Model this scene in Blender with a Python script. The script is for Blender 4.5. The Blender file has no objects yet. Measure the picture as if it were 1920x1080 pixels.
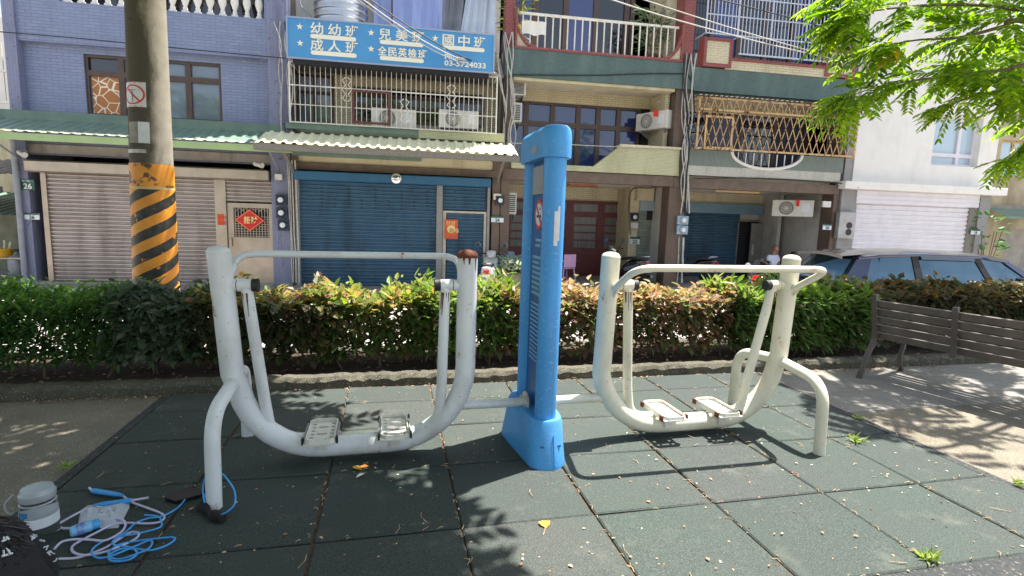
import bpy, math, random
import numpy as np
from mathutils import Vector, Matrix
random.seed(7); rng = np.random.default_rng(7)
R = math.radians
S = bpy.context.scene
COL = S.collection
# ------------------------------------------------------------------ camera
PITCH, YAW, ROLL, FPX, EYE = R(7.6), R(9.8), R(1.8), 1000.0, 1.5
fw = Vector((math.sin(YAW)*math.cos(PITCH), math.cos(YAW)*math.cos(PITCH), -math.sin(PITCH)))
rt0 = Vector((math.cos(YAW), -math.sin(YAW), 0)); up0 = rt0.cross(fw)
rt = rt0*math.cos(ROLL)+up0*math.sin(ROLL); up = up0*math.cos(ROLL)-rt0*math.sin(ROLL)
cam = bpy.data.objects.new('camera', bpy.data.cameras.new('camera')); COL.objects.link(cam)
cam.matrix_world = Matrix(((rt.x, up.x, -fw.x, 0), (rt.y, up.y, -fw.y, 0), (rt.z, up.z, -fw.z, EYE), (0, 0, 0, 1)))
cam.data.sensor_width = 36; cam.data.lens = 36*FPX/1920; cam.data.clip_end = 2000; cam.data.clip_start = .05
S.camera = cam
# ------------------------------------------------------------------ light
SUNV = Vector((.38, .19, 1.25)).normalized()
w = bpy.data.worlds.new("World"); S.world = w; w.use_nodes = True
nt = w.node_tree; bg = nt.nodes['Background']
sky = nt.nodes.new('ShaderNodeTexSky'); sky.sky_type = 'NISHITA'; sky.sun_disc = False
sky.sun_elevation = math.asin(SUNV.z); sky.sun_rotation = math.atan2(SUNV.x, SUNV.y)
sky.air_density = 1.0; sky.dust_density = 1.5; sky.ozone_density = 1.0
hs = nt.nodes.new('ShaderNodeHueSaturation'); hs.inputs['Saturation'].default_value = .62
nt.links.new(sky.outputs[0], hs.inputs['Color']); nt.links.new(hs.outputs[0], bg.inputs[0]); bg.inputs[1].default_value = .105
sl = bpy.data.lights.new('sun', 'SUN'); sl.energy = 5.0; sl.angle = R(.53); sl.color = (1, .95, .87)
so = bpy.data.objects.new('sun', sl); COL.objects.link(so)
so.rotation_euler = SUNV.to_track_quat('Z', 'Y').to_euler(); so.location = (5, 2, 20)
S.view_settings.view_transform = 'Standard'; S.view_settings.look = 'None'
S.view_settings.exposure = 1.62; S.view_settings.gamma = 1
S.cycles.max_bounces = 8; S.cycles.diffuse_bounces = 4; S.cycles.transparent_max_bounces = 12
# ------------------------------------------------------------------ measuring: photo point -> place
def ray(px, py): return fw*FPX + rt*(px-960) - up*(py-540)
def G(px, py, z=0.0):
    d = ray(px, py); t = (z-EYE)/d.z; return Vector((d.x*t, d.y*t, z))
D = 13.4
def F(px, py, Y=D):
    d = ray(px, py); t = Y/d.y; return Vector((d.x*t, Y, EYE+d.z*t))
def rc(x0, y0, x1, y1, Y=D):
    a = F(x0, y0, Y); b = F(x1, y1, Y); return a.x, b.x, b.z, a.z
PA = R(3.1)
def K(s, t, z=0.0): return Vector((s*math.cos(PA)-t*math.sin(PA), s*math.sin(PA)+t*math.cos(PA), z))
AA = R(4.0); UU = Vector((math.cos(AA), math.sin(AA), 0)); NN = Vector((-math.sin(AA), math.cos(AA), 0)); CC = Vector((.62, 3.3, 0))
def AX(s, z, n=0.0): return CC+UU*s+NN*n+Vector((0, 0, z))
# ------------------------------------------------------------------ mesh builder
def V3(a): return Vector(a)
class MB:
    def __init__(s): s.v = []; s.f = []; s.mi = []; s.sm = []; s.m = 0
    def add(s, vs, fs, smooth=False):
        o = len(s.v); s.v += [tuple(a) for a in vs]
        for f in fs: s.f.append(tuple(i+o for i in f)); s.mi.append(s.m); s.sm.append(smooth)
        return s
    def box(s, x0, x1, y0, y1, z0, z1):
        if x1 < x0: x0, x1 = x1, x0
        if y1 < y0: y0, y1 = y1, y0
        if z1 < z0: z0, z1 = z1, z0
        vs = [(x, y, z) for z in (z0, z1) for y in (y0, y1) for x in (x0, x1)]
        return s.add(vs, [(0, 2, 3, 1), (4, 5, 7, 6), (0, 1, 5, 4), (1, 3, 7, 5), (3, 2, 6, 7), (2, 0, 4, 6)])
    def bev(s, x0, x1, y0, y1, z0, z1, b=.01):
        # box with chamfered edges
        if x1 < x0: x0, x1 = x1, x0
        if y1 < y0: y0, y1 = y1, y0
        if z1 < z0: z0, z1 = z1, z0
        vs = []
        for (za, ins) in ((z0, b), (z0+b, 0), (z1-b, 0), (z1, b)):
            for (x, y) in ((x0+b, y0), (x1-b, y0), (x1, y0+b), (x1, y1-b), (x1-b, y1), (x0+b, y1), (x0, y1-b), (x0, y0+b)):
                cx = min(max(x, x0+ins), x1-ins); cy = min(max(y, y0+ins), y1-ins); vs.append((cx, cy, za))
        fs = [tuple(range(7, -1, -1)), tuple(range(24, 32))]
        for k in range(3):
            for i in range(8): fs.append((k*8+i, k*8+(i+1) % 8, k*8+8+(i+1) % 8, k*8+8+i))
        return s.add(vs, fs)
    def obox(s, c, ux, uy, uz, hx, hy, hz):
        c = V3(c); vs = [c+ux*a*hx+uy*b*hy+uz*d*hz for d in (-1, 1) for b in (-1, 1) for a in (-1, 1)]
        return s.add(vs, [(0, 2, 3, 1), (4, 5, 7, 6), (0, 1, 5, 4), (1, 3, 7, 5), (3, 2, 6, 7), (2, 0, 4, 6)])
    def tube(s, path, r, n=12, cap=True, smooth=True):
        P = [V3(p) for p in path]; k = len(P); rs = r if isinstance(r, (list, tuple)) else [r]*k
        t = (P[1]-P[0]).normalized(); a = Vector((0, 0, 1)) if abs(t.z) < .9 else Vector((1, 0, 0))
        nrm = t.cross(a).normalized(); vs = []
        for i in range(k):
            t2 = (P[min(i+1, k-1)]-P[max(i-1, 0)])
            t2 = t2.normalized() if t2.length > 1e-9 else t
            nrm = (nrm-t2*nrm.dot(t2)).normalized(); b = t2.cross(nrm)
            for j in range(n):
                an = 2*math.pi*j/n; vs.append(P[i]+(nrm*math.cos(an)+b*math.sin(an))*rs[i])
        fs = [(i*n+j, i*n+(j+1) % n, (i+1)*n+(j+1) % n, (i+1)*n+j) for i in range(k-1) for j in range(n)]
        if cap: fs += [tuple(range(n-1, -1, -1)), tuple(range((k-1)*n, k*n))]
        return s.add(vs, fs, smooth)
    def lathe(s, c, prof, n=20, smooth=True, ax=None):
        c = V3(c)
        if ax is None: e1, e2, e3 = Vector((1, 0, 0)), Vector((0, 1, 0)), Vector((0, 0, 1))
        else:
            e3 = V3(ax).normalized(); e1 = e3.orthogonal().normalized(); e2 = e3.cross(e1)
        vs = []
        for (r, z) in prof:
            for j in range(n):
                a = 2*math.pi*j/n; vs.append(c+(e1*math.cos(a)+e2*math.sin(a))*max(r, 1e-4)+e3*z)
        k = len(prof)
        fs = [(i*n+j, i*n+(j+1) % n, (i+1)*n+(j+1) % n, (i+1)*n+j) for i in range(k-1) for j in range(n)]
        fs += [tuple(range(n-1, -1, -1)), tuple(range((k-1)*n, k*n))]
        return s.add(vs, fs, smooth)
    def prism(s, pts, y0, y1, ux=Vector((1, 0, 0)), uz=Vector((0, 0, 1)), o=Vector((0, 0, 0))):
        # polygon in the (ux,uz) plane, extruded from y0 to y1 along uz x ux
        uy = uz.cross(ux); n = len(pts)
        vs = [o+ux*a+uz*b+uy*y0 for a, b in pts]+[o+ux*a+uz*b+uy*y1 for a, b in pts]
        fs = [tuple(range(n)), tuple(range(2*n-1, n-1, -1))]+[(i, i+n, (i+1) % n+n, (i+1) % n) for i in range(n)]
        return s.add(vs, fs)
    def wall(s, x0, x1, z0, z1, y0, y1, holes=()):
        xs = sorted({x0, x1, *[min(max(h[i], x0), x1) for h in holes for i in (0, 1)]})
        zs = sorted({z0, z1, *[min(max(h[i], z0), z1) for h in holes for i in (2, 3)]})
        for a, b in zip(zs, zs[1:]):
            run = None
            for c, d in list(zip(xs, xs[1:]))+[(None, None)]:
                solid = c is not None and not any(h[0] < (c+d)/2 < h[1] and h[2] < (a+b)/2 < h[3] for h in holes)
                if solid: run = (run[0], d) if run else (c, d)
                elif run: s.box(run[0], run[1], y0, y1, a, b); run = None
        return s
    def shutter(s, x0, x1, z0, z1, Y, pitch=.09, dep=.025):
        n = max(2, int(round((z1-z0)/pitch))); p = (z1-z0)/n; pr = []
        for i in range(n):
            z = z0+i*p; pr += [(0, z), (-dep, z+p*.25), (-dep, z+p*.6), (0, z+p*.85)]
        pr.append((0, z1))
        vs = []
        for y, z in pr: vs += [(x0, Y+y, z), (x1, Y+y, z)]
        return s.add(vs, [(2*i, 2*i+1, 2*i+3, 2*i+2) for i in range(len(pr)-1)])
    def corrug(s, a, b, c, pitch=.15, dep=.03, th=.004):
        # sheet: a->b runs along the ridges' row (width), a->c down the slope
        a, b, c = V3(a), V3(b), V3(c); W = (b-a).length; n = max(2, int(W/pitch)); nr = (b-a).cross(c-a).normalized()
        pr = []
        for i in range(n):
            for q, h in ((0, 0), (.35, 0), (.5, 1), (.75, 1), (.9, 0)): pr.append(((i+q)/n, h*dep))
        pr.append((1, 0)); vs = []
        for q, h in pr:
            vs += [a+(b-a)*q-nr*h*(-1 if nr.z > 0 else 1), c+(b-a)*q-nr*h*(-1 if nr.z > 0 else 1)]
        return s.add(vs, [(2*i, 2*i+1, 2*i+3, 2*i+2) for i in range(len(pr)-1)])
    def text(s, body, o, ux, uy, size, w=None, align='LEFT', bold=0.0, th=.0):
        c = bpy.data.curves.new('t', 'FONT'); c.body = body; c.size = size; c.align_x = align; c.offset = bold; c.resolution_u = 2
        ob = bpy.data.objects.new('t', c); COL.objects.link(ob)
        me = bpy.data.meshes.new_from_object(ob.evaluated_get(bpy.context.evaluated_depsgraph_get()))
        xs = [v.co.x for v in me.vertices] or [0]; k = 1.0
        if w: k = w/(max(xs)-min(xs))
        x0 = min(xs) if align == 'LEFT' else 0
        o = V3(o); s.add([o+ux*(v.co.x-x0)*k+uy*v.co.y for v in me.vertices], [tuple(p.vertices) for p in me.polygons])
        bpy.data.objects.remove(ob); bpy.data.curves.remove(c); bpy.data.meshes.remove(me); return s
    def leaves(s, P, d, n, L, W, fold=.18, smooth=False):
        k = len(P); d = d/np.linalg.norm(d, axis=1)[:, None]; side = np.cross(n, d); side /= np.linalg.norm(side, axis=1)[:, None]+1e-9
        nn = np.cross(d, side); L = L[:, None]; W = W[:, None]
        q = [P, P+d*L*.33+side*W*.5+nn*W*fold, P+d*L*.33-side*W*.5+nn*W*fold, P+d*L*.7+side*W*.36+nn*W*fold*.5-nn*L*.04, P+d*L*.7-side*W*.36+nn*W*fold*.5-nn*L*.04, P+d*L-nn*L*.12]
        A = np.stack(q, 1).reshape(-1, 3); o = len(s.v); s.v += [tuple(x) for x in A.tolist()]
        for i in range(k):
            b = o+i*6; s.f += [(b, b+5, b+3, b+1), (b, b+2, b+4, b+5)]
        s.mi += [s.m]*(2*k); s.sm += [smooth]*(2*k); return s
    def build(s, name, mats, parent=None, loc=None, angle=35):
        me = bpy.data.meshes.new(name); off = Vector((0, 0, 0))
        if parent is not None: off = Vector(parent.get('_b', (0, 0, 0)))
        elif loc is not None: off = V3(loc)
        vs = [(a[0]-off.x, a[1]-off.y, a[2]-off.z) for a in s.v] if off.length else s.v
        me.from_pydata(vs, [], s.f)
        for m in (mats if isinstance(mats, (list, tuple)) else [mats]): me.materials.append(m)
        me.polygons.foreach_set('material_index', s.mi); me.polygons.foreach_set('use_smooth', s.sm); me.update()
        if any(s.sm): me.set_sharp_from_angle(angle=R(angle))
        ob = bpy.data.objects.new(name, me); COL.objects.link(ob); ob['_b'] = tuple(off)
        if parent is not None: ob.parent = parent
        elif loc is not None: ob.location = off
        return ob
def thing(name, label, cat, loc=(0, 0, 0), group=None):
    o = bpy.data.objects.new(name, None); COL.objects.link(o); o.location = loc; o['_b'] = tuple(loc); o.empty_display_size = .1
    return tag(o, label, cat, group)
def tag(o, label, cat, group=None):
    o['label'] = label; o['category'] = cat
    if group: o['group'] = group
    return o
def struct(o): o['kind'] = 'structure'; return o
def copy_tree(o, loc, label=None, kids=None):
    c = o.copy(); COL.objects.link(c); c.location = loc
    if label: c['label'] = label
    def rec(a, b):
        for ch in [x for x in bpy.data.objects if x.parent == a]:
            d = ch.copy(); COL.objects.link(d); d.parent = b; rec(ch, d)
    rec(o, c); return c
def smooth_path(P, k=6):
    P = [V3(p) for p in P]; out = []
    for i in range(len(P)-1):
        a, b, c, d = P[max(i-1, 0)], P[i], P[i+1], P[min(i+2, len(P)-1)]
        for j in range(k):
            t = j/k; out.append(.5*((2*b)+(c-a)*t+(2*a-5*b+4*c-d)*t*t+(3*b-a-3*c+d)*t**3))
    out.append(P[-1]); return out
def round_path(P, rad, k=6):
    P = [V3(p) for p in P]; out = [P[0]]
    for i in range(1, len(P)-1):
        a, b, c = P[i-1], P[i], P[i+1]; u = (a-b); v = (c-b); r = min(rad, u.length*.49, v.length*.49); u.normalize(); v.normalize()
        p, q = b+u*r, b+v*r
        for j in range(k+1):
            t = j/k; out.append(p*(1-t)**2+b*2*t*(1-t)+q*t*t)
    out.append(P[-1]); return out
# ------------------------------------------------------------------ materials
def L1(v): v /= 255; return v/12.92 if v <= .04045 else ((v+.055)/1.055)**2.4
def C(r, g, b, k=1.0): return (L1(r)*k, L1(g)*k, L1(b)*k, 1)
class NT:
    def __init__(s, name):
        s.mat = bpy.data.materials.new(name); s.mat.use_nodes = True; s.t = s.mat.node_tree; s.n = s.t.nodes
        s.b = s.n['Principled BSDF']; s.out = s.n['Material Output']; s._tc = None
    def new(s, ty, **kw):
        n = s.n.new('ShaderNode'+ty)
        for k, v in kw.items():
            if k in n.inputs: n.inputs[k].default_value = v
            else: setattr(n, k, v)
        return n
    def ln(s, a, b): s.t.links.new(a, b)
    def tc(s, scale=(1, 1, 1)):
        if s._tc is None: s._tc = s.new('TexCoord')
        if scale == (1, 1, 1): return s._tc.outputs['Object']
        m = s.new('Mapping'); m.inputs['Scale'].default_value = scale; s.ln(s._tc.outputs['Object'], m.inputs[0]); return m.outputs[0]
    def noise(s, scale, detail=4, stretch=(1, 1, 1), rough=.55):
        n = s.new('TexNoise'); n.inputs['Scale'].default_value = scale; n.inputs['Detail'].default_value = detail; n.inputs['Roughness'].default_value = rough
        s.ln(s.tc(stretch), n.inputs['Vector']); return n.outputs['Fac']
    def ramp(s, fac, stops, interp='LINEAR'):
        r = s.new('ValToRGB'); r.color_ramp.interpolation = interp; e = r.color_ramp.elements
        while len(e) < len(stops): e.new(.5)
        for el, (p, c) in zip(e, stops): el.position = p; el.color = c
        s.ln(fac, r.inputs[0]); return r.outputs[0]
    def mix(s, fac, a, b, mode='MIX'):
        m = s.new('Mix', data_type='RGBA', blend_type=mode)
        for sock, x in ((m.inputs[0], fac), (m.inputs[6], a), (m.inputs[7], b)):
            if hasattr(x, 'links'): s.ln(x, sock)
            else: sock.default_value = x
        return m.outputs[2]
    def math(s, op, a, b=0.0):
        m = s.new('Math', operation=op)
        for i, x in enumerate((a, b)):
            if hasattr(x, 'links'): s.ln(x, m.inputs[i])
            else: m.inputs[i].default_value = x
        return m.outputs[0]
    def bump(s, h, st=.3, dist=.01):
        b = s.new('Bump'); b.inputs['Strength'].default_value = st; b.inputs['Distance'].default_value = dist; s.ln(h, b.inputs['Height']); s.ln(b.outputs[0], s.b.inputs['Normal'])
def M(name, c1, c2=None, scale=4, rough=.6, metal=0, bump=0, bscale=60, spec=.5, stain=None, stretch=(1, 1, 1), sfac=.5, speck=None, spscale=150, coat=0):
    N = NT(name); b = N.b; b.inputs['Roughness'].default_value = rough; b.inputs['Metallic'].default_value = metal; b.inputs['Specular IOR Level'].default_value = spec
    if coat: b.inputs['Coat Weight'].default_value = coat; b.inputs['Coat Roughness'].default_value = .05
    col = c1
    if c2 is not None: col = N.ramp(N.noise(scale, 6, stretch), [(.34, c1), (.66, c2)])
    if stain is not None:
        f = N.ramp(N.noise(2.2, 7, (1, 1, .25), .65), [(.5, (0, 0, 0, 1)), (.72, (sfac,)*3+(1,))]); col = N.mix(f, col, stain)
    if speck is not None:
        f = N.ramp(N.noise(spscale, 2), [(.62, (0, 0, 0, 1)), (.7, (1, 1, 1, 1))]); col = N.mix(f, col, speck)
    if hasattr(col, 'links'): N.ln(col, b.inputs['Base Color'])
    else: b.inputs['Base Color'].default_value = col
    if bump: N.bump(N.noise(bscale, 4), bump, .01)
    return N.mat
def brickM(name, c1, c2, mortar, bw, bh, ms=.006, rough=.55, off=.5, stain=None, bump=.4, sfac=.6, rot=False, wear=None):
    N = NT(name); sx = N.new('SeparateXYZ'); N.ln(N.tc(), sx.inputs[0]); cx = N.new('CombineXYZ')
    xy = N.math('ADD', sx.outputs[0], sx.outputs[1])
    if rot: N.ln(sx.outputs[2], cx.inputs[0]); N.ln(xy, cx.inputs[1])
    else: N.ln(xy, cx.inputs[0]); N.ln(sx.outputs[2], cx.inputs[1])
    t = N.new('TexBrick', offset=off); N.ln(cx.outputs[0], t.inputs['Vector'])
    for k, v in (('Color1', c1), ('Color2', c2), ('Mortar', mortar), ('Scale', 1.0), ('Mortar Size', ms), ('Brick Width', bw), ('Row Height', bh), ('Bias', 0.0)): t.inputs[k].default_value = v
    col = t.outputs['Color']
    col = N.mix(N.ramp(N.noise(1.1, 6), [(.35, (0, 0, 0, 1)), (.7, (.55, .55, .55, 1))]), col, N.mix(.5, c1, c2))
    if wear is not None: col = N.mix(N.ramp(N.noise(14, 6), [(.62, (0, 0, 0, 1)), (.68, (.7, .7, .7, 1))]), col, wear)
    if stain is not None: col = N.mix(N.ramp(N.noise(1.6, 7, (1, 1, .22), .65), [(.48, (0, 0, 0, 1)), (.74, (sfac,)*3+(1,))]), col, stain)
    N.ln(col, N.b.inputs['Base Color']); N.b.inputs['Roughness'].default_value = rough
    h = N.math('SUBTRACT', N.noise(30, 3), N.math('MULTIPLY', t.outputs['Fac'], 1.2)); N.bump(h, bump, .006); return N.mat
def leafM(name, cols, trans=.35, rough=.45, spec=.4):
    N = NT(name); g = N.new('NewGeometry'); k = len(cols)
    c = N.ramp(g.outputs['Random Per Island'], [((i+.5)/k, x) for i, x in enumerate(cols)])
    N.ln(c, N.b.inputs['Base Color']); N.b.inputs['Roughness'].default_value = rough; N.b.inputs['Specular IOR Level'].default_value = spec
    tr = N.new('BsdfTranslucent'); h = N.new('HueSaturation'); h.inputs['Saturation'].default_value = 1.1; h.inputs['Value'].default_value = 1.5; N.ln(c, h.inputs['Color']); N.ln(h.outputs[0], tr.inputs[0])
    mx = N.new('MixShader'); mx.inputs[0].default_value = trans; N.ln(N.b.outputs[0], mx.inputs[1]); N.ln(tr.outputs[0], mx.inputs[2]); N.ln(mx.outputs[0], N.out.inputs[0]); return N.mat
def glassM(name, tint, rough=.04):
    return M(name, tint, rough=rough, spec=.9)
def rusted(name, c1, c2, thr=.66, rough=.4, rust=C(110, 60, 30), scale=9, sc2=.0):
    N = NT(name); col = N.ramp(N.noise(2, 4), [(.3, c1), (.7, c2)]); col = N.mix(N.ramp(N.noise(3.2, 7, (1, 1, .5), .65), [(.5, (0, 0, 0, 1)), (.75, (.55, .55, .55, 1))]), col, C(158, 150, 130)); col = N.mix(N.ramp(N.noise(45, 3), [(.66, (0, 0, 0, 1)), (.72, (.6, .6, .6, 1))]), col, C(130, 124, 112))
    n = N.noise(scale, 8, (1, 1, .6), .7); f = N.ramp(n, [(thr, (0, 0, 0, 1)), (thr+.03, (1, 1, 1, 1))])
    h = N.ramp(n, [(thr-.07, (0, 0, 0, 1)), (thr, (.35, .35, .35, 1))]); col = N.mix(h, col, C(190, 150, 90))
    col = N.mix(f, col, N.ramp(N.noise(40, 4), [(.3, C(70, 35, 22)), (.7, rust)])); N.ln(col, N.b.inputs['Base Color']); N.b.inputs['Roughness'].default_value = rough
    N.bump(N.noise(50, 3), .06, .005); return N.mat
white_paint = rusted('white_paint', C(222, 224, 224), C(206, 210, 210), .655)
cream_paint = rusted('cream_paint', C(224, 218, 196), C(208, 202, 180), .65)
pedal_paint = rusted('pedal_paint', C(218, 216, 205), C(200, 198, 186), .62, scale=14)
rust = M('rust', C(78, 40, 26), C(120, 66, 34), 30, .85, bump=.4)
black_rubber = M('black_rubber', C(28, 27, 28), C(40, 38, 38), 20, .6)
blue_plastic = M('blue_plastic', C(62, 148, 214), C(76, 160, 224), 2, .5, bump=.05, bscale=120, stain=C(74, 108, 140), sfac=.6, speck=C(120, 170, 210), spscale=60)
panel_blue = M('panel_blue', C(26, 84, 140), C(30, 90, 146), 3, .35)
panel_print = M('panel_print', C(126, 172, 210), rough=.5)
grey_plastic = M('grey_plastic', C(140, 142, 144), C(156, 158, 158), 8, .6)
white_sticker = M('white_sticker', C(220, 222, 225), C(200, 204, 208), 10, .6)
red_print = M('red_print', C(205, 62, 38), rough=.5)
black_print = M('black_print', C(30, 28, 28), rough=.5)
# ------------------------------------------------------------------ ground
def tile_mat():
    N = NT('rubber_granules'); g = N.new('NewGeometry')
    base = N.ramp(g.outputs['Random Per Island'], [(0, C(72, 77, 75)), (.3, C(65, 73, 69)), (.6, C(80, 82, 79)), (.8, C(69, 77, 72)), (1, C(74, 76, 75))])
    base = N.mix(N.ramp(N.noise(1.3, 5), [(.36, (0, 0, 0, 1)), (.66, (.55, .55, .55, 1))]), base, C(64, 79, 71))
    base = N.mix(N.ramp(N.noise(170, 2), [(.3, (0, 0, 0, 1)), (.62, (1, 1, 1, 1))]), N.mix(.72, base, (.012, .014, .015, 1)), base)
    base = N.mix(N.ramp(N.noise(240, 1), [(.66, (0, 0, 0, 1)), (.73, (.8, .8, .8, 1))]), base, C(116, 124, 118))
    base = N.mix(N.ramp(N.noise(3.4, 8, (1, 1, 1), .7), [(.56, (0, 0, 0, 1)), (.75, (.32, .32, .32, 1))]), base, C(120, 118, 108))
    N.ln(base, N.b.inputs['Base Color']); N.b.inputs['Roughness'].default_value = .85; N.b.inputs['Specular IOR Level'].default_value = .25
    N.bump(N.noise(190, 2), .5, .004); return N.mat
rubber = tile_mat()
rubber_edge = M('rubber_edge', C(38, 42, 44), C(58, 60, 60), 60, .9, bump=.5, bscale=160, speck=C(110, 105, 95), spscale=60)
def concrete(name, a, b, dark, sc=3):
    N = NT(name); c = N.ramp(N.noise(sc, 8), [(.3, a), (.7, b)])
    c = N.mix(N.ramp(N.noise(1.0, 6, (1, 1, 1), .7), [(.5, (0, 0, 0, 1)), (.72, (.7, .7, .7, 1))]), c, dark)
    c = N.mix(N.ramp(N.noise(130, 2), [(.35, (.75, .75, .75, 1)), (.5, (0, 0, 0, 1))]), c, dark)
    c = N.mix(N.ramp(N.noise(90, 2), [(.64, (0, 0, 0, 1)), (.72, (.7, .7, .7, 1))]), c, C(205, 198, 185))
    N.ln(c, N.b.inputs['Base Color']); N.b.inputs['Roughness'].default_value = .9; N.bump(N.noise(110, 4), .6, .006); return N.mat
pave = concrete('pavement_concrete', C(108, 101, 88), C(128, 120, 106), C(84, 77, 62))
pave_grey = concrete('screed_concrete', C(122, 118, 112), C(140, 135, 128), C(98, 92, 84), 5)
curbm = concrete('curb_stone', C(72, 69, 58), C(94, 89, 74), C(48, 48, 38), 6)
roadm = M('road_asphalt', C(150, 145, 142), C(168, 162, 158), 4, .9, bump=.5, bscale=90)
soil = M('soil', C(52, 40, 31), C(76, 60, 46), 20, .95, bump=1, bscale=40)
redline = M('red_line_paint', C(190, 70, 60), C(170, 60, 52), 6, .7)
b = MB(); b.add([(-400, -400, -.36), (400, -400, -.36), (400, 400, -.36), (-400, 400, -.36)], [(0, 1, 2, 3)]); struct(b.build('road', roadm))
def kbox(b, s0, s1, t0, t1, z0, z1):
    vs = [K(s, t, z) for z in (z0, z1) for t in (t0, t1) for s in (s0, s1)]
    return b.add(vs, [(0, 2, 3, 1), (4, 5, 7, 6), (0, 1, 5, 4), (1, 3, 7, 5), (3, 2, 6, 7), (2, 0, 4, 6)])
b = MB(); kbox(b, -30, 3.62, -14, 4.66, -.4, -.02); kbox(b, 3.62, 40, -14, 3.52, -.4, -.0205); struct(b.build('pavement', pave))
b = MB(); kbox(b, 3.62, 40, 3.52, 4.66, -.4, -.016); struct(b.build('pavement', pave_grey))
b = MB(); kbox(b, -30, 40, 6.02, 6.12, -.37, -.352); struct(b.build('road_marking', redline))
b = MB(); kbox(b, -30, 40, 4.8, 5.78, -.4, .02); struct(b.build('planting_bed', soil))
def rough_curb(t0, t1, h, s0=-9, s1=12):
    b = MB(); n = 400; pr = []
    for i in range(n+1):
        s = s0+(s1-s0)*i/n; j = random.uniform(-.012, .012); e = random.uniform(-.018, .01)
        pr.append([K(s, t0+.004*math.sin(s*3)+j, -.1), K(s, t0+j, h*.62+e), K(s, t0+.02+abs(j)*2, h+e*.6), K(s, t1-.02, h+e*.5), K(s, t1, -.1)])
    vs = [p for r in pr for p in r]; b.add(vs, [(i*5+k, i*5+5+k, i*5+6+k, i*5+1+k) for i in range(n) for k in range(4)]); return b
struct(rough_curb(4.665, 4.81, .085).build('curb', curbm)); struct(rough_curb(5.77, 5.92, .06).build('curb', curbm))
# rubber safety mat
SL = [-1.72, -1.035, -.35, .335, 1.02, 1.705, 2.39, 3.07, 3.6]; TL = [1.73, 2.39, 3.06, 3.68, 4.21, 4.62]
b = MB()
for i in range(8):
    for j in range(5):
        s0, s1, t0, t1 = SL[i], SL[i+1], TL[j], TL[j+1]; g = .0055; dz = random.uniform(-.002, .003); cx = random.uniform(-.003, .003)
        h = [random.uniform(-.002, .005) for _ in range(4)]; top = []; mid = []; bot = []
        q = [(a_+cx+random.uniform(-.003, .003), b_+random.uniform(-.003, .003)) for a_, b_ in ((s0+g, t0+g), (s1-g, t0+g), (s1-g, t1-g), (s0+g, t1-g))]; cs, ct = (s0+s1)/2, (t0+t1)/2
        for (s, t), hh in zip(q, h):
            u = .008; top.append(K(s+(u if s < cs else -u), t+(u if t < ct else -u), dz+hh)); mid.append(K(s, t, dz+hh-.007)); bot.append(K(s, t, -.025))
        b.add(top+mid+bot, [(0, 1, 2, 3)]+[(4+k, 4+(k+1) % 4, (k+1) % 4, k) for k in range(4)]+[(8+k, 8+(k+1) % 4, 4+(k+1) % 4, 4+k) for k in range(4)])
struct(b.build('rubber_paving', rubber))
b = MB(); kbox(b, SL[0], SL[-1], TL[0], TL[-1], -.03, -.012); struct(b.build('seam_soil', M('seam_soil', C(66, 50, 40), C(104, 76, 56), 40, .95)))
b = MB()
def ramp(p0, p1, q0, q1):
    b.add([K(*p0, -.002), K(*p1, -.002), K(*q1, -.019), K(*q0, -.019), K(*p0, -.03), K(*p1, -.03)], [(0, 1, 2, 3), (0, 3, 4), (1, 5, 2), (0, 4, 5, 1)])
ramp((SL[-1], TL[0]), (SL[-1], TL[-1]), (SL[-1]+.11, TL[0]-.1), (SL[-1]+.11, TL[-1]))
ramp((SL[0], TL[-1]), (SL[0], TL[0]), (SL[0]-.08, TL[-1]), (SL[0]-.08, TL[0]-.1))
ramp((SL[0], TL[0]), (SL[-1], TL[0]), (SL[0]-.08, TL[0]-.13), (SL[-1]+.11, TL[0]-.13))
struct(b.build('rubber_paving', rubber_edge))
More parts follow.
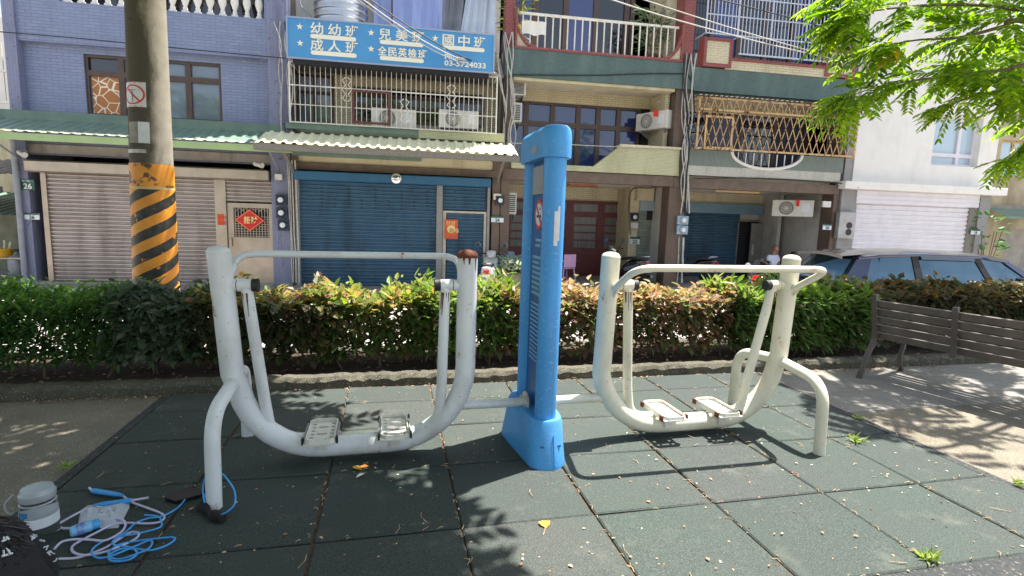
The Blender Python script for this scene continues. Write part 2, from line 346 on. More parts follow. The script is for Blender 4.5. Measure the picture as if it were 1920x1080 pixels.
# ------------------------------------------------------------------ air walkers
def walker(s0, s1, lean0, lean1, side, outer, paint, label, rusty):
    base = AX((s0+s1)/2, 0); root = thing('air_walker', label, 'exercise machine', base)
    zt, zb, r = 1.255, .088, .062
    b0, b1 = s0+lean0, s1+lean1
    path = [AX(s0, zt), AX(b0+(s0-b0)*.35, .56)]
    cr = .46
    for k in range(1, 10):
        a = math.pi/2*k/9; path.append(AX(b0+cr*(1-math.cos(a)), zb+cr*(1-math.sin(a))))
    for k in range(0, 9):
        a = math.pi/2*(1-k/9); path.append(AX(b1-cr*(1-math.cos(a)), zb+cr*(1-math.sin(a))))
    path += [AX(b1+(s1-b1)*.35, .56), AX(s1, zt)]
    path = [path[0]+Vector((0, 0, .0))]+path[1:]
    f = MB(); f.tube(path, r, 28, cap=False)
    for p in (path[0], path[-1]): f.lathe(p, [(r, -.004), (r*1.02, 0), (r*.97, .012), (r*.8, .026), (r*.45, .035), (.002, .038)], 28)
    fr = f.build('frame', paint, root)
    if rusty:
        m = MB(); p = AX(s1, zt); m.lathe(p+Vector((0, 0, -.012)), [(r*1.012, 0), (r*1.04, .01), (r*1.0, .024), (r*.82, .039), (r*.46, .048), (.002, .051)], 28)
        for k in range(16):
            a = random.uniform(0, 6.28); ln = random.choice((.02, .03, .05, .09)); c = p+Vector((math.cos(a), math.sin(a), 0))*r*1.005
            tg = Vector((-math.sin(a), math.cos(a), 0)); wd = random.uniform(.004, .011); m.add([c-tg*wd, c+tg*wd, c+tg*wd*.4-Vector((0, 0, ln)), c-tg*wd*.4-Vector((0, 0, ln))], [(0, 1, 2, 3)])
        m.build('rusty_cap', rust, fr)
    # handrail
    n = side*.36; rr = .0225
    hp = [AX(s0+.01, 1.05, side*.05), AX(s0+.012, 1.222, n), AX(s1-.012, 1.222, n), AX(s1-.01, 1.05, side*.05)]
    h = MB(); h.tube(round_path(hp, .12, 8), rr, 16)
    h.build('handrail', paint, root)
    g = MB()
    for s in (s0+.01, s1-.01):
        o = AX(s, 0); g.prism([(side*.055, .99), (side*.055, 1.05), (side*.17, 1.11)], -.004, .004, ux=NN, o=o)
    g.build('gusset_plate', paint, root)
    # legs
    so, lo = (s0, lean0) if outer < 0 else (s1, lean1)
    for q in (-1, 1):
        l = MB(); pts = [AX(so+lo*.8, .52, q*.03), AX(so+lo*.8+outer*(.05 if q > 0 and outer < 0 else 0), .475, q*.44), AX(so+lo*.8+outer*(.05 if q > 0 and outer < 0 else 0), -.02, q*.46)]
        l.tube(round_path(pts, .16, 8), .037, 20); l.build('leg', paint, root)
    # connecting bar with flange
    si, d = (b1, 1) if outer < 0 else (b0, -1)
    c = MB(); e = AX(.13-d*.05, .3); c.tube([AX(si-d*.07, .3), e], .03, 18); c.build('connecting_bar', paint, root)
    fl = MB(); fl.lathe(e-UU*d*.022, [(.07, 0), (.07, .012)], 22, ax=UU*d)
    for k in range(4):
        a = k*math.pi/2+.5; fl.lathe(e-UU*d*.03+NN*math.cos(a)*.05+Vector((0, 0, math.sin(a)*.05)), [(.012, -.012), (.012, .01)], 6, False, UU*d)
    fl.build('flange', pedal_paint, root)
    # swing arms
    for (sp, dr) in ((s0, 1), (s1, -1)):
        sk = MB()
        for q_ in range(5):
            a = -1.57+random.uniform(-.9, .9); c_ = AX(sp+dr*.135, 0)+NN*math.sin(a)*.0328+UU*math.cos(a)*.0328; wd = random.uniform(.002, .006); z_ = 1.03; ln = random.uniform(.03, .14); tg = UU*math.cos(a+1.57)+NN*math.sin(a+1.57)
            dx_ = UU*dr*ln*.06; sk.add([c_-tg*wd+Vector((0, 0, z_)), c_+tg*wd+Vector((0, 0, z_)), c_+tg*wd*.4+dx_+Vector((0, 0, z_-ln)), c_-tg*wd*.4+dx_+Vector((0, 0, z_-ln))], [(0, 1, 2, 3)])
        st = MB(); zc = 1.072; st.tube([AX(sp+dr*.03, zc), AX(sp+dr*.086, zc)], .034, 18); st.build('pivot_stub', paint, root)
        jr = MB(); jr.tube([AX(sp+dr*.08, zc), AX(sp+dr*.1, zc)], .0325, 18); jr.build('joint_ring', rust, root)
        arm = MB(); arm.tube([AX(sp+dr*.091, zc), AX(sp+dr*.165, zc)], .036, 18)
        top = AX(sp+dr*.135, zc-.01); bx = sp+dr*{(-1, 1): .215, (-1, -1): .15, (1, 1): .175, (1, -1): .285}[(outer, dr)]
        pc = (s0+s1)/2-dr*.212+(.045 if outer < 0 else -.025)
        ap = [top, AX(bx, .36), AX(bx+dr*.03, .158), AX(pc-dr*.06, .145)]
        arm.tube(round_path(ap, .19, 8), .032, 18); sw = arm.build('swing_arm', paint, root)
        sk.build('rust_streaks', rust, sw)
        cap = MB(); cap.tube([AX(sp+dr*.165, zc), AX(sp+dr*.2, zc)], .037, 18); cap.build('end_cap', black_rubber, sw)
        # foot plate
        p = MB(); hl, hw, z = .178, .088, .172; X = UU; o = AX(pc, z, 0)
        holes = []
        for i in range(6):
            y = -.13+i*.052
            for (x0, x1) in ((-.066, -.044), (-.028, .028), (.044, .066)):
                if (i+(x0 < -.03)) % 2 == 0 or abs(x0) > .03: holes.append((y-.010, y+.010, x0, x1))
        q = MB(); q.wall(-hl, hl, -hw, hw, 0, .005, holes)
        p.add([o+NN*v[0]+UU*v[2]+Vector((0, 0, v[1])) for v in q.v], q.f)
        rim = [(-hl+.03, -hw), (hl-.03, -hw), (hl, -hw+.03), (hl, hw-.03), (hl-.03, hw), (-hl+.03, hw), (-hl, hw-.03), (-hl, -hw+.03)]
        for k in range(8):
            a, c2 = rim[k], rim[(k+1) % 8]; A_, B_ = o+NN*a[0]+UU*a[1], o+NN*c2[0]+UU*c2[1]; dirv = (B_-A_).normalized(); nr = dirv.cross(Vector((0, 0, 1)))
            p.add([A_+Vector((0, 0, -.004)), B_+Vector((0, 0, -.004)), B_+nr*.006+Vector((0, 0, .028)), A_+nr*.006+Vector((0, 0, .028)), A_+nr*.012+Vector((0, 0, .028)), B_+nr*.012+Vector((0, 0, .028)), B_-nr*(-.006)+Vector((0, 0, .0)), A_+nr*.006],
                  [(0, 1, 2, 3), (3, 2, 5, 4), (4, 5, 6, 7)])
        p.obox(o+Vector((0, 0, -.02)), UU, NN, Vector((0, 0, 1)), .03, .12, .014)
        p.obox(o+NN*-.075+Vector((0, 0, -.055)), UU, NN, Vector((0, 0, 1)), .026, .006, .03)
        fp = p.build('foot_plate', pedal_paint, sw)
        sm = MB()
        for e in (-1, 1):
            for yy in (-1, 1): sm.obox(o+UU*e*(hw+.006)+NN*yy*(hl-.04)+Vector((0, 0, .012)), UU, NN, Vector((0, 0, 1)), .006, .016, .018)
        sm.build('bumper', black_rubber if outer < 0 else rust, fp)
        if outer < 0:
            for e in (-1, 1): sr = MB(); sr.obox(o+UU*e*(hw+.004)+Vector((0, 0, .012)), UU, NN, Vector((0, 0, 1)), .003, hl-.065, .012); sr.build('side_strip', grey_plastic, fp)
    return root
walker(-1.728, -.338, .07, 0, 1, -1, white_paint, 'white tubular air walker in the tree shade left of the blue post, one cap rusty', True)
walker(.612, 2.012, -.03, -.045, -1, 1, cream_paint, 'cream sunlit tubular air walker right of the blue post', False)
# ------------------------------------------------------------------ blue information post
def post():
    o = AX(.13, 0); root = thing('information_post', 'tall bright blue plastic post with instruction panel between the two air walkers', 'information post', o)
    def stad(w0, w1, n0, n1, z, k=14):
        out = []
        for i in range(k+1):
            a = math.pi+math.pi*i/k; out.append(AX(.13+w0*math.cos(a), z, n0+w0+w0*math.sin(a)))
        for i in range(k+1):
            a = math.pi*i/k; out.append(AX(.13+w1*math.cos(a), z, n1-w1+w1*math.sin(a)))
        return out
    def loft(rings, smooth=True):
        m = MB(); n = len(rings[0]); vs = [p for r in rings for p in r]
        fs = [(i*n+j, i*n+(j+1) % n, (i+1)*n+(j+1) % n, (i+1)*n+j) for i in range(len(rings)-1) for j in range(n)]
        fs += [tuple(range(n-1, -1, -1)), tuple(range((len(rings)-1)*n, len(rings)*n))]; return m.add(vs, fs, smooth)
    m = loft([stad(.12, .175, -.38, .35, 0), stad(.123, .177, -.38, .35, .02), stad(.114, .158, -.353, .325, .13), stad(.108, .14, -.33, .3, .262), stad(.098, .13, -.32, .29, .285)])
    base = m.build('base', blue_plastic, root)
    j = MB(); P0 = AX(.13+.02, 0, 0); pts = [AX(.15, .012, -.3875), AX(.15, .13, -.3565), AX(.15, .2, -.342)]
    j.tube(pts, .0025, 6)
    for s in (.09, .185): j.obox(AX(s, .135, -.345+abs(s-.13)*.25), UU, NN, Vector((0, 0, 1)), .016, .01, .005)
    j.build('seam', panel_blue, base)
    for n, in ((-.225,), (.22,)):
        c = MB(); c.tube([AX(.13, .2, n), AX(.13, 1.88, n)], .066, 32); c.build('column', blue_plastic, root)
    pn = MB(); pn.obox(AX(.13, 1.06, 0), UU, NN, Vector((0, 0, 1)), .02, .165, .8)
    pan = pn.build('panel', panel_blue, root)
    # printed sheet on the left face
    pr = MB()
    for side, sgn in ((-1, 1), (1, -1)):
        xx = .13+side*.0225
        hz = NN*(-1 if side < 0 else 1)
        rows = [1.36, 1.325]+[1.25-.033*i for i in range(8)]+[.95-.028*i for i in range(14)]
        for i, z in enumerate(rows):
            if i in (2, 10): pr.build('printed_text', panel_print, pan); pr = MB()
            ln = .10 if i < 2 else random.choice((.19, .2, .21, .15)); st = -.05 if i < 2 else -.105
            x = st
            while x < st+ln:
                wd = random.uniform(.010, .028); pr.obox(AX(xx, z, 0)+hz*(x+wd/2), UU, NN, Vector((0, 0, 1)), .0006, wd/2, .009 if i < 10 else .007); x += wd+.005
        pr.build('printed_text', panel_print, pan); pr = MB()
    lab = MB(); lab.obox(AX(.13-.033, 1.74, 0), UU, NN, Vector((0, 0, 1)), .004, .112, .075)
    lab.obox(AX(.13-.034, 1.655, -.04), UU, NN, Vector((0, 0, 1)), .012, .12, .012)
    lab.build('grey_plate', grey_plastic, root)
    ns = MB(); cc = AX(.13-.0215, 1.52, -.01)
    ns.m = 0; ns.lathe(cc, [(.092, 0), (.092, .0025)], 36, False, -UU)
    ns.m = 1; ns.lathe(cc-UU*.0027, [(.07, 0), (.07, .001)], 36, False, -UU)
    ns.m = 2; ns.obox(cc-UU*.0042+Vector((0, 0, -.012)), UU, NN, Vector((0, 0, 1)), .0006, .048, .008)
    for k in range(5): ns.obox(cc-UU*.0042+Vector((0, 0, .01+.007*k))+NN*(.03*math.sin(k*1.3)), UU, NN, Vector((0, 0, 1)), .0006, .006, .003)
    ns.m = 0; dg = (NN+Vector((0, 0, 1))).normalized(); dh = (NN-Vector((0, 0, 1))).normalized(); ns.obox(cc-UU*.006, UU, dg, dh, .0008, .07, .008)
    ns.build('no_smoking_sticker', [red_print, white_sticker, black_print], root)
    # cap: rounded hood
    rings = []
    for z, k in ((1.845, 1.0), (1.93, 1.0), (1.965, .985), (1.995, .93), (2.015, .83), (2.027, .66), (2.031, .4)): rings.append(stad(.092*k, .092*k, -.315+.092*(1-k)*.9, .31-.092*(1-k)*.9, z))
    loft(rings).build('cap', blue_plastic, root)
    st = MB(); 
    for (a0, z0, z1) in ((-.2, 1.34, 1.54), (.1, 1.37, 1.57)):
        th = [a0+.35*i/5 for i in range(6)] if a0 < 0 else [a0+.22*i/4 for i in range(5)]
        st.add([AX(.13, z, -.225)+(NN*-math.cos(t)+UU*math.sin(t))*.0675 for t in th for z in (z0, z1)], [(2*i, 2*i+2, 2*i+3, 2*i+1) for i in range(len(th)-1)])
    st.build('torn_sticker', white_sticker, root)
    s2 = MB(); s2.obox(AX(.13-.0935, 1.9, -.1), UU, NN, Vector((0, 0, 1)), .001, .06, .02); s2.build('torn_sticker', grey_plastic, root)
post()
# ------------------------------------------------------------------ things on the ground
def gp(L, z=.012): return [G(x/2.842, 700+y/2.842, z) for x, y in L]
lav = M('cord_plastic', C(205, 200, 225), C(190, 186, 214), 20, .4); ropeblue = M('cord_blue', C(70, 165, 230), C(60, 150, 218), 20, .4)
root = thing('skipping_rope', 'pale lilac skipping rope with two light blue handles, looped on the mat', 'skipping rope', G(230, 990))
c = MB(); c.tube(smooth_path(gp([(650, 648), (700, 685), (780, 715), (850, 742), (876, 765), (850, 792), (780, 800), (680, 797), (600, 806), (520, 845), (430, 892), (388, 920), (387, 948), (425, 966), (490, 966), (580, 945), (680, 905), (730, 875), (742, 852)], .014)), .005, 8)
c.tube(smooth_path(gp([(742, 852), (700, 846), (640, 880), (560, 930), (470, 965), (400, 984), (315, 988)], .009)), .005, 8)
c.tube(smooth_path(gp([(290, 935), (330, 898), (400, 884), (480, 886), (560, 890), (640, 850), (668, 810), (655, 782), (600, 772), (500, 785), (400, 820), (350, 826), (320, 820), (315, 804), (350, 780), (430, 737), (505, 707)], .02)), .005, 8)
c.build('cord', lav, root)
for a, e0, e1 in (([(492, 625), (650, 650)], (492, 625), (476, 610)), ([(700, 677), (500, 706)], (700, 677), (792, 662))):
    h = MB(); p, q = gp(a, .022); h.tube([p, p.lerp(q, .1), p.lerp(q, .8), q], [.011, .0135, .012, .008], 12); h.build('handle', ropeblue, root)
    t = MB(); t.tube(gp([e0, e1], .02), .006, 8); t.build('cord_end', lav, root)
c = MB(); c.tube(smooth_path(gp([(1105, 692), (1088, 645), (1040, 633), (1000, 655), (960, 705), (910, 740), (850, 765), (790, 772), (720, 800), (660, 852), (560, 890), (500, 930), (490, 962), (530, 984), (600, 970), (700, 930), (790, 892), (812, 902), (790, 935), (720, 965), (640, 990), (590, 980), (582, 950), (640, 912), (740, 892), (840, 880), (918, 873), (930, 888), (880, 920), (800, 943), (720, 935), (640, 938), (580, 972), (600, 1000), (680, 995), (730, 962), (700, 928), (620, 918), (600, 898), (640, 870), (740, 852), (850, 822), (860, 790), (840, 762), (770, 755)], .016)), .0043, 8)
lg = G(405, 948); lp = [lg+Vector((math.cos(a)*rr, math.sin(a)*rr, z)) for a, rr, z in ((4.2, .06, .03), (3.7, .055, .09), (3.0, .05, .14), (2.2, .046, .16), (1.2, .046, .15), (.2, .06, .125), (-.35, .11, .09), (-.6, .135, .04), (-1.0, .13, .014), (-1.4, .1, .012))]
c.tube(smooth_path(lp), .0043, 8)
tag(c.build('cord', ropeblue, loc=G(270, 1010)), 'thin bright blue cord coiled on the mat and looped round the white leg', 'cord')
glass_clear = NT('clear_glass'); glass_clear.b.inputs['Transmission Weight'].default_value = 1; glass_clear.b.inputs['Roughness'].default_value = .08; glass_clear.b.inputs['Base Color'].default_value = (.85, .88, .88, 1); glass_clear.b.inputs['IOR'].default_value = 1.2; glass_clear = glass_clear.mat
jl = G(78, 1012); root = thing('storage_jar', 'clear clip top jar with white label band at the mat edge', 'jar', jl)
m = MB(); m.lathe(jl, [(.052, 0), (.066, .006), (.068, .03), (.068, .15), (.064, .175), (.058, .19), (.058, .2)], 28); m.build('body', glass_clear, root)
m = MB(); m.lathe(jl+Vector((0, 0, .2)), [(.062, 0), (.066, .008), (.066, .03), (.06, .038), (.056, .05), (.02, .054)], 28)
m.lathe(jl+Vector((0, 0, .182)), [(.062, 0), (.066, .004), (.062, .008)], 28); m.build('lid', M('milky_plastic', C(172, 176, 180), C(154, 160, 164), 20, .3), root)
m = MB(); m.tube(smooth_path([jl+Vector((-.07, -.03, .235)), jl+Vector((-.1, -.04, .2)), jl+Vector((-.095, -.04, .16)), jl+Vector((-.078, -.03, .15))]), .005, 8); m.build('clip', grey_plastic, root)
m = MB(); m.lathe(jl+Vector((0, 0, .085)), [(.0692, 0), (.0692, .045)], 28); m.build('label_band', white_sticker, root)
m = MB(); m.add([jl+Vector((math.cos(a)*.0695, math.sin(a)*.0695, z)) for a in (4.1, 4.3, 4.5, 4.7) for z in (.14, .165)], [(2*i, 2*i+2, 2*i+3, 2*i+1) for i in range(3)]); m.build('sticker', M('blue_sticker', C(40, 120, 170), rough=.5), root)
poly = NT('clear_film'); poly.b.inputs['Base Color'].default_value = C(205, 210, 222); poly.b.inputs['Roughness'].default_value = .25; poly.b.inputs['Alpha'].default_value = .8; poly = poly.mat
q = gp([(432, 735), (470, 708), (560, 705), (692, 695), (690, 720), (660, 780), (630, 830), (560, 835), (470, 822), (415, 815)], .0); cen = sum(q, Vector())/len(q); n = 16; m = MB(); vs = []
for k in range(6):
    for i in range(len(q)):
        p = cen.lerp(q[i], (k+1)/6); vs.append(p+Vector((0, 0, .006+(.028*(1-(k/5)**2) if k < 5 else 0)*random.uniform(.4, 1.2))))
N_ = len(q); m.add(vs, [(k*N_+i, k*N_+(i+1) % N_, (k+1)*N_+(i+1) % N_, (k+1)*N_+i) for k in range(5) for i in range(N_)]+[tuple(range(N_))])
tag(m.build('plastic_bag', poly, loc=cen), 'crumpled clear plastic bag lying under the lilac skipping rope', 'bag')
a, e = gp([(372, 848), (530, 798)], .03); d = (e-a).normalized(); root = thing('drink_bottle', 'small light blue bottle with darker blue cap lying on the clear bag', 'bottle', a)
m = MB(); ln = (e-a).length; m.lathe(a, [(.016, 0), (.024, .006), (.026, .03), (.026, ln*.7), (.02, ln*.76)], 20, ax=d); bt = M('pale_blue_bottle', C(130, 190, 230), C(115, 178, 222), 10, .25); m.build('body', bt, root)
m = MB(); m.lathe(a+d*ln*.76, [(.022, 0), (.023, .01), (.022, ln*.22), (.018, ln*.24)], 20, ax=d); m.build('cap', ropeblue, root)
m = MB(); m.lathe(a+d*ln*.2, [(.0265, 0), (.0265, ln*.3)], 20, ax=d); m.build('label_band', M('indigo_label', C(70, 90, 170), C(150, 180, 220), 60, .5), root)
q = gp([(880, 684), (1000, 628), (1095, 640), (1065, 668), (935, 702)], 0); m = MB(); m.add([p+Vector((0, 0, .004)) for p in q]+[p+Vector((0, 0, .022)) for p in q], [(5, 6, 7, 8, 9)]+[(i, (i+1) % 5, 5+(i+1) % 5, 5+i) for i in range(5)])
tag(m.build('pouch', M('black_pouch', C(16, 15, 18), C(26, 25, 28), 30, .35), loc=q[0]), 'flat glossy black pouch beside the foot of the white leg', 'pouch')
m = MB(); q = gp([(1070, 700), (1110, 735), (1150, 762), (1190, 778)], .02); m.tube(smooth_path(q), [.02+.008*math.sin(i*.7) for i in range(19)], 12)
tag(m.build('black_cloth', M('black_fabric', C(18, 17, 18), C(32, 30, 30), 60, .9, bump=.6), loc=q[0]), 'rolled black cloth at the foot of the white leg', 'cloth')
# litter
dry = [M('dry_leaf', C(176, 128, 92), C(140, 92, 62), 12, .8), M('pale_leaf', C(206, 176, 140), C(186, 150, 112), 12, .8), M('yellow_leaf', C(214, 178, 70), C(196, 150, 50), 10, .7), M('orange_leaf', C(226, 150, 50), C(206, 124, 40), 10, .7), M('paper_scrap', C(215, 215, 215), rough=.7)]
def flat_leaf(p, mat, L, W, name='fallen_leaf'):
    m = MB(); a = random.uniform(0, 6.28); d = np.array([[math.cos(a), math.sin(a), .05]]); n = np.array([[0, 0, 1.]]); m.leaves(np.array([[*(p+Vector((0, 0, .012)))]]), d, n, np.array([L]), np.array([W]), .1)
    return m.build(name, mat, loc=p)
tag(flat_leaf(G(661, 878), dry[2], .075, .04), 'yellow leaf under the left air walker, the paler and left of two', 'leaf')
tag(flat_leaf(G(693, 877), dry[3], .08, .04), 'ochre leaf under the left air walker, the browner and right of two', 'leaf')
tag(flat_leaf(G(1018, 980), dry[3], .06, .06), 'bright orange leaf alone near a tile seam in front of the blue post', 'leaf')
tag(flat_leaf(G(683, 891), dry[4], .06, .025, 'paper_scrap'), 'small white paper scrap below the two yellowish leaves', 'paper')
spots = [(1092, 995), (1345, 1070), (1330, 1055), (1465, 1005), (1450, 1005), (1440, 1065), (1500, 947), (1540, 1000), (1415, 860), (1228, 865), (1370, 878), (1420, 935), (1325, 955), (1250, 917), (1180, 905), (1110, 893), (1160, 897), (1220, 945), (1065, 1063), (1320, 935), (1185, 1050), (980, 1050), (975, 1065), (1105, 1040), (1490, 870), (660, 850), (300, 840), (355, 960), (330, 990), (300, 1015), (425, 1040), (410, 960), (485, 920), (775, 930), (735, 905), (820, 935), (590, 900), (760, 830), (905, 875), (930, 870), (870, 790), (1040, 790), (1660, 895), (1755, 870), (1485, 760), (600, 1010), (540, 1005), (640, 870), (1330, 900), (1280, 990), (1610, 1010), (1580, 940)]
for i, (x, y) in enumerate(spots):
    big = random.uniform(.012, .026); k = 0 if i % 3 else 1
    o = flat_leaf(G(x, y), dry[k], big, big*.6); tag(o, 'small dry brown leaf lying on the dark green mat' if k == 0 else 'small dry pale tan leaf lying on the dark green mat', 'leaf', 'dry leaves on the mat')
m = MB()
def straw(p, a, L): m.tube([p+Vector((0, 0, .006)), p+Vector((math.cos(a)*L*.5, math.sin(a)*L*.5, .012)), p+Vector((math.cos(a+.3)*L, math.sin(a+.3)*L, .006))], .0016, 4)
for s in SL[1:-1]:
    for _ in range(40 if s > -.5 else 14):
        t = random.uniform(TL[0], TL[-1]); straw(K(s+random.gauss(0, .006), t, .001), PA+1.57+random.gauss(0, .35), random.uniform(.012, .05))
for t in TL[:-1]:
    for _ in range(22): straw(K(random.uniform(-1.5, 3.6), t+random.gauss(0, .008), .001), PA+random.gauss(0, .4), random.uniform(.012, .05))
for _ in range(36): straw(K(random.uniform(-1.7, 3.6), random.uniform(1.7, 4.6), .002), random.uniform(0, 6.28), random.uniform(.03, .1))
o = m.build('plant_litter', M('straw', C(196, 172, 136), C(150, 120, 88), 30, .9)); tag(o, 'dry straw and twigs caught in the seams of the green mat', 'litter'); o['kind'] = 'stuff'
m = MB(); k = 2600; pos = []
for i in range(k):
    if i < 1100: p = K(random.uniform(-4, 6), random.gauss(4.63, .03), -.01)
    elif i < 1900: p = K(random.uniform(-1.9, 3.8), random.uniform(1.6, 4.6), .004)
    else: p = K(random.uniform(-5, 7), random.uniform(4.85, 5.7), .025)
    pos.append(p)
P = np.array([tuple(p) for p in pos]); a = rng.uniform(0, 6.28, k); d = np.stack([np.cos(a), np.sin(a), rng.uniform(-.1, .25, k)], 1); n = np.tile([0, 0, 1.], (k, 1))+rng.normal(0, .2, (k, 3)); sz = rng.uniform(.006, .02, k); sz[:1100] *= 1.7; sz[1900:] *= 3
m.leaves(P, d, n, sz, sz*.6, .1); o = m.build('leaf_crumbs', leafM('crumbs', [C(120, 84, 60), C(190, 160, 126), C(150, 104, 74), C(90, 64, 48), C(205, 190, 165)], .1)); tag(o, 'brown leaf crumbs scattered over the mat, kerb and soil', 'litter'); o['kind'] = 'stuff'
grassm = leafM('grass_blade', [C(120, 150, 64), C(160, 176, 100), C(190, 186, 130), C(110, 140, 64)], .4)
for (x, y, h, lab) in ((1605, 829, .09, 'pale green grass tuft on the mat beside the cream leg'), (1738, 1050, .075, 'grass tuft growing at the front mat edge lower right'), (1608, 785, .04, 'tiny grass tuft at the edge between mat and grey concrete'), (1908, 908, .05, 'small grass tuft where the mat meets the yellowish concrete'), (122, 878, .05, 'small green sprig on the shaded concrete at the mat corner')):
    p = G(x, y); k = 34; m = MB(); a = rng.uniform(0, 6.28, k); e = rng.uniform(.25, 1.4, k); d = np.stack([np.cos(a)*np.cos(e), np.sin(a)*np.cos(e), np.sin(e)], 1); P = np.tile([p.x, p.y, 0], (k, 1))+rng.normal(0, .012, (k, 3))*[1, 1, 0]
    nr = np.stack([-np.cos(a)*np.sin(e), -np.sin(a)*np.sin(e), np.cos(e)], 1); m.leaves(P, d, nr, rng.uniform(.5, 1.1, k)*h, np.full(k, .009), .3); tag(m.build('grass_tuft', grassm, loc=p), lab, 'grass')
# ------------------------------------------------------------------ hedge
stemm = M('twig_bark', C(86, 70, 54), C(110, 92, 72), 20, .9)
def hedge(s0, s1, top, dens, L, W, cols, topcols, label, t0=5.0, t1=5.72, ragged=.05, droop=.3):
    root = thing('hedge_shrub', label, 'hedge', K((s0+s1)/2, (t0+t1)/2, .02))
    ln = s1-s0; n = int(dens*ln*3.4)
    def cloud(k, region):
        s = rng.uniform(s0, s1, k); wob = .05*np.sin(s*7.3)+.035*np.sin(s*17.1+1)+rng.normal(0, ragged*.5, k)
        if region == 'top': t = rng.uniform(t0, t1, k); z = top-.0+wob-np.abs(rng.normal(0, .045, k)); e = rng.uniform(.2, 1.2, k); a = rng.uniform(0, 6.28, k)
        elif region == 'front': t = t0+np.abs(rng.normal(0, .11, k))+.05*np.sin(s*5+2); z = .1+(top-.1)*rng.uniform(.06, 1, k)**.8; e = rng.uniform(-.9, .5, k); a = rng.normal(-1.57, .9, k)
        else: t = rng.uniform(t0+.1, t1, k); z = .12+(top-.12)*rng.uniform(.12, 1, k); e = rng.uniform(-.6, .8, k); a = rng.uniform(0, 6.28, k)
        # clumps: drop leaves where a coarse pattern is open so light shows through
        g = np.sin(s*11+z*9)+np.sin(s*5.3-z*13+t*6)+np.sin(s*23+z*17); keep = g > (-3 if region == 'top' else -1.5+rng.normal(0, .5, k))
        keep &= (z > .25) | (rng.uniform(0, 1, k) < .75)
        P = np.stack([s*math.cos(PA)-t*math.sin(PA), s*math.sin(PA)+t*math.cos(PA), z], 1)
        d = np.stack([np.cos(a)*np.cos(e), np.sin(a)*np.cos(e), np.sin(e)], 1); nr = np.stack([-np.cos(a)*np.sin(e), -np.sin(a)*np.sin(e), np.cos(e)], 1)+rng.normal(0, droop, (k, 3))
        l = rng.uniform(.4, 1.35, k)*L
        if region == 'top': z += np.where(rng.uniform(0, 1, k) < .07, rng.uniform(.02, .13, k), 0); P[:, 2] = z
        return [x[keep] for x in (P, d, nr, l, l*W)]
    m = MB(); mats = [leafM('hedge_leaf', [tuple(min(1, v*1.6) for v in x[:3])+(1,) for x in cols], .48), leafM('hedge_top_leaf', topcols, .45)]
    m.m = 0; m.leaves(*cloud(int(n*.55), 'front')); m.leaves(*cloud(int(n*.4), 'inner')); m.m = 1; m.leaves(*cloud(int(n*.42), 'top'))
    m.build('foliage', mats, root)
    st = MB()
    for i in range(int(ln*9)):
        s = random.uniform(s0, s1); t = random.uniform(t0+.1, t1-.1); p = K(s, t, .0); q = K(s+random.gauss(0, .12), t+random.gauss(0, .08), top*.5); r = K(s+random.gauss(0, .2), t+random.gauss(0, .12), top*.85)
        st.tube([p, q, r], [.011, .007, .004], 5)
    st.build('stems', stemm, root); return root
gd = [C(46, 70, 36), C(58, 86, 42), C(70, 100, 50), C(54, 78, 46), C(82, 108, 52)]
gb = [C(98, 122, 48), C(116, 140, 58), C(134, 154, 72), C(82, 108, 46), C(106, 128, 60), C(140, 126, 76)]
hedge(-4.6, -2.25, .67, 1600, .075, .36, gd, [C(88, 122, 54), C(104, 138, 62), C(74, 106, 48)], 'dark green hedge stretch at the far left, left of the striped pole', ragged=.07)
hedge(-2.4, -1.6, .68, 1150, .085, .6, [C(50, 68, 46), C(66, 82, 60), C(80, 92, 68), C(60, 74, 50), C(92, 102, 82)], [C(72, 88, 70), C(92, 102, 86), C(60, 76, 50)], 'grey green broad leaved hedge stretch in front of the striped pole')
hedge(-1.75, -.45, .67, 1050, .085, .62, [C(46, 58, 34), C(62, 70, 40), C(78, 66, 46), C(54, 74, 38), C(70, 56, 44)], [C(124, 116, 68), C(176, 150, 90), C(112, 118, 62), C(90, 98, 54), C(100, 116, 58), C(130, 98, 76)], 'dark hedge stretch with a few yellow and pinkish top leaves inside the left air walker')
hedge(-.65, .40, .68, 900, .085, .55, [C(60, 80, 38), C(76, 96, 46), C(90, 88, 52), C(66, 88, 42), C(108, 94, 62)], [C(120, 142, 56), C(138, 156, 72), C(182, 136, 98), C(110, 132, 54), C(156, 146, 82), C(96, 116, 50)], 'lime green hedge stretch mixed with salmon leaves near the rusty post')
hedge(.22, 1.2, .69, 950, .12, .34, [C(56, 78, 36), C(70, 92, 42), C(84, 106, 50), C(84, 80, 52)], gb, 'long leaved bright yellow green hedge stretch behind the blue post', ragged=.08)
hedge(1.05, 3.8, .68, 850, .08, .62, [C(72, 76, 46), C(92, 80, 56), C(104, 72, 56), C(66, 82, 46), C(126, 92, 74), C(80, 96, 52)], [C(172, 146, 92), C(146, 108, 82), C(186, 164, 124), C(124, 92, 74), C(138, 140, 78), C(186, 150, 134), C(150, 118, 80), C(116, 124, 66), C(104, 112, 60)], 'copper leaf hedge stretch with orange and pink top inside the right air walker', ragged=.03)
hedge(3.65, 5.35, .71, 900, .13, .32, [C(56, 80, 38), C(68, 92, 44), C(84, 108, 54), C(76, 78, 48)], [C(104, 134, 54), C(120, 148, 66), C(88, 116, 48), C(136, 144, 84)], 'bright green long leaved hedge stretch between the cream walker and the bench', ragged=.08, t0=4.92)
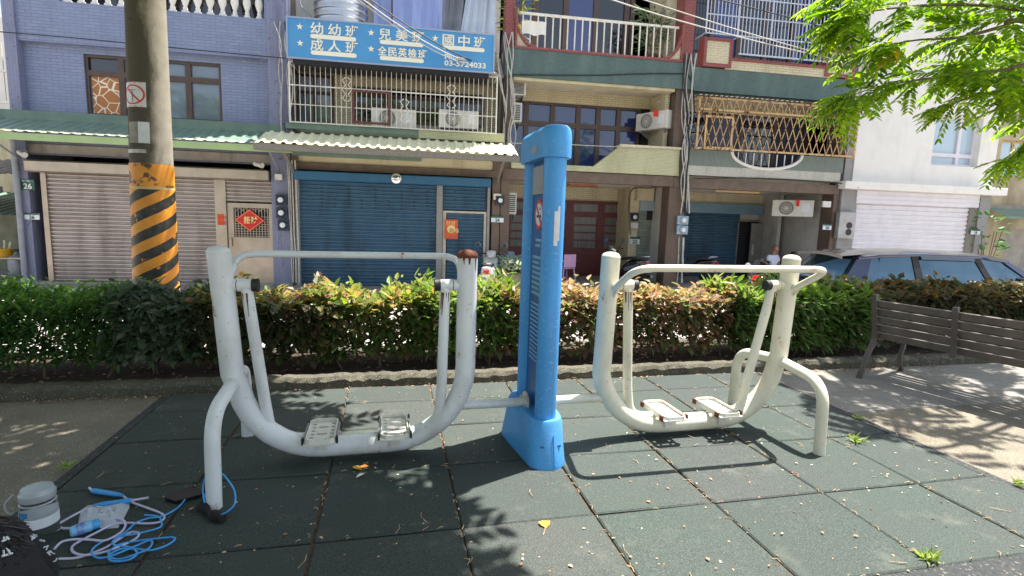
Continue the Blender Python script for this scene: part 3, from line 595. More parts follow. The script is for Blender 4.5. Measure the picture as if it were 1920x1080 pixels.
hedge(5.2, 9.6, .72, 950, .085, .72, [C(46, 54, 36), C(62, 62, 44), C(76, 60, 46), C(52, 66, 40), C(86, 72, 54)], [C(92, 84, 58), C(74, 86, 52), C(104, 82, 58), C(80, 90, 58), C(100, 96, 62), C(88, 76, 56), C(156, 112, 60)], 'dark copper leaf hedge stretch behind the bench in front of the car', t0=5.05)
# ------------------------------------------------------------------ bench
def bench():
    o = Vector((4.56, 4.66, -.02)); root = thing('park_bench', 'brown slatted park bench seen from behind at the right edge', 'bench', o)
    e = Vector((.285, -.958, 0)).normalized(); q = Vector((.958, .285, 0)); Z = Vector((0, 0, 1)); wood = M('brown_slat', C(86, 77, 72), C(104, 94, 88), 6, .45, stretch=(1, 1, 1), bump=.1); iron = M('brown_iron', C(80, 72, 68), C(92, 84, 78), 8, .5)
    Ln = 1.42; seat_z, bz0, bz1 = .43, .40, .80
    def at(a, b, z): return o+e*a+q*b+Z*z
    for i in range(5):
        z = .435+i*.083; back = .10-.022*(i); m = MB(); c = at(Ln/2, back-.03, z)
        t = (Z*1-q*.25).normalized(); m.obox(c, e, t, e.cross(t), Ln/2-.0, .033, .011); m.build('back_slat', wood, root)
    for i in range(5):
        m = MB(); m.obox(at(Ln/2, .15+i*.085, seat_z-.012*abs(2-i)), e, q, Z, Ln/2, .035, .011); m.build('seat_slat', wood, root)
    for a in (.02, Ln/2, Ln-.02):
        m = MB(); prof = [(-.13, 0), (-.05, .2), (.035, .36), (.05, .44), (.0, .7), (-.03, .86)] if a != Ln/2 else [(.05, .38), (.045, .44), (.0, .7), (-.02, .84)]
        pts = smooth_path([at(a, x-.04, z) for x, z in prof], 5)
        for p, p2 in zip(pts, pts[1:]):
            t = (p2-p).normalized(); m.obox((p+p2)/2, e, t, e.cross(t), .022, (p2-p).length/2+.004, .016)
        m.build('back_post', iron, root)
        if a != Ln/2:
            m = MB(); pts = smooth_path([at(a, x, z) for x, z in ((.06, .4), (.3, .39), (.5, .38), (.56, .3), (.52, .16), (.58, 0))], 5)
            for p, p2 in zip(pts, pts[1:]):
                t = (p2-p).normalized(); m.obox((p+p2)/2, e, t, e.cross(t), .02, (p2-p).length/2+.004, .014)
            m.build('leg', iron, root)
            m = MB(); m.tube(smooth_path([at(a, .02, .3), at(a, .09, .36), at(a, .18, .37)]), .008, 6); m.tube(smooth_path([at(a, .05, .36), at(a, .1, .31), at(a, .16, .37)]), .007, 6); m.build('scroll', iron, root)
        m = MB()
        for i in range(5): m.lathe(at(a, .10-.022*i-.06, .435+i*.083), [(.008, 0), (.006, .004)], 8, False, -q)
        m.build('bolt', M('bolt_metal', C(170, 165, 160), rough=.4, metal=.6), root)
bench()
# ------------------------------------------------------------------ utility pole
def pole():
    o = Vector((-2.76, 6.22, -.36)); root = thing('utility_pole', 'thick concrete utility pole with yellow and black striped band behind the hedge', 'utility pole', o)
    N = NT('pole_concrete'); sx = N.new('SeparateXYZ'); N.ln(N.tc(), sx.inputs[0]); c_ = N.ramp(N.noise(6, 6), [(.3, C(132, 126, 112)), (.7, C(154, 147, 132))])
    left_tone = N.math('ADD', N.math('MULTIPLY', sx.outputs[0], -2.6), N.math('MULTIPLY', N.noise(1.5, 7, (1, 1, .5), .62), 2.2)); c_ = N.mix(N.ramp(left_tone, [(.78, (0, 0, 0, 1)), (1.0, (.85, .85, .85, 1))]), c_, C(62, 56, 46))  # concrete darker towards its left side, edge broken up by noise
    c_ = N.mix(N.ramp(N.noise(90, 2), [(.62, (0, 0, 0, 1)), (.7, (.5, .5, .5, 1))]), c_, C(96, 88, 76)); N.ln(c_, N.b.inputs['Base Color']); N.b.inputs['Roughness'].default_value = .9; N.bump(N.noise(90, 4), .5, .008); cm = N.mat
    def rad(z): return .216-.0105*(z+.36)
    def X(z): return Vector((-2.80+.016*z, 6.22, z))
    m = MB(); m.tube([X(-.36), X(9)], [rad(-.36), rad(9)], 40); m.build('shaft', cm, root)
    N = NT('warning_stripes'); sx = N.new('SeparateXYZ'); N.ln(N.tc(), sx.inputs[0]); ang = N.math('ARCTAN2', sx.outputs[0], N.math('MULTIPLY', sx.outputs[1], -1))
    u = N.math('FRACT', N.math('ADD', N.math('SUBTRACT', N.math('DIVIDE', sx.outputs[2], .215), N.math('DIVIDE', ang, math.pi/1.5)), N.math('ADD', .42, N.math('MULTIPLY', N.noise(9, 5), .05))))
    blk = N.math('GREATER_THAN', u, .5); low = N.math('LESS_THAN', sx.outputs[2], 2.03); f = N.math('MULTIPLY', blk, low)
    chip = N.ramp(N.noise(12, 8, (1, 1, 1), .7), [(.62, (1, 1, 1, 1)), (.64, (0, 0, 0, 1))]); f = N.math('MULTIPLY', f, chip)
    ye = N.ramp(N.noise(6, 6), [(.3, C(206, 128, 22)), (.7, C(226, 152, 40))]); bk = N.ramp(N.noise(14, 6), [(.4, C(24, 24, 24)), (.75, C(62, 60, 44))])
    top = N.math('MULTIPLY', N.math('GREATER_THAN', sx.outputs[2], 2.03), N.ramp(N.noise(4.5, 6, (1, 1, 1), .6), [(.5, (0, 0, 0, 1)), (.54, (.9, .9, .9, 1))]))
    seam = N.math('LESS_THAN', N.math('ABSOLUTE', N.math('SUBTRACT', sx.outputs[2], 2.035)), .012)
    col = N.mix(f, ye, bk); col = N.mix(top, col, C(40, 36, 34)); col = N.mix(seam, col, C(200, 170, 110)); N.ln(col, N.b.inputs['Base Color']); N.b.inputs['Roughness'].default_value = .5; N.bump(N.noise(30, 5), .2, .01)
    m = MB(); m.tube([X(z) for z in (.0, .5, 1.0, 1.5, 1.92)], [rad(z)+.005 for z in (.0, .5, 1, 1.5, 1.92)], 40, cap=False); m.build('warning_band', N.mat, root)
    # papers wrapped on the pole
    def wrap(a0, a1, z0, z1, mat, name, off=.004, parent=root, k=8):
        m = MB(); vs = []
        for i in range(k+1):
            a = a0+(a1-a0)*i/k
            for z in (z0, z1): vs.append(X(z)+Vector((math.sin(a), -math.cos(a), 0))*(rad(z)+off))
        m.add(vs, [(2*i, 2*i+2, 2*i+3, 2*i+1) for i in range(k)]); return m.build(name, mat, parent)
    z0, z1 = F(271, 200, 6.0).z, F(271, 153, 6.0).z; FA = math.atan2(X(2.8).x, 6.22); ac = FA+.02; hw = .72
    sg = wrap(ac-hw, ac+hw*.95, z0, z1, white_sticker, 'no_posting_sticker')
    m = MB(); rr = []
    def pt(u, v, off=.0065):
        z = (z0+z1)/2+v; a = ac+u/(rad(z)); return X(z)+Vector((math.sin(a), -math.cos(a), 0))*(rad(z)+off)
    n = 32
    m.add([pt(math.cos(6.283*i/n)*r*1.25, math.sin(6.283*i/n)*r) for i in range(n) for r in (.082, .096)], [(2*i, 2*((i+1) % n), 2*((i+1) % n)+1, 2*i+1) for i in range(n)])
    m.add([pt(-.075+.15*i/6+dx, .072-.14*i/6+dx) for i in range(7) for dx in (-.006, .006)], [(2*i, 2*i+2, 2*i+3, 2*i+1) for i in range(6)])
    m.m = 1; m.add([pt(x, y) for x, y in ((-.004, -.07), (.004, -.07), (.004, .05), (-.004, .05), (-.035, .04), (.035, .04), (.035, .046), (-.035, .046))], [(0, 1, 2, 3), (4, 5, 6, 7)])
    m.build('pictogram', [red_print, black_print], sg)
    m = MB()
    for i, ch in enumerate('禁止張貼'):
        for v in (.107,):
            t = MB(); t.text(ch, (0, 0, 0), Vector((1, 0, 0)), Vector((0, 1, 0)), .027); m.add([pt(-.1+.058*i+p[0], v+p[1]*.9) for p in t.v], t.f)
    for i, ch in enumerate('廣告物品'):
        t = MB(); t.text(ch, (0, 0, 0), Vector((1, 0, 0)), Vector((0, 1, 0)), .027); m.add([pt(-.1+.058*i+p[0], -.126+p[1]*.9) for p in t.v], t.f)
    m.build('lettering', red_print, sg)
    za, zb = F(275, 268, 6.0).z, F(275, 228, 6.0).z
    wrap(ac-.36, ac+.22, za, zb, M('faded_paper', C(150, 148, 140), C(128, 126, 118), 14, .8), 'notice')
    wrap(ac+.24, ac+.78, za, zb, white_sticker, 'notice')
    m = MB(); zc = F(270, 283, 6.0).z
    m.add([X(zc+dz)+Vector((math.sin(a), -math.cos(a), 0))*(rad(zc)+o_) for a in [ac-.6+1.2*i/8 for i in range(9)] for dz, o_ in ((-.018, .004), (.018, .008))], [(2*i, 2*i+2, 2*i+3, 2*i+1) for i in range(8)])
    m.build('metal_bracket', M('galvanised', C(140, 138, 132), C(170, 168, 162), 20, .4, .5), root)
    m = MB()
    for z in (3.3, F(271, 208, 6).z): m.lathe(X(z)+Vector((math.sin(FA), -math.cos(FA), 0))*(rad(z)-.004), [(.012, 0), (.012, .006)], 10, False, Vector((math.sin(FA), -math.cos(FA), 0)))
    m.build('bolt_hole', black_print, root)
pole()
# ------------------------------------------------------------------ trees
bark = M('bark', C(96, 82, 68), C(122, 106, 88), 9, .9, bump=.8, bscale=30)
tl = [C(112, 146, 36), C(134, 164, 46), C(98, 132, 36), C(148, 174, 54), C(84, 118, 38)]
def compound(m, p, d, L, n=8, ll=.10, W=.36, up=Vector((0, 0, 1))):
    # pinnate leaf: rachis from p along d (drooping), n pairs of leaflets
    d = d.normalized(); side = d.cross(up); side = side.normalized() if side.length > .05 else Vector((1, 0, 0)); nr = side.cross(d)
    Ps, ds, ns, ls = [], [], [], []
    for i in range(1, n+1):
        t = i/n; q = p+d*L*t-Vector((0, 0, .22*L*t*t))
        for sg in (-1, 1):
            dd = (side*sg*.85+d*.62-Vector((0, 0, .12+.25*random.random()))).normalized(); Ps.append(q); ds.append(dd); ns.append(nr+Vector((random.gauss(0, .25), random.gauss(0, .25), random.gauss(0, .15)))); ls.append(ll*(1-.35*abs(t-.5))*random.uniform(.85, 1.1))
    ls = np.array(ls); m.leaves(np.array([tuple(x) for x in Ps]), np.array([tuple(x) for x in ds]), np.array([tuple(x) for x in ns]), ls, ls*W, .14)
def right_tree():
    o = Vector((10.6, 5.2, -.38)); root = thing('roadside_tree', 'sunlit green tree with feathery leaflets reaching in from the upper right', 'tree', o)
    tr = MB(); top = Vector((10.0, 5.6, 4.0)); tr.tube(smooth_path([o, o+Vector((-.1, .1, 1.2)), o+Vector((-.25, .2, 2.5)), top]), [.17-.09*i/18 for i in range(19)], 14); tr.build('trunk', bark, root)
    lm = MB(); br = MB()
    def bough(pxs, Y0, Y1, r=.022, dens=30, spread=.3, ll=.16, tail=1.0, L=.46):
        k = len(pxs); pts = [top]+[F(x, y, Y0+(Y1-Y0)*i/(k-1)) for i, (x, y) in enumerate(pxs)]
        sp = smooth_path(pts, 8); br.tube(sp, [r*(1-i/len(sp))+.004 for i in range(len(sp))], 6)
        sp = sp[8:]
        for j in range(int(dens*1.3)):
            t = (j/dens)**.9; i = min(int(t*(len(sp)-1)), len(sp)-2); p = sp[i].lerp(sp[i+1], random.random()); ax = (sp[i+1]-sp[i]).normalized()
            off = Vector((random.gauss(0, .5), random.gauss(0, .75), random.gauss(0, .4))); d = (ax*1.0+off*1.1).normalized(); d.z -= .15; sc = random.uniform(.7, 1.1)
            compound(lm, p+off*spread*.42*(1-.5*t), d, L*sc, random.randint(7, 9), ll*sc)
        compound(lm, sp[-1], (sp[-1]-sp[-3]), L*1.1, 9, ll)
    bough([(1930, -40), (1800, -50), (1680, -40), (1600, -15)], 6.1, 6.1, .03, 46, .6)
    bough([(1930, 20), (1850, 10), (1740, 10), (1640, 20), (1590, 35)], 5.8, 6.1, .03, 52, .5)
    bough([(1930, 40), (1880, 50), (1800, 70), (1720, 75), (1640, 90)], 5.7, 6.2, .03, 50, .5)
    bough([(1935, 120), (1890, 130), (1800, 140), (1720, 150), (1640, 165), (1590, 182)], 5.8, 6.1, .025, 60, .34, .145, L=.42)
    bough([(1935, 150), (1900, 165), (1830, 180), (1785, 195)], 5.9, 5.9, .02, 26, .25, .135, L=.36)
    bough([(1940, 60), (1900, 90), (1850, 120), (1800, 130)], 6.2, 6.4, .025, 40, .4)
    bough([(1990, 230), (1935, 262), (1890, 300)], 5.9, 5.9, .02, 16, .2, .13, L=.34)
    bough([(2040, 200), (1960, 190), (1910, 180)], 5.9, 6.1, .02, 26, .4)
    for _ in range(2): bough([(2150+random.randint(-60, 60), random.randint(-300, 60)), (2080, random.randint(-260, 60)), (1990, random.randint(-240, 0))], 4.2, 5.6, .03, 40, .8)
    for _ in range(2):
        y = random.uniform(-420, -90); bough([(2060, y), (1930, y+random.uniform(-30, 20)), (1800+random.uniform(-60, 60), y+random.uniform(-20, 60))], random.uniform(3.6, 4.4), random.uniform(4.2, 5.8), .03, 44, .8)
    lm.build('foliage', leafM('tree_leaf', tl+[C(146, 166, 60), C(106, 140, 40), C(78, 110, 38)], .58), root); br.build('branches', bark, root)
    sp = MB(); p = F(1672, 92, 5.95); compound(sp, p, Vector((-.5, -.2, -.5)), .26, 8, .08); compound(sp, p+Vector((.05, 0, .03)), Vector((-.3, -.3, -.6)), .2, 7, .08)
    sp.build('yellow_leaf_spray', leafM('yellow_spray', [C(224, 170, 30), C(206, 150, 24), C(190, 170, 50)], .4), root)
right_tree()
def shade_tree():
    o = Vector((-4.9, 1.2, -.02)); root = thing('shade_tree', 'broad leafy tree to the left whose shade covers the left air walker', 'tree', o)
    tr = MB(); c = Vector((-2.2, 3.2, 4.4)); tr.tube(smooth_path([o, o+Vector((.1, .1, 1.5)), o+Vector((.6, .5, 3.2)), c]), [.2-.1*i/18 for i in range(19)], 14); tr.build('trunk', bark, root)
    br = MB(); lm = MB(); k = 0
    P, d = [], []
    tips = []
    for i in range(150):
        x = random.uniform(-9.5, 1.6); y = random.uniform(-6.0, 6.0)  # crown also spread unseen behind the camera, added to block sky light
        lim = 1.5-.78*max(0, (y-3.2)) if y > 1.2 else 1.35+.25*y; x = min(x, lim-random.uniform(.1, .9)); z = random.uniform(4.5, 5.9)
        q = Vector((x, y, z)); tips.append(q); mid = c.lerp(q, .5)+Vector((0, 0, .15)); br.tube(smooth_path([c if i % 2 else tr_pt(o, c), mid, q], 3), [.05, .045, .04, .03, .024, .016, .01], 5)
    gaps = [(G(x, y), r_) for x, y, r_ in ((130, 790, .34), (60, 845, .4), (150, 852, .38), (30, 905, .36), (90, 770, .34), (40, 780, .3), (110, 815, .3), (265, 868, .36), (245, 890, .34), (850, 885, .34), (935, 915, .36), (180, 925, .28), (20, 830, .34), (700, 700, .3), (560, 735, .24), (-60, 800, .4), (-100, 860, .4))]
    for i in range(70):
        y = random.uniform(.9, 5.2); tips.append(Vector((random.uniform(-1.2, 1.4-.78*max(0, y-3.2)-.15), y, random.uniform(4.5, 5.5))))
    for i in range(6200):
        q = random.choice(tips); off = Vector((random.gauss(0, .5), random.gauss(0, .5), random.gauss(0, .25))); p = q+off
        lim = 1.5-.78*max(0, (p.y-3.2)) if p.y > 1.2 else 1.2+.25*p.y
        if p.x > lim+random.gauss(0, .12) or p.y > 6.4 or p.z < 4.25: continue
        # openings that let patches of sun through to the ground
        gq = p-SUNV*(p.z/SUNV.z)
        if any((gq-h_).length < r_*.74 for h_, r_ in gaps): continue
        a = random.uniform(0, 6.28); dd = Vector((math.cos(a), math.sin(a), random.uniform(-.5, .3))); compound(lm, p, dd, random.uniform(.4, .6), 7, .2, .42)
    lm.build('foliage', leafM('shade_leaf', tl, .3), root); br.build('branches', bark, root)
def tr_pt(o, c): return o+Vector((.6, .5, 3.2))
shade_tree()
# ------------------------------------------------------------------ person at the lower left
def skin_body(name, verts, edges, rad, mat, parent, root_i=0, sub=2):
    me = bpy.data.meshes.new(name); off = Vector(parent.get('_b', (0, 0, 0))) if parent else Vector()
    me.from_pydata([tuple(V3(v)-off) for v in verts], edges, []); ob = bpy.data.objects.new(name, me); COL.objects.link(ob); ob.parent = parent; ob['_b'] = tuple(off)
    ob.modifiers.new('skin', 'SKIN'); ob.modifiers['skin'].use_smooth_shade = True
    sv = me.skin_vertices[0].data
    for i, r in enumerate(rad): sv[i].radius = (r, r) if not isinstance(r, tuple) else r; sv[i].use_root = (i == root_i)
    s = ob.modifiers.new('sub', 'SUBSURF'); s.levels = sub; s.render_levels = sub
    ev = ob.evaluated_get(bpy.context.evaluated_depsgraph_get()); m2 = bpy.data.meshes.new_from_object(ev); ob.modifiers.clear(); ob.data = m2; m2.materials.clear(); m2.materials.append(mat)
    m2.polygons.foreach_set('use_smooth', [True]*len(m2.polygons)); return ob
def figure(root, o, rz, sc, skin, shirtm, pantm, hairm, lean=0.0, sleeve=.5, long_hair=False, head_turn=0.0, hands_on_knees=True, pose='chair'):
    cz, sz = math.cos(rz), math.sin(rz)
    def W(x, y, z):   # figure space: faces -y, x to its left
        y2 = y-lean*max(0, z-.1); return o+Vector((cz*x-sz*y2, sz*x+cz*y2, z))*sc
    seat = .43 if pose == 'chair' else .1
    v = [W(0, 0, seat+.02), W(0, .01, seat+.22), W(0, .0, seat+.46), W(0, -.01, seat+.58), W(0, -.025, seat+.655), W(0, -.035, seat+.72), W(0, -.045, seat+.79)]
    e = [(0, 1), (1, 2), (2, 3), (3, 4), (4, 5), (5, 6)]; r = [.125, .12, (.15, .115), (.075, .07), .054, .05, .05]
    hands = []
    for sg in (-1, 1):
        b0 = len(v)
        sh, el, wr = W(sg*.175, 0, seat+.535), W(sg*.25, -.06, seat+.26), W(sg*.17, -.30, seat+.16)
        v += [sh, el, wr, wr+(wr-el).normalized()*.05*sc]; e += [(2, b0), (b0, b0+1), (b0+1, b0+2), (b0+2, b0+3)]; r += [.058, .04, .027, .032]
        wd = (wr-el).normalized(); sd = W(1, 0, 0)-W(0, 0, 0); sd.normalize()
        for f, (k, l) in enumerate(((-.03, .075), (-.01, .085), (.01, .08), (.03, .065))):
            n = len(v); p = v[b0+3]+wd*.035*sc+sd*k*sc; v += [p, p+(wd+Vector((0, 0, -.5))).normalized()*l*.55*sc, p+(wd+Vector((0, 0, -1.1))).normalized()*l*sc]; e += [(b0+3, n), (n, n+1), (n+1, n+2)]; r += [.010, .009, .007]
        n = len(v); p = v[b0+2]+wd*.02*sc-sd*sg*.03*sc; v += [p, p+(wd-sd*sg*.8).normalized()*.05*sc]; e += [(b0+2, n), (n, n+1)]; r += [.012, .009]
        b1 = len(v)
        if pose == 'chair': leg = [W(sg*.1, -.05, seat), W(sg*.13, -.42, seat+.03), W(sg*.13, -.44, .09), W(sg*.14, -.58, .04)]
        else: leg = [W(sg*.1, -.08, .1), W(sg*.34, -.34, .16), W(-sg*.08, -.42, .08), W(-sg*.18, -.46, .05)]
        v += leg; e += [(0, b1), (b1, b1+1), (b1+1, b1+2), (b1+2, b1+3)]; r += [.085, .062, .042, .034]
    r = [tuple(a*sc for a in x) if isinstance(x, tuple) else x*sc for x in r]
    body = skin_body('body', v, e, r, skin, root)
    hd = W(0, -.05, seat+.80); fz = rz+head_turn; fx = Vector((math.cos(fz), math.sin(fz), 0)); fy = Vector((-math.sin(fz), math.cos(fz), 0)); Z = Vector((0, 0, 1))
    # head sculpted as a lathe-like grid
    m = MB(); n1, n2 = 24, 18; vs = []
    for i in range(n2+1):
        th = math.pi*i/n2; z = math.cos(th)
        for j in range(n1):
            a = 2*math.pi*j/n1; x, y = math.sin(th)*math.cos(a), math.sin(th)*math.sin(a)
            w = .076*(1-.22*max(0, -z)**1.5); dpt = .096*(1-.1*max(0, -z)); px, py, pz = x*w, y*dpt, z*.122
            if y < 0:
                f = max(0, -y); py -= .022*math.exp(-((x/.16)**2+((z+.08)/.16)**2))*f; py += .012*math.exp(-(((abs(x)-.38)/.16)**2+((z-.1)/.1)**2)); py -= .01*math.exp(-((x/.4)**2+((z+.42)/.08)**2)); py -= .006*math.exp(-((x/.5)**2+((z-.22)/.08)**2)); py -= .012*math.exp(-((x/.3)**2+((z+.8)/.15)**2))
            vs.append(hd+(fx*px+fy*py+Z*pz)*sc)
    m.add(vs, [(i*n1+j, (i+1)*n1+j, (i+1)*n1+(j+1) % n1, i*n1+(j+1) % n1) for i in range(n2) for j in range(n1)], True)
    for sg in (-1, 1): m.lathe(hd+(fx*sg*.074-Z*.005+fy*.01)*sc, [(.004, -.006), (.03*sc, 0), (.026*sc, .008), (.008, .012)], 12, True, (fx*sg+fy*.4))
    m.build('head', skin, body)
    em = MB()
    for sg in (-1, 1): em.lathe(hd+(fx*sg*.03-fy*.083+Z*.012)*sc, [(.011*sc, 0), (.007*sc, .005)], 10, True, -fy)
    em.build('eye', black_print, body)
    ml = MB(); ml.obox(hd+(-fy*.101-Z*.052)*sc, fx, fy, Z, .024*sc, .004*sc, .004*sc); ml.build('mouth', M('lips', C(150, 90, 80), rough=.6), body)
    # shirt: slightly larger skin over torso and upper arms
    v2 = [W(0, 0, seat-.02), W(0, .01, seat+.22), W(0, 0, seat+.46), W(0, -.012, seat+.585)]; e2 = [(0, 1), (1, 2), (2, 3)]; r2 = [(.155, .135), (.15, .135), (.172, .128), (.085, .08)]
    for sg in (-1, 1):
        b0 = len(v2); sh, el, wr = W(sg*.185, 0, seat+.53), W(sg*.25, -.06, seat+.26), W(sg*.17, -.30, seat+.16); v2 += [sh, sh.lerp(el, min(1, sleeve+.1))]; e2 += [(2, b0), (b0, b0+1)]; r2 += [.082, .078]
        if sleeve >= 1: v2.append(el.lerp(wr, .8)); e2.append((b0+1, b0+2)); r2.append(.05)
    r2 = [tuple(a*sc for a in x) if isinstance(x, tuple) else x*sc for x in r2]; sh = skin_body('shirt', v2, e2, r2, shirtm, body)
    v3 = [W(0, 0, seat)]; e3 = []; r3 = [.135]
    for sg in (-1, 1):
        b1 = len(v3)
        leg = [W(sg*.1, -.05, seat), W(sg*.13, -.42, seat+.03), W(sg*.13, -.44, .12)] if pose == 'chair' else [W(sg*.1, -.08, .1), W(sg*.34, -.34, .16), W(-sg*.06, -.42, .09)]
        v3 += leg; e3 += [(0, b1), (b1, b1+1), (b1+1, b1+2)]; r3 += [.098, .078, .06]
    skin_body('trousers', v3, e3, [x*sc for x in r3], pantm, body)
    # hair shell
    m = MB(); vs = []
    for i in range(11):
        th = (math.pi*.62)*i/10; z = math.cos(th)
        for j in range(n1):
            a = 2*math.pi*j/n1; x, y = math.sin(th)*math.cos(a), math.sin(th)*math.sin(a); k = 1.06 if y > -.35 else (1.06 if z > .62 else .96); jt = 1+.02*math.sin(9*a+i)
            vs.append(hd+(fx*x*.076*k*jt+fy*y*.096*k*jt+Z*z*.122*1.05)*sc)
    m.add(vs, [(i*n1+j, (i+1)*n1+j, (i+1)*n1+(j+1) % n1, i*n1+(j+1) % n1) for i in range(10) for j in range(n1)], True)
    hr = m.build('hair', hairm, body); return body, sh, hd
hair_black = M('black_hair', C(20, 17, 16), C(40, 34, 30), 40, .4, stretch=(1, 1, .1)); skin_m = M('skin', C(176, 128, 102), C(160, 112, 88), 10, .5)
black_tee = M('black_tshirt', C(26, 25, 30), C(36, 35, 40), 30, .9, bump=.3, bscale=200); jeans = M('dark_trousers', C(40, 44, 58), C(52, 56, 70), 40, .9)
def person_front():
    o = Vector((-1.075, 1.735, -.02)); root = thing('person', 'person in black printed t-shirt with long dark hair crouching at the lower left corner', 'person', o)
    body, sh, hd = figure(root, o, R(-90), .71, skin_m, black_tee, jeans, hair_black, lean=.68, sleeve=1.0, pose='floor')
    from mathutils.bvhtree import BVHTree
    bv = BVHTree.FromPolygons([v.co+o for v in sh.data.vertices], [tuple(p.vertices) for p in sh.data.polygons])
    m = MB()
    def stroke(pts, r):
        out = []
        for x, y in pts:
            h = bv.ray_cast(Vector((0, 0, EYE)), ray(x, y))
            if h[0] is None: return
            out.append(h[0]+h[1]*.002)
        if len(out) > 1: m.tube(out, r, 6)
    for L_ in ([(2, 1044), (12, 1041), (22, 1038)], [(6, 1042), (5, 1034), (10, 1030), (16, 1034), (17, 1040)], [(2, 1016), (10, 1013), (16, 1011)], [(7, 1015), (6, 1008)], [(12, 1012), (12, 1007)]): stroke(L_, .0032)
    for k in range(13):
        x = 72+k*2.4+random.uniform(-2, 2); y = 1006+k*3.6; stroke([(x+random.uniform(-5, 5), y+random.uniform(-4, 4)) for _ in range(3)], .0022)
    for k in range(7): stroke([(62+random.uniform(-6, 6), 1008+random.uniform(-6, 6)) for _ in range(3)], .002)
    m.build('print', white_sticker, sh)
    m = MB()
    for k in range(170):
        p0 = Vector((-1.47+random.gauss(0, .02), 1.77+random.gauss(0, .05), .495+random.gauss(0, .015))); e = Vector((-1.25+random.uniform(-.12, .09), 1.79+random.gauss(0, .05), .45+random.uniform(-.03, .03)))
        h = bv.find_nearest(e); e = h[0]+h[1]*random.uniform(.002, .009)
        r0 = hd+Vector((.05+random.uniform(-.03, .02), random.gauss(0, .04), random.uniform(-.06, .06))); m.tube(smooth_path([r0, p0, p0.lerp(e, .5)+Vector((.03, random.gauss(0, .012), .012)), e], 4), [.003]*5+[.0026]*6+[.002, .001], 4)
    m.build('long_hair', hair_black, body)
person_front()
# ------------------------------------------------------------------ materials for the street
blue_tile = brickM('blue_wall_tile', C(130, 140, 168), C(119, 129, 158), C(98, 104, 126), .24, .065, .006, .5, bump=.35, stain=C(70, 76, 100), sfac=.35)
blue_tile_v = brickM('blue_pilaster_tile', C(126, 130, 154), C(116, 120, 146), C(102, 106, 124), .5, .065, .004, .5, bump=.25, stain=C(70, 66, 74), sfac=.65, rot=True, wear=C(70, 62, 66))
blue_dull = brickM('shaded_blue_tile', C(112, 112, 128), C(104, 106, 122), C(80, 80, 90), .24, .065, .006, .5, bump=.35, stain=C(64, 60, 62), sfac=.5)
cement = M('cement', C(140, 134, 126), C(158, 152, 142), 4, .85, bump=.2, stain=C(92, 84, 74), sfac=.6)
steel = M('brushed_steel', C(176, 162, 146), C(160, 148, 134), 3, .34, .75, stain=C(130, 112, 96), sfac=.35)
steel_slat = M('steel_slat', C(178, 168, 162), C(160, 150, 145), 1.5, .42, .45, stain=C(112, 98, 90), sfac=.6, bump=.5, bscale=4)
green_metal = M('green_sheet', C(110, 132, 118), C(96, 120, 108), 3, .5, stain=C(70, 84, 76), sfac=.4); green_light = M('pale_green_sheet', C(150, 172, 120), C(140, 162, 112), 3, .5)
cream_sheet = M('cream_sheet', C(226, 224, 186), C(208, 206, 170), 4, .5, stain=C(150, 140, 108), sfac=.4); gutter = M('grey_gutter', C(126, 122, 112), C(106, 102, 94), 20, .6, bump=.3)
brown_frame = M('brown_aluminium', C(78, 62, 56), C(86, 70, 64), 6, .4, .3); dark_room = M('dark_room', C(30, 30, 36), C(38, 38, 44), 2, .9)
glass_grey = glassM('grey_glass', C(104, 116, 132)); glass_blue = glassM('tinted_glass', C(44, 58, 108)); glass_dark = glassM('dark_glass', C(22, 24, 34)); glass_pale = glassM('pale_glass', C(168, 188, 200))
teal_steel = M('blue_shutter', C(54, 90, 114), C(44, 80, 104), 2.5, .5, stain=C(30, 44, 56), sfac=.75, bump=.5, bscale=4); teal_hdr = M('blue_header', C(40, 94, 128), C(34, 86, 120), 2, .45, stain=C(26, 56, 78), sfac=.4)
granite = M('granite', C(150, 148, 146), C(120, 118, 116), 60, .6, speck=C(70, 70, 70), spscale=90)
cream_tile = brickM('cream_tile', C(208, 198, 166), C(198, 188, 156), C(150, 140, 110), .2, .06, .006, .5, stain=C(120, 106, 74), sfac=.5, bump=.3)
cream_plain = M('cream_plaster', C(200, 190, 158), C(188, 178, 144), 3, .8, stain=C(120, 110, 80), sfac=.5); ceil = M('ceiling_plaster', C(220, 212, 196), C(208, 200, 184), 2, .85, stain=C(140, 128, 110), sfac=.4)
yellow_mosaic = brickM('yellow_mosaic', C(194, 192, 154), C(182, 182, 144), C(140, 140, 108), .07, .035, .006, .6, stain=C(100, 96, 66), sfac=.6)
green_mosaic = brickM('green_mosaic', C(88, 110, 104), C(76, 98, 94), C(58, 76, 74), .06, .03, .005, .55, stain=C(130, 150, 140), sfac=.35, wear=C(50, 66, 62))
grey_mosaic = brickM('grey_green_ribs', C(120, 130, 120), C(106, 118, 108), C(74, 84, 78), .6, .035, .006, .6, rot=True, bump=.6); brown_tile = brickM('brown_pillar_tile', C(100, 82, 68), C(84, 68, 56), C(118, 100, 86), .07, .03, .004, .5, stain=C(52, 42, 40), sfac=.5)
red_tile = brickM('red_tile', C(136, 66, 62), C(122, 56, 54), C(166, 110, 100), .11, .06, .005, .5, stain=C(84, 46, 44), sfac=.4); brown_beam = M('brown_beam', C(108, 92, 78), C(92, 78, 66), 6, .7, stain=C(60, 46, 42))
red_wood = M('red_door_paint', C(96, 30, 32), C(82, 24, 28), 4, .45); white_bar = M('white_bar_paint', C(226, 224, 214), C(212, 208, 196), 20, .5, stain=C(150, 110, 80), sfac=.5)
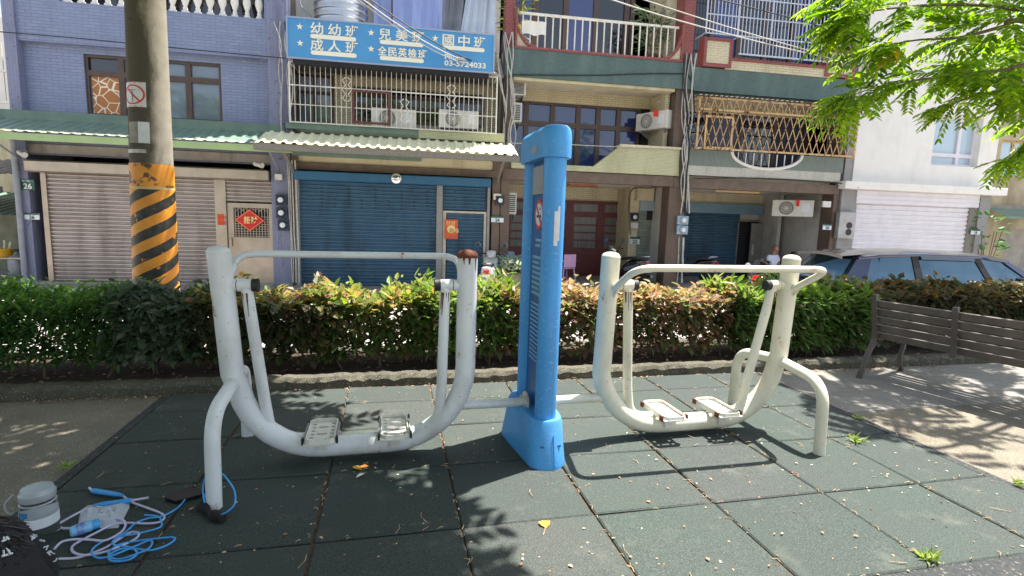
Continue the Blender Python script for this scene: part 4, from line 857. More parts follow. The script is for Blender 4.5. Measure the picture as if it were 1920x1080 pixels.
gold_bar = rusted('rusty_gold_bar', C(204, 170, 120), C(186, 146, 96), .55, .6); white_stucco = M('white_stucco', C(226, 223, 216), C(220, 217, 208), 2.2, .85, stain=C(190, 184, 172), sfac=.4, bump=.15, bscale=90)
white_slat = M('white_shutter', C(216, 212, 216), C(206, 202, 206), 3, .4); ac_white = M('ac_case', C(212, 210, 202), C(200, 198, 190), 6, .5, stain=C(160, 150, 130), sfac=.35); ac_dark = M('ac_grille', C(60, 62, 64), C(84, 86, 88), 40, .6)
cable_w = M('white_cable', C(190, 188, 180), C(160, 158, 150), 20, .6); cable_k = M('black_cable', C(26, 26, 28), rough=.6); beige_wall = M('beige_render', C(176, 164, 136), C(158, 146, 118), 2.5, .85, stain=C(110, 98, 76), sfac=.6, bump=.2)
sign_blue = M('sign_blue', C(62, 134, 186), C(72, 144, 194), 2, .4, stain=C(96, 140, 176), sfac=.4); sign_letter = M('sign_letter', C(226, 222, 200), rough=.5); red_paper = M('red_paper', C(206, 44, 36), C(190, 36, 30), 8, .7); gold_print = M('gold_print', C(226, 196, 130), rough=.6)
orange_paper = M('orange_paper', C(206, 96, 50), C(190, 80, 44), 12, .7); plate_green = M('plate_green', C(36, 84, 72), rough=.5); pipe_grey = M('grey_pvc', C(140, 144, 154), C(126, 130, 140), 10, .5); porch = M('porch_floor', C(150, 146, 140), C(130, 126, 120), 6, .6)
interior = M('grey_plaster', C(186, 183, 176), C(170, 166, 160), 3, .85, stain=C(96, 92, 86), sfac=.4); meter_case = M('meter_case', C(150, 172, 186), C(130, 154, 170), 10, .5); meter_dark = M('dark_meter', C(40, 52, 64), rough=.4)
X1, X2, Z3 = Vector((1, 0, 0)), Vector((0, 0, 1)), 9.5
GZ = -.36
def part(name, mat, par, fn, **k):
    m = MB(); fn(m); return m.build(name, mat, par, **k)
def bx(name, mat, par, *a): return part(name, mat, par, lambda m: m.box(*a))
def window(par, x0, x1, z0, z1, Y, cols, glass, frame=brown_frame, fr=.05, rows=None, dep=.06, name='window'):
    m = MB(); xs = [x0+(x1-x0)*c for c in cols]; zs = [z0]+[z0+(z1-z0)*r for r in (rows or [])]+[z1]; hs = []
    for i in range(len(xs)-1):
        for j in range(len(zs)-1): hs.append((xs[i]+fr*.6, xs[i+1]-fr*.6, zs[j]+fr*.6, zs[j+1]-fr*.6))
    m.wall(x0-fr*.4, x1+fr*.4, z0-fr*.4, z1+fr*.4, Y, Y+dep, hs); f = m.build(name, frame, par)
    for k, h in enumerate(hs):
        g = MB(); yo = Y+dep*.5+.008*(k % 2); g.box(h[0]-.01, h[1]+.01, yo, yo+.006, h[2]-.01, h[3]+.01); g.build('pane', glass[k % len(glass)] if isinstance(glass, list) else glass, f)
    return f
def ac_unit(label, x0, x1, z0, z1, Y, dep=.3, ang=0, hang=True, group=None, louvre=False):
    c = Vector(((x0+x1)/2, Y+dep/2, z0)); root = thing('air_conditioner', label, 'air conditioner', c, group); w2, h = (x1-x0)/2, z1-z0
    m = MB(); m.bev(c.x-w2, c.x+w2, Y, Y+dep, z0, z1, .012); m.build('case', ac_white, root)
    if louvre:
        m = MB()
        for k in range(9): m.box(c.x-w2*.7, c.x+w2*.75, Y-.008, Y+.01, z0+h*(.1+.09*k), z0+h*(.1+.09*k+.05))
        m.build('grille', ac_dark, root)
    else:
        fc = Vector((c.x-w2*.3, Y-.003, z0+h*.5)); rr = min(h*.43, w2*.6); m = MB(); m.m = 0; m.lathe(fc, [(rr, 0), (rr, .004)], 28, False, Vector((0, -1, 0)))
        m.m = 1
        for k in range(36):
            a = 6.283*k/36; d = Vector((math.cos(a), 0, math.sin(a))); m.obox(fc+d*rr*.62+Vector((0, -.008, 0)), d, Vector((0, 1, 0)), d.cross(Vector((0, 1, 0))), rr*.36, .003, .003)
        for q in (.3, .65, .97): m.tube([fc+Vector((math.cos(6.283*k/28)*rr*q, -.01, math.sin(6.283*k/28)*rr*q)) for k in range(29)], .005, 5)
        m.lathe(fc+Vector((0, -.006, 0)), [(rr*.2, 0), (rr*.16, .01)], 16, False, Vector((0, -1, 0))); m.build('fan_grille', [ac_dark, ac_white], root)
        m = MB(); m.box(c.x+w2*.45, c.x+w2*.8, Y-.006, Y+.002, z0+h*.3, z0+h*.8); m.build('label_panel', white_sticker, root)
    if hang:
        m = MB()
        for s in (-.7, .7): m.box(c.x+w2*s-.015, c.x+w2*s+.015, Y-.01, Y+dep+.12, z0-.045, z0-.004); m.add([(c.x+w2*s, Y+.02, z0-.045), (c.x+w2*s, Y+dep+.1, z0-.045), (c.x+w2*s, Y+dep+.1, z0-.2)], [(0, 1, 2)])
        m.build('bracket', pipe_grey, root)
    if ang:
        root.rotation_euler.z = R(ang)
    return root
def wire(label, pts, r, mat, name='cable', k=6, group=None):
    m = MB(); P = smooth_path(pts, k); m.tube(P, r, 6); return tag(m.build(name, mat, loc=P[0]), label, 'cable', group)
def plate(label, x0, y0, x1, y1, Y, body, sub, ground, ink, name='house_number_plate', top=None):
    a = rc(x0, y0, x1, y1, Y); o = Vector((a[0], Y, a[2])); root = thing(name, label, 'house number', o); h = a[3]-a[2]; ww = a[1]-a[0]
    bx('board', ground, root, a[0], a[1], Y-.012, Y, a[2], a[3])
    if top: bx('band', top, root, a[0], a[1], Y-.015, Y-.0125, a[2]+h*.72, a[3])
    m = MB(); m.text(body, (a[0]+ww*.5, Y-.017, a[2]+h*.12), X1, X2, h*.72, align='CENTER', bold=.004)
    if sub: m.text(sub, (a[0]+ww*.08, Y-.017, a[2]+h*.78), X1, X2, h*.2, w=ww*.84)
    m.build('lettering', ink, root); return root
def meter(label, px, py, w, h, Y, dark, group=None):
    a = rc(px-w/2, py-h/2, px+w/2, py+h/2, Y); c = Vector(((a[0]+a[1])/2, Y, a[2])); root = thing('electricity_meter', label, 'meter', c, group); zz = (a[2]+a[3])/2; rr = min(a[1]-a[0], a[3]-a[2])*.4
    m = MB(); m.bev(a[0], a[1], Y-.06, Y+.01, a[2], a[3], .01); m.build('case', meter_dark if dark else meter_case, root)
    m = MB(); m.lathe((c.x, Y-.06, zz), [(rr, 0), (rr, .04), (rr*.8, .06), (.002, .065)], 20, True, Vector((0, -1, 0))); m.build('glass_dome', M('meter_glass', C(150, 160, 165), rough=.15) if not dark else meter_dark, root)
    m = MB(); m.lathe((c.x, Y-.126, zz), [(rr*.62, 0), (rr*.62, .002)], 18, False, Vector((0, -1, 0))); m.box(c.x-rr*.35, c.x+rr*.35, Y-.13, Y-.1285, zz-.01, zz+.012); m.build('dial', white_sticker, root); return root
# ------------------------------------------------------------------ left house (26)
xA, xB, xC, xD, xE, xF = F(30, 300).x, -3.02, 1.95, 6.82, 11.75, 16.55
def house26():
    root = thing('townhouse', 'blue tiled townhouse with steel shutter, number 26, at the left', 'house', ((xA+xB)/2, D, GZ))
    zr1, zr0 = F(300, 92).z, F(300, 248).z; zb = F(300, 18).z; px1 = F(52, 300).x; px2 = F(508, 300).x
    ha = F(110, 20).x; hb = F(495, 32).x
    m = MB(); m.wall(px1, px2, F(270, 92).z, 7.6, D+.02, D+.2, [(ha, hb, zb, 7.2)]); m.box(px1, px2, D+.02, D+.2, 7.6, Z3); m.build('spandrel_wall', blue_tile, root)
    wx0, wx1, wz0, wz1 = rc(147, 96, 413, 228); m = MB(); m.wall(px1, px2, zr0-.3, zr1, D+.16, D+.34, [(wx0, wx1, wz0, wz1)]); m.build('recessed_wall', blue_tile, root)
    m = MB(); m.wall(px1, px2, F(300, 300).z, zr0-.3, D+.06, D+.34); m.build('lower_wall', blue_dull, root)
    m = MB(); m.box(xA, px1, D-.04, D+.5, GZ, Z3); m.box(px2, xB, D-.04, D+.5, GZ, Z3); m.build('pilaster', blue_tile_v, root)
    bx('core', dark_room, root, xA+.02, xB-.02, D+1.6, D+9, GZ, Z3)
    m = MB(); m.box(xA, xA+.2, D+.5, D+9, GZ, Z3); m.box(xB-.1, xB, D+.5, D+9, GZ, Z3); m.box(xA, xB, D+.2, D+9, 4.75, 4.9); m.build('side_wall', cement, root)
    f = window(root, wx0, wx1, wz0, wz1, D+.2, [0, .255, .5, .745, 1], [glass_grey, glass_dark, glass_grey, glass_grey, glass_grey, glass_grey, glass_grey, glass_grey][:8], rows=[.70], fr=.1, dep=.1)
    bx('room_back', dark_room, root, wx0-.3, wx1+.3, D+1.3, D+1.35, wz0-.3, wz1+.3)
    # patterned orange curtains behind the two left panes
    N = NT('branch_curtain'); v = N.new('TexVoronoi', feature='DISTANCE_TO_EDGE'); v.inputs['Scale'].default_value = 5; N.ln(N.tc(), v.inputs['Vector']); N.ln(N.ramp(v.outputs['Distance'], [(.03, C(224, 214, 190)), (.05, C(168, 106, 52))]), N.b.inputs['Base Color'])
    W = (wx1-wx0)
    for c0, c1 in ((.02, .235), (.275, .48)):
        m = MB(); m.box(wx0+W*c0+.04, wx0+W*c1-.02, D+.238, D+.244, wz0+.05, wz0+(wz1-wz0)*.66); m.build('curtain', N.mat, f)
    # balcony with turned balusters
    bx('balcony_back', glass_dark, root, ha, hb, D+.9, D+.95, zb, 7.3); bx('balcony_floor', cement, root, ha, hb, D+.2, D+.9, zb-.15, zb)
    bal = None; n = 16; h = .82
    prof = [(.075, 0), (.075, .05), (.045, .07), (.05, .11), (.035, .15), (.05, .19), (.085, .3), (.08, .38), (.045, .52), (.04, .6), (.06, .63), (.06, .68), (.075, .7), (.075, h)]
    for i in range(n):
        x = ha+(hb-ha)*(i+.5)/n; m = MB(); m.lathe((x, D+.12, zb+.001), prof, 14)
        m.build('baluster', white_stucco, root)
    bx('balustrade_rail', white_stucco, root, ha, hb, D+.02, D+.22, zb+h+.003, zb+h+.12)
    # shop front
    z = F(300, 308).z; bx('concrete_lintel', cement, root, px1, px2, D+.04, D+.3, F(290, 296).z, F(290, 280).z)
    a = rc(72, 301, 510, 341); m = MB(); m.bev(px1+.03, px2-.02, D-.22, D+.12, a[2], a[3], .03); m.build('shutter_housing', steel, root)
    zt = a[2]+.02; part('roller_shutter', steel_slat, root, lambda m: m.shutter(F(92, 400).x, F(404, 400).x, -.25, zt, D+.06, .088, .045))
    bx('door_post', steel, root, F(404, 400).x, F(425, 400).x, D-.02, D+.1, -.3, zt); bx('shutter_track', steel, root, F(84, 400).x-.02, F(92, 400).x, D-.02, D+.1, -.3, zt)
    zd = F(460, 381).z; d0, d1 = F(425, 400).x, F(512, 400).x
    part('upper_shutter', steel_slat, root, lambda m: m.shutter(d0, d1, zd+.03, zt, D+.06, .085, .045))
    g = rc(437, 389, 505, 446); m = MB(); m.wall(d0+.01, d1, -.28, zd, D+.02, D+.08, [(g[0], g[1], g[2], g[3])]); dr = m.build('door', steel, root)
    m = MB()
    for i in range(12): x = g[0]+(g[1]-g[0])*(i+.5)/12; m.box(x-.007, x+.007, D+.03, D+.045, g[2], g[3])
    for i in range(9): zz = g[2]+(g[3]-g[2])*(i+.5)/12; m.box(g[0], g[1], D+.033, D+.042, zz-.006, zz+.006)
    for i in range(5):
        x = g[0]+(g[1]-g[0])*(i+1)/6; m.tube([(x+math.cos(t)*.1, D+.035, g[3]-.14+math.sin(t)*.12) for t in [math.pi*k/8 for k in range(9)]], .007, 5)
    m.build('grille', steel, dr); bx('door_glass', dark_room, dr, g[0], g[1], D+.06, D+.065, g[2], g[3])
    m = MB(); hx = F(431, 455).x; m.box(hx, hx+.05, D-.03, D+.02, F(430, 462).z, F(430, 446).z); m.build('handle', steel, dr)
    bx('plinth', cement, root, px1, px2, D-.1, D+.3, GZ, -.25)
house26()
def awning26():
    Yf = D-1.0; a0, a1 = F(-25, 243, Yf), F(487, 276, Yf); za = a0.z; b0 = F(5, 236, D).z; x0, x1 = xA-.9, xB+.28
    root = thing('awning', 'long green corrugated metal awning across the blue tiled house', 'awning', (x0, D, za))
    m = MB(); m.corrug((x0, Yf, za), (x1, Yf, za), (x0, D-.02, za+.36), .2, .03); m.build('sheet', green_metal, root)
    m = MB(); m.box(x0, x1-.0, Yf-.02, Yf-.004, za-.17, za-.03); m.build('fascia', green_light, root)
    m = MB(); m.corrug((x0, Yf-.03, za+.0), (x1, Yf-.03, za), (x0, Yf+.1, za+.045), .2, .014); m.build('edge_flashing', cream_sheet, root)
    bx('back_flashing', green_metal, root, x0+.6, xB-.1, D-.06, D+.005, za+.3, za+.55)
    m = MB()
    for x in (xA+.1, (xA+xB)/2, xB-.25): m.tube([(x, D, za-.5), (x, Yf+.05, za-.08)], .02, 6); m.box(x-.02, x+.02, Yf, D, za-.08, za-.04)
    m.build('bracket', pipe_grey, root)
awning26()
# red paper charms and small fittings on house 26
c = F(468, 413, D-.02); root = thing('door_charm', 'red diamond paper with gold character on the steel door', 'paper charm', c); hw_, hh_ = .33, .26
m = MB(); m.prism([(-hw_, 0), (0, -hh_), (hw_, 0), (0, hh_)], -.004, 0, o=c); m.build('sheet', red_paper, root)
m = MB()
for s in (.9,):
    for (ax, az), (bx_, bz) in (((-1, 0), (0, -1)), ((0, -1), (1, 0)), ((1, 0), (0, 1)), ((0, 1), (-1, 0))):
        p, q = c+Vector((ax*hw_*s, -.007, az*hh_*s)), c+Vector((bx_*hw_*s, -.007, bz*hh_*s)); m.tube([p, q], .005, 4)
for ch, dx, dz, sz_ in (('招', -.13, -.06, .17), ('財', .0, -.06, .17), ('進', -.13, -.13, .0), ('寶', -.07, -.02, .0)):
    if sz_: m.text(ch, c+Vector((dx, -.0075, dz)), X1, X2, sz_, bold=.006)
m.build('lettering', gold_print, root)
a = rc(407, 401, 420, 422, D-.025); root = thing('paper_charm', 'small orange couplet paper on the steel post', 'paper charm', (a[0], D, a[2])); bx('sheet', orange_paper, root, a[0], a[1], D-.028, D-.022, a[2], a[3])
m = MB()
for i, ch in enumerate('恭喜發財'): m.text(ch, (a[0]+.02+.09*(1-i//2), D-.03, a[3]-.12-.12*(i % 2)), X1, X2, .1)
m.build('lettering', red_paper, root)
plate('green house number plate with white 26, the upper of two on the blue pilaster', 39, 336, 66, 357, D-.045, '26', '東門路一', plate_green, white_sticker)
plate('pale house number plate with green 26, the lower of two on the blue pilaster', 46, 399, 75, 412, D-.045, '26', None, white_sticker, plate_green, top=plate_green)
p = [F(24, 262, D-.2), F(27, 300, D-.12), F(32, 345, D-.12), F(49, 545, D-.12)]; p[-1].z = GZ
m = MB(); m.tube(smooth_path(p, 4), .055, 14); tag(m.build('drainpipe', pipe_grey, loc=p[-1]), 'grey drainpipe down the left edge of the blue house', 'pipe')
def cctv(label, px, py, Y, d):
    c = F(px, py, Y); root = thing('security_camera', label, 'camera', c); m = MB(); m.lathe(c-Vector(d)*.1, [(.045, 0), (.055, .02), (.055, .18), (.06, .2), (.06, .24)], 14, True, Vector(d)); m.build('housing', ac_white, root)
    m = MB(); m.tube([c, c+Vector((-.02, .12, .05)), c+Vector((-.05, D-Y, .06))], .014, 6); m.build('bracket', ac_white, root); m = MB(); m.lathe(c+Vector(d)*.135, [(.04, 0), (.04, .008)], 12, False, Vector(d)); m.build('lens', black_print, root)
cctv('white bullet camera above the drainpipe on the left pilaster', 40, 287, D-.25, (.75, -.55, -.3)); cctv('white bullet camera under the awning above the steel door', 483, 308, D-.3, (.8, -.5, -.2))
meter('round electricity meter on the blue pilaster, topmost of three', 528, 375, 21, 21, D-.1, True); meter('round electricity meter on the blue pilaster, middle of three', 529, 399, 21, 21, D-.1, True); meter('electricity meter with grey dial, lowest of three on the blue pilaster', 532, 422, 21, 21, D-.1, True)
# ------------------------------------------------------------------ second house (24): blue shutters
def house24():
    root = thing('townhouse', 'shop house with blue roller shutters, caged balcony and blue signboard', 'house', ((xB+xC)/2, D, GZ)); x0, x1 = xB+.01, xC-.01
    z1, z2 = F(740, 312).z, F(740, 250).z
    m = MB(); m.box(x0, x0+.16, D, D+.4, GZ, z2); m.box(x1-.2, x1, D, D+.4, GZ, z2); m.build('pillar', brown_tile, root)
    m = MB(); m.box(x0, x1, D+.9, D+9, z2, Z3); m.build('core', cream_tile, root); m = MB(); m.box(x0, x1, D+.5, D+9, GZ, z2); m.build('ground_floor', dark_room, root)
    m = MB(); m.box(x0, x1, D+.12, D+.9, z2-.12, z2+.06); m.build('balcony_slab', cement, root)
    bx('lintel_wall', cream_plain, root, x0, x1, D+.04, D+.3, F(740, 311).z, z2-.12); bx('brown_lintel', brown_beam, root, x0, x1, D-.02, D+.3, F(740, 325).z, F(740, 312).z)
    bx('green_board', green_metal, root, F(548, 290).x, F(790, 290).x, D-.03, D+.03, F(670, 297).z, F(670, 281).z)
    h = rc(553, 320, 919, 352); m = MB(); m.bev(h[0], h[1], D-.2, D+.1, h[2], h[3], .02); m.build('shutter_housing', teal_hdr, root)
    zt = h[2]+.02; sx0, sx1 = F(563, 440).x, F(818, 440).x; part('roller_shutter', teal_steel, root, lambda m: m.shutter(sx0, sx1, -.3, zt, D+.05, .088))
    m = MB()
    for i in range(5):
        for dx, k0, k1 in ((0, 0, 6), (.42, 3, 6)):
            if i == 4 and dx: continue
            for k in range(k0, k1): m.lathe((sx0+.5+i*.62+dx*.72, D+.02, zt-.17-k*.088), [(.02, 0), (.02, .006)], 8, False, Vector((0, -1, 0)))
    m.build('air_hole', black_print, root)
    m = MB(); m.box(h[0], sx0, D-.06, D+.2, GZ, zt); m.box(sx1, F(829, 440).x, D-.06, D+.2, GZ, zt); m.box(F(912, 440).x, F(917, 440).x, D-.04, D+.2, GZ, zt); m.build('granite_jamb', granite, root)
    dx0, dx1 = F(830, 440).x, F(911, 440).x; zd = F(870, 396).z; part('side_shutter', teal_steel, root, lambda m: m.shutter(dx0, dx1, zd+.02, zt, D+.05, .088))
    m = MB()
    for i in (0, 1):
        for k in range(3): m.lathe((dx0+.3+.48*i, D+.02, zt-.14-.2*k), [(.02, 0), (.02, .006)], 8, False, Vector((0, -1, 0)))
    m.build('air_hole', black_print, root)
    part('door', teal_steel, root, lambda m: m.shutter(dx0+.1, dx1-.07, -.3, zd-.03, D+.04, .088)); m = MB(); m.wall(dx0, dx1, -.3, zd, D-.01, D+.06, [(dx0+.08, dx1-.06, -.3, zd-.05)]); m.build('door_frame', M('pale_frame', C(190, 180, 165), C(170, 158, 140), 6, .5), root)
    # back wall of the balcony: door, window
    g = rc(556, 140, 625, 238, D+.88); f = window(root, g[0], g[1], g[2], g[3], D+.84, [0, .5, 1], [glass_grey, M('lilac_panel', C(150, 160, 190), C(135, 146, 178), 3, .5)], rows=[.66], fr=.06)
    g = rc(665, 165, 905, 238, D+.88); f = window(root, g[0], g[1], g[2], g[3], D+.84, [0, .24, .5, .75, 1], [glass_dark, glass_dark], rows=[.45, .8], fr=.07)
    bx('balcony_roof', cement, root, x0, x1, D-.05, D+.9, F(740, 131).z, F(740, 122).z+.05)
    m = MB(); m.box(x0, x1, D-.4, D+.1, F(740, 256).z, F(740, 246).z); m.build('balcony_ledge', green_metal, root)
    bx('yellow_ledge', yellow_mosaic, root, F(785, 255, D-.4).x, x1, D-.42, D-.401, F(850, 262, D-.4).z, F(850, 245, D-.4).z)
    bx('roof_terrace_wall', white_stucco, root, x0, x1, D+.85, D+.9, F(740, 60).z, Z3)
house24()
def cage24():
    Y = D-.45; tl, tr, bl, br = F(541, 120, Y), F(926, 140, Y), F(549, 236, Y), F(926, 243, Y); x0, x1 = xB+.12, xC-.22; z0, z1 = (bl.z+br.z)/2, (tl.z+tr.z)/2
    root = thing('balcony_cage', 'white barred balcony cage under the blue signboard', 'window cage', (x0, D, z0))
    m = MB()
    for z in (z0, z0+.62*(z1-z0), z1): m.box(x0, x1, Y-.012, Y+.012, z-.012, z+.012)
    for x in (x0, x1): m.box(x-.015, x+.015, Y-.015, Y+.015, z0, z1)
    for x in (x0, x1):
        for z in (z0, z1): m.box(x-.015, x+.015, Y, D+.1, z-.012, z+.012)
    m.box(x0, x1, Y-.01, Y+.01, z0+.3*(z1-z0)-.008, z0+.3*(z1-z0)+.008); m.build('frame', white_bar, root)
    n = 42
    for i in range(1, n):
        x = x0+(x1-x0)*i/n; m = MB(); m.tube([(x, Y-.016, z0), (x, Y-.016, z1)], .0075, 6); m.build('bar', white_bar, root)
    m = MB()
    for q in (.265, .54, .77):
        x = x0+(x1-x0)*q; zc = z0+(z1-z0)*(.6 if q != .54 else .3)
        for sg in (-1, 1):
            m.tube([(x+sg*.02, Y-.03, zc-.26), (x+sg*.1, Y-.03, zc-.2), (x+sg*.03, Y-.03, zc-.1), (x+sg*.11, Y-.03, zc), (x+sg*.03, Y-.03, zc+.1), (x+sg*.1, Y-.03, zc+.2), (x+sg*.02, Y-.03, zc+.26)], .011, 6)
    m.build('scroll', white_bar, root)
    a = rc(660, 168, 732, 238, Y); m = MB(); m.wall(a[0], a[1], a[2]+.03, a[3], Y-.05, Y-.025, [(a[0]+.05, a[1]-.05, a[2]+.08, a[3]-.05)]); m.build('hatch_frame', M('brown_hatch', C(86, 48, 42), C(100, 60, 50), 12, .7), root)
    m = MB(); m.corrug((x0, Y-.1, z1+.06), (x1, Y-.1, z1+.06), (x0, D, z1+.2), .12, .03); m.build('corrugated_edge', white_bar, root)
cage24()
def awning24():
    Yf = D-1.25; a, b = F(478, 268, Yf), F(972, 290, Yf); x0, x1 = a.x, b.x; za = (a.z+b.z)/2; zb_ = F(740, 262, D).z+.03
    root = thing('awning', 'cream corrugated awning with grey gutter above the blue shutters', 'awning', (x0, D, za))
    m = MB(); m.corrug((x0, Yf, za), (x1, Yf, za), (x0, D-.42, za+.33), .21, .035); m.build('sheet', cream_sheet, root)
    m = MB(); m.box(x0-.02, x1+.02, Yf-.05, Yf+.06, za-.15, za-.025); m.build('gutter', gutter, root)
    m = MB()
    for x in (x0+.5, x1-.3): m.obox(((x), (Yf+D)/2, za-.28), X1, Vector((0, D-Yf-.1, -.5)).normalized(), Vector((0, .5, D-Yf)).normalized(), .03, .62, .03)
    m.build('bracket', gutter, root)
awning24()
def sign():
    Y = D-.7; tl, tr, br, bl = F(537, 31, Y), F(926, 66, Y), F(926, 134, Y), F(540, 110, Y); x0, x1 = (tl.x+bl.x)/2, (tr.x+br.x)/2; z0, z1 = (bl.z+br.z)/2, (tl.z+tr.z)/2
    root = thing('signboard', 'wide blue signboard with cream Chinese lettering above the caged balcony', 'sign', (x0, Y, z0)); w, h = x1-x0, z1-z0
    m = MB(); m.bev(x0, x1, Y, Y+.28, z0, z1, .015); m.build('panel', sign_blue, root)
    m = MB(); m.wall(x0-.02, x1+.02, z0-.02, z1+.02, Y-.012, Y+.29, [(x0+.015, x1-.015, z0+.015, z1-.015)]); m.build('frame', M('sign_frame', C(150, 160, 180), rough=.4, metal=.4), root)
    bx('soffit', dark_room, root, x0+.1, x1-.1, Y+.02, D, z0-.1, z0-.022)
    m = MB(); Yt = Y-.006
    def star(cx, cz, r):
        m.prism([((r if k % 2 == 0 else r*.42)*math.sin(k*math.pi/5), (r if k % 2 == 0 else r*.42)*math.cos(k*math.pi/5)) for k in range(10)], -.004, 0, o=Vector((cx, Yt, cz)))
    def X(px, py): p = F(px, py, Y); return p.x
    zr = (.8, .30)  # row centres from the top, as a fraction of the board height
    def entry(st, tx0, tx1, txt, barx, row, sc=1.0):
        zc = z0+h*(.78 if row == 0 else .37); star(st, zc-.0, .075)
        n = len(txt); cw = (tx1-tx0)/n
        for i, ch in enumerate(txt): m.text(ch, (tx0+cw*(i+.12), Yt-.001, zc-.1), X1, X2, .255*sc, w=cw*(.74 if n == 3 else .9), bold=.004)
        b0, b1 = barx; zb_ = zc-.17; r = .045
        m.prism([(b0+r*math.cos(t), r*math.sin(t)) for t in [math.pi/2+math.pi*k/8 for k in range(9)]]+[(b1+r*math.cos(t), r*math.sin(t)) for t in [-math.pi/2+math.pi*k/8 for k in range(9)]], -.004, 0, o=Vector((0, Yt, zb_)))
    entry(X(562, 50), X(578, 55), X(676, 60), '幼幼班', (X(586, 64), X(664, 70)), 0); entry(X(563, 81), X(578, 85), X(676, 90), '成人班', (X(587, 96), X(665, 102)), 1)
    entry(X(696, 61), X(706, 65), X(800, 70), '兒美班', (X(716, 76), X(790, 82)), 0); entry(X(696, 90), X(706, 95), X(800, 100), '全民英檢班', (X(716, 105), X(791, 112)), 1, .8)
    entry(X(816, 71), X(826, 75), X(914, 80), '國中班', (X(834, 84), X(905, 92)), 0)
    m.text('Phone:', (X(834, 108), Yt-.001, z0+h*.27), X1, X2, .15, w=X(874, 108)-X(834, 108), bold=.004); m.text('03-5724033', (X(833, 118), Yt-.001, z0+h*.1), X1, X2, .16, w=X(911, 122)-X(833, 118), bold=.004)
    m.build('lettering', sign_letter, root)
sign()
def tank_and_tarps():
    Y = D+.35; c = F(640, 45, Y); c.z = F(640, 42, Y).z-.5; r = (F(688, 20, Y).x-F(590, 20, Y).x)/2; root = thing('water_tank', 'shiny stainless steel water tank behind the blue signboard', 'water tank', c)
    m = MB(); pr = [(r*.98, 0)]
    for k in range(9): pr += [(r, .06+.16*k), (r, .14+.16*k), (r*1.035, .16+.16*k), (r*1.035, .19+.16*k)]
    m.lathe(c, pr+[(r*.8, 1.65), (.2, 1.8)], 32); m.build('barrel', M('tank_steel', C(200, 200, 200), C(186, 184, 180), 4, .25, .9), root)
    m = MB(); m.tube(smooth_path([c+Vector((-r-.05, -.1, 0)), c+Vector((-r-.05, -.1, .5)), c+Vector((-r-.3, -.1, .8)), c+Vector((-r-.35, -.1, 1.6))]), .02, 6); m.build('pipe', pipe_grey, root)
    def tarp(label, pts, mat):
        k = 16; m = MB(); vs = []
        (xa0, xa1), (xb0, xb1), z0, z1, Yt = pts
        for i in range(k+1):
            for j in range(10):
                q = j/9; x = (xa0+(xa1-xa0)*i/k)*(1-q)+(xb0+(xb1-xb0)*i/k)*q; vs.append((x, Yt+.06*math.sin(i*1.1+q*2)+.03*math.sin(i*2.7), z0+(z1-z0)*q))
        m.add(vs, [(i*10+j, i*10+10+j, i*10+11+j, i*10+1+j) for i in range(k) for j in range(9)], True); tag(m.build('tarpaulin', mat, loc=(xa0, Yt, z0)), label, 'tarpaulin')
    zz = F(800, 60, D+.3).z-.4; fx = lambda p: F(p, 30, D+.4).x
    tarp('blue violet tarpaulin hanging beside the steel water tank', ((fx(700), fx(826)), (fx(700), fx(840)), zz, 8.6, D+.5), M('violet_tarp', C(156, 168, 210), C(134, 148, 198), 2, .5, stretch=(3, 1, .4)))
    tarp('grey tarpaulin fold between the violet and the white tarpaulin', ((fx(818), fx(878)), (fx(835), fx(905)), zz, 8.6, D+.42), M('grey_tarp', C(136, 138, 146), C(110, 112, 120), 2, .5))
    tarp('white tarpaulin hanging beside the red tiled pillar', ((fx(858), fx(928)), (fx(895), fx(930)), zz, 8.6, D+.36), M('white_tarp', C(206, 212, 222), C(186, 194, 208), 2, .5))
    m = MB(); p = F(735, 44, D+.2); m.box(p.x-.02, p.x+.02, D+.18, D+.22, p.z-.4, 8.4); tag(m.build('steel_post', brown_frame, loc=(p.x, D+.2, p.z)), 'thin dark post in front of the violet tarpaulin', 'post')
tank_and_tarps()
a = rc(697, 201, 780, 243, D-.36); ac_unit('outdoor air conditioner with draped cloth behind the cage, the left of two', a[0], a[1], a[2], a[3], D-.36)
a = rc(823, 204, 897, 243, D-.36); ac_unit('clean outdoor air conditioner with blue label behind the cage, right of two', a[0], a[1], a[2], a[3], D-.36)
c = F(743, 335, D-.22); root = thing('convex_mirror', 'small round mirror on the blue shutter housing', 'mirror', c); m = MB(); m.lathe(c, [(.12, 0), (.12, .02), (.11, .03)], 24, False, Vector((0, -1, 0))); m.build('rim', ac_white, root); m = MB(); m.lathe(c+Vector((0, -.031, 0)), [(.105, 0), (.08, .015), (.04, .024), (.002, .027)], 24, True, Vector((0, -1, 0))); m.build('glass', M('mirror', C(220, 220, 220), rough=.03, metal=1), root)
a = rc(834, 411, 858, 448, D-.03); root = thing('poster', 'red and gold new year poster on the small blue door', 'poster', (a[0], D-.03, a[2])); bx('sheet', orange_paper, root, a[0], a[1], D-.035, D-.03, a[2], a[3])
m = MB(); m.text('恭賀', (a[0]+.03, D-.037, a[3]-.14), X1, X2, .12); m.text('新禧', (a[0]+.12, D-.037, a[2]+.16), X1, X2, .12); m.lathe(((a[0]+a[1])/2, D-.036, (a[2]+a[3])/2), [(.1, 0), (.1, .001)], 16, False, Vector((0, -1, 0))); m.build('printed_figure', gold_print, root)
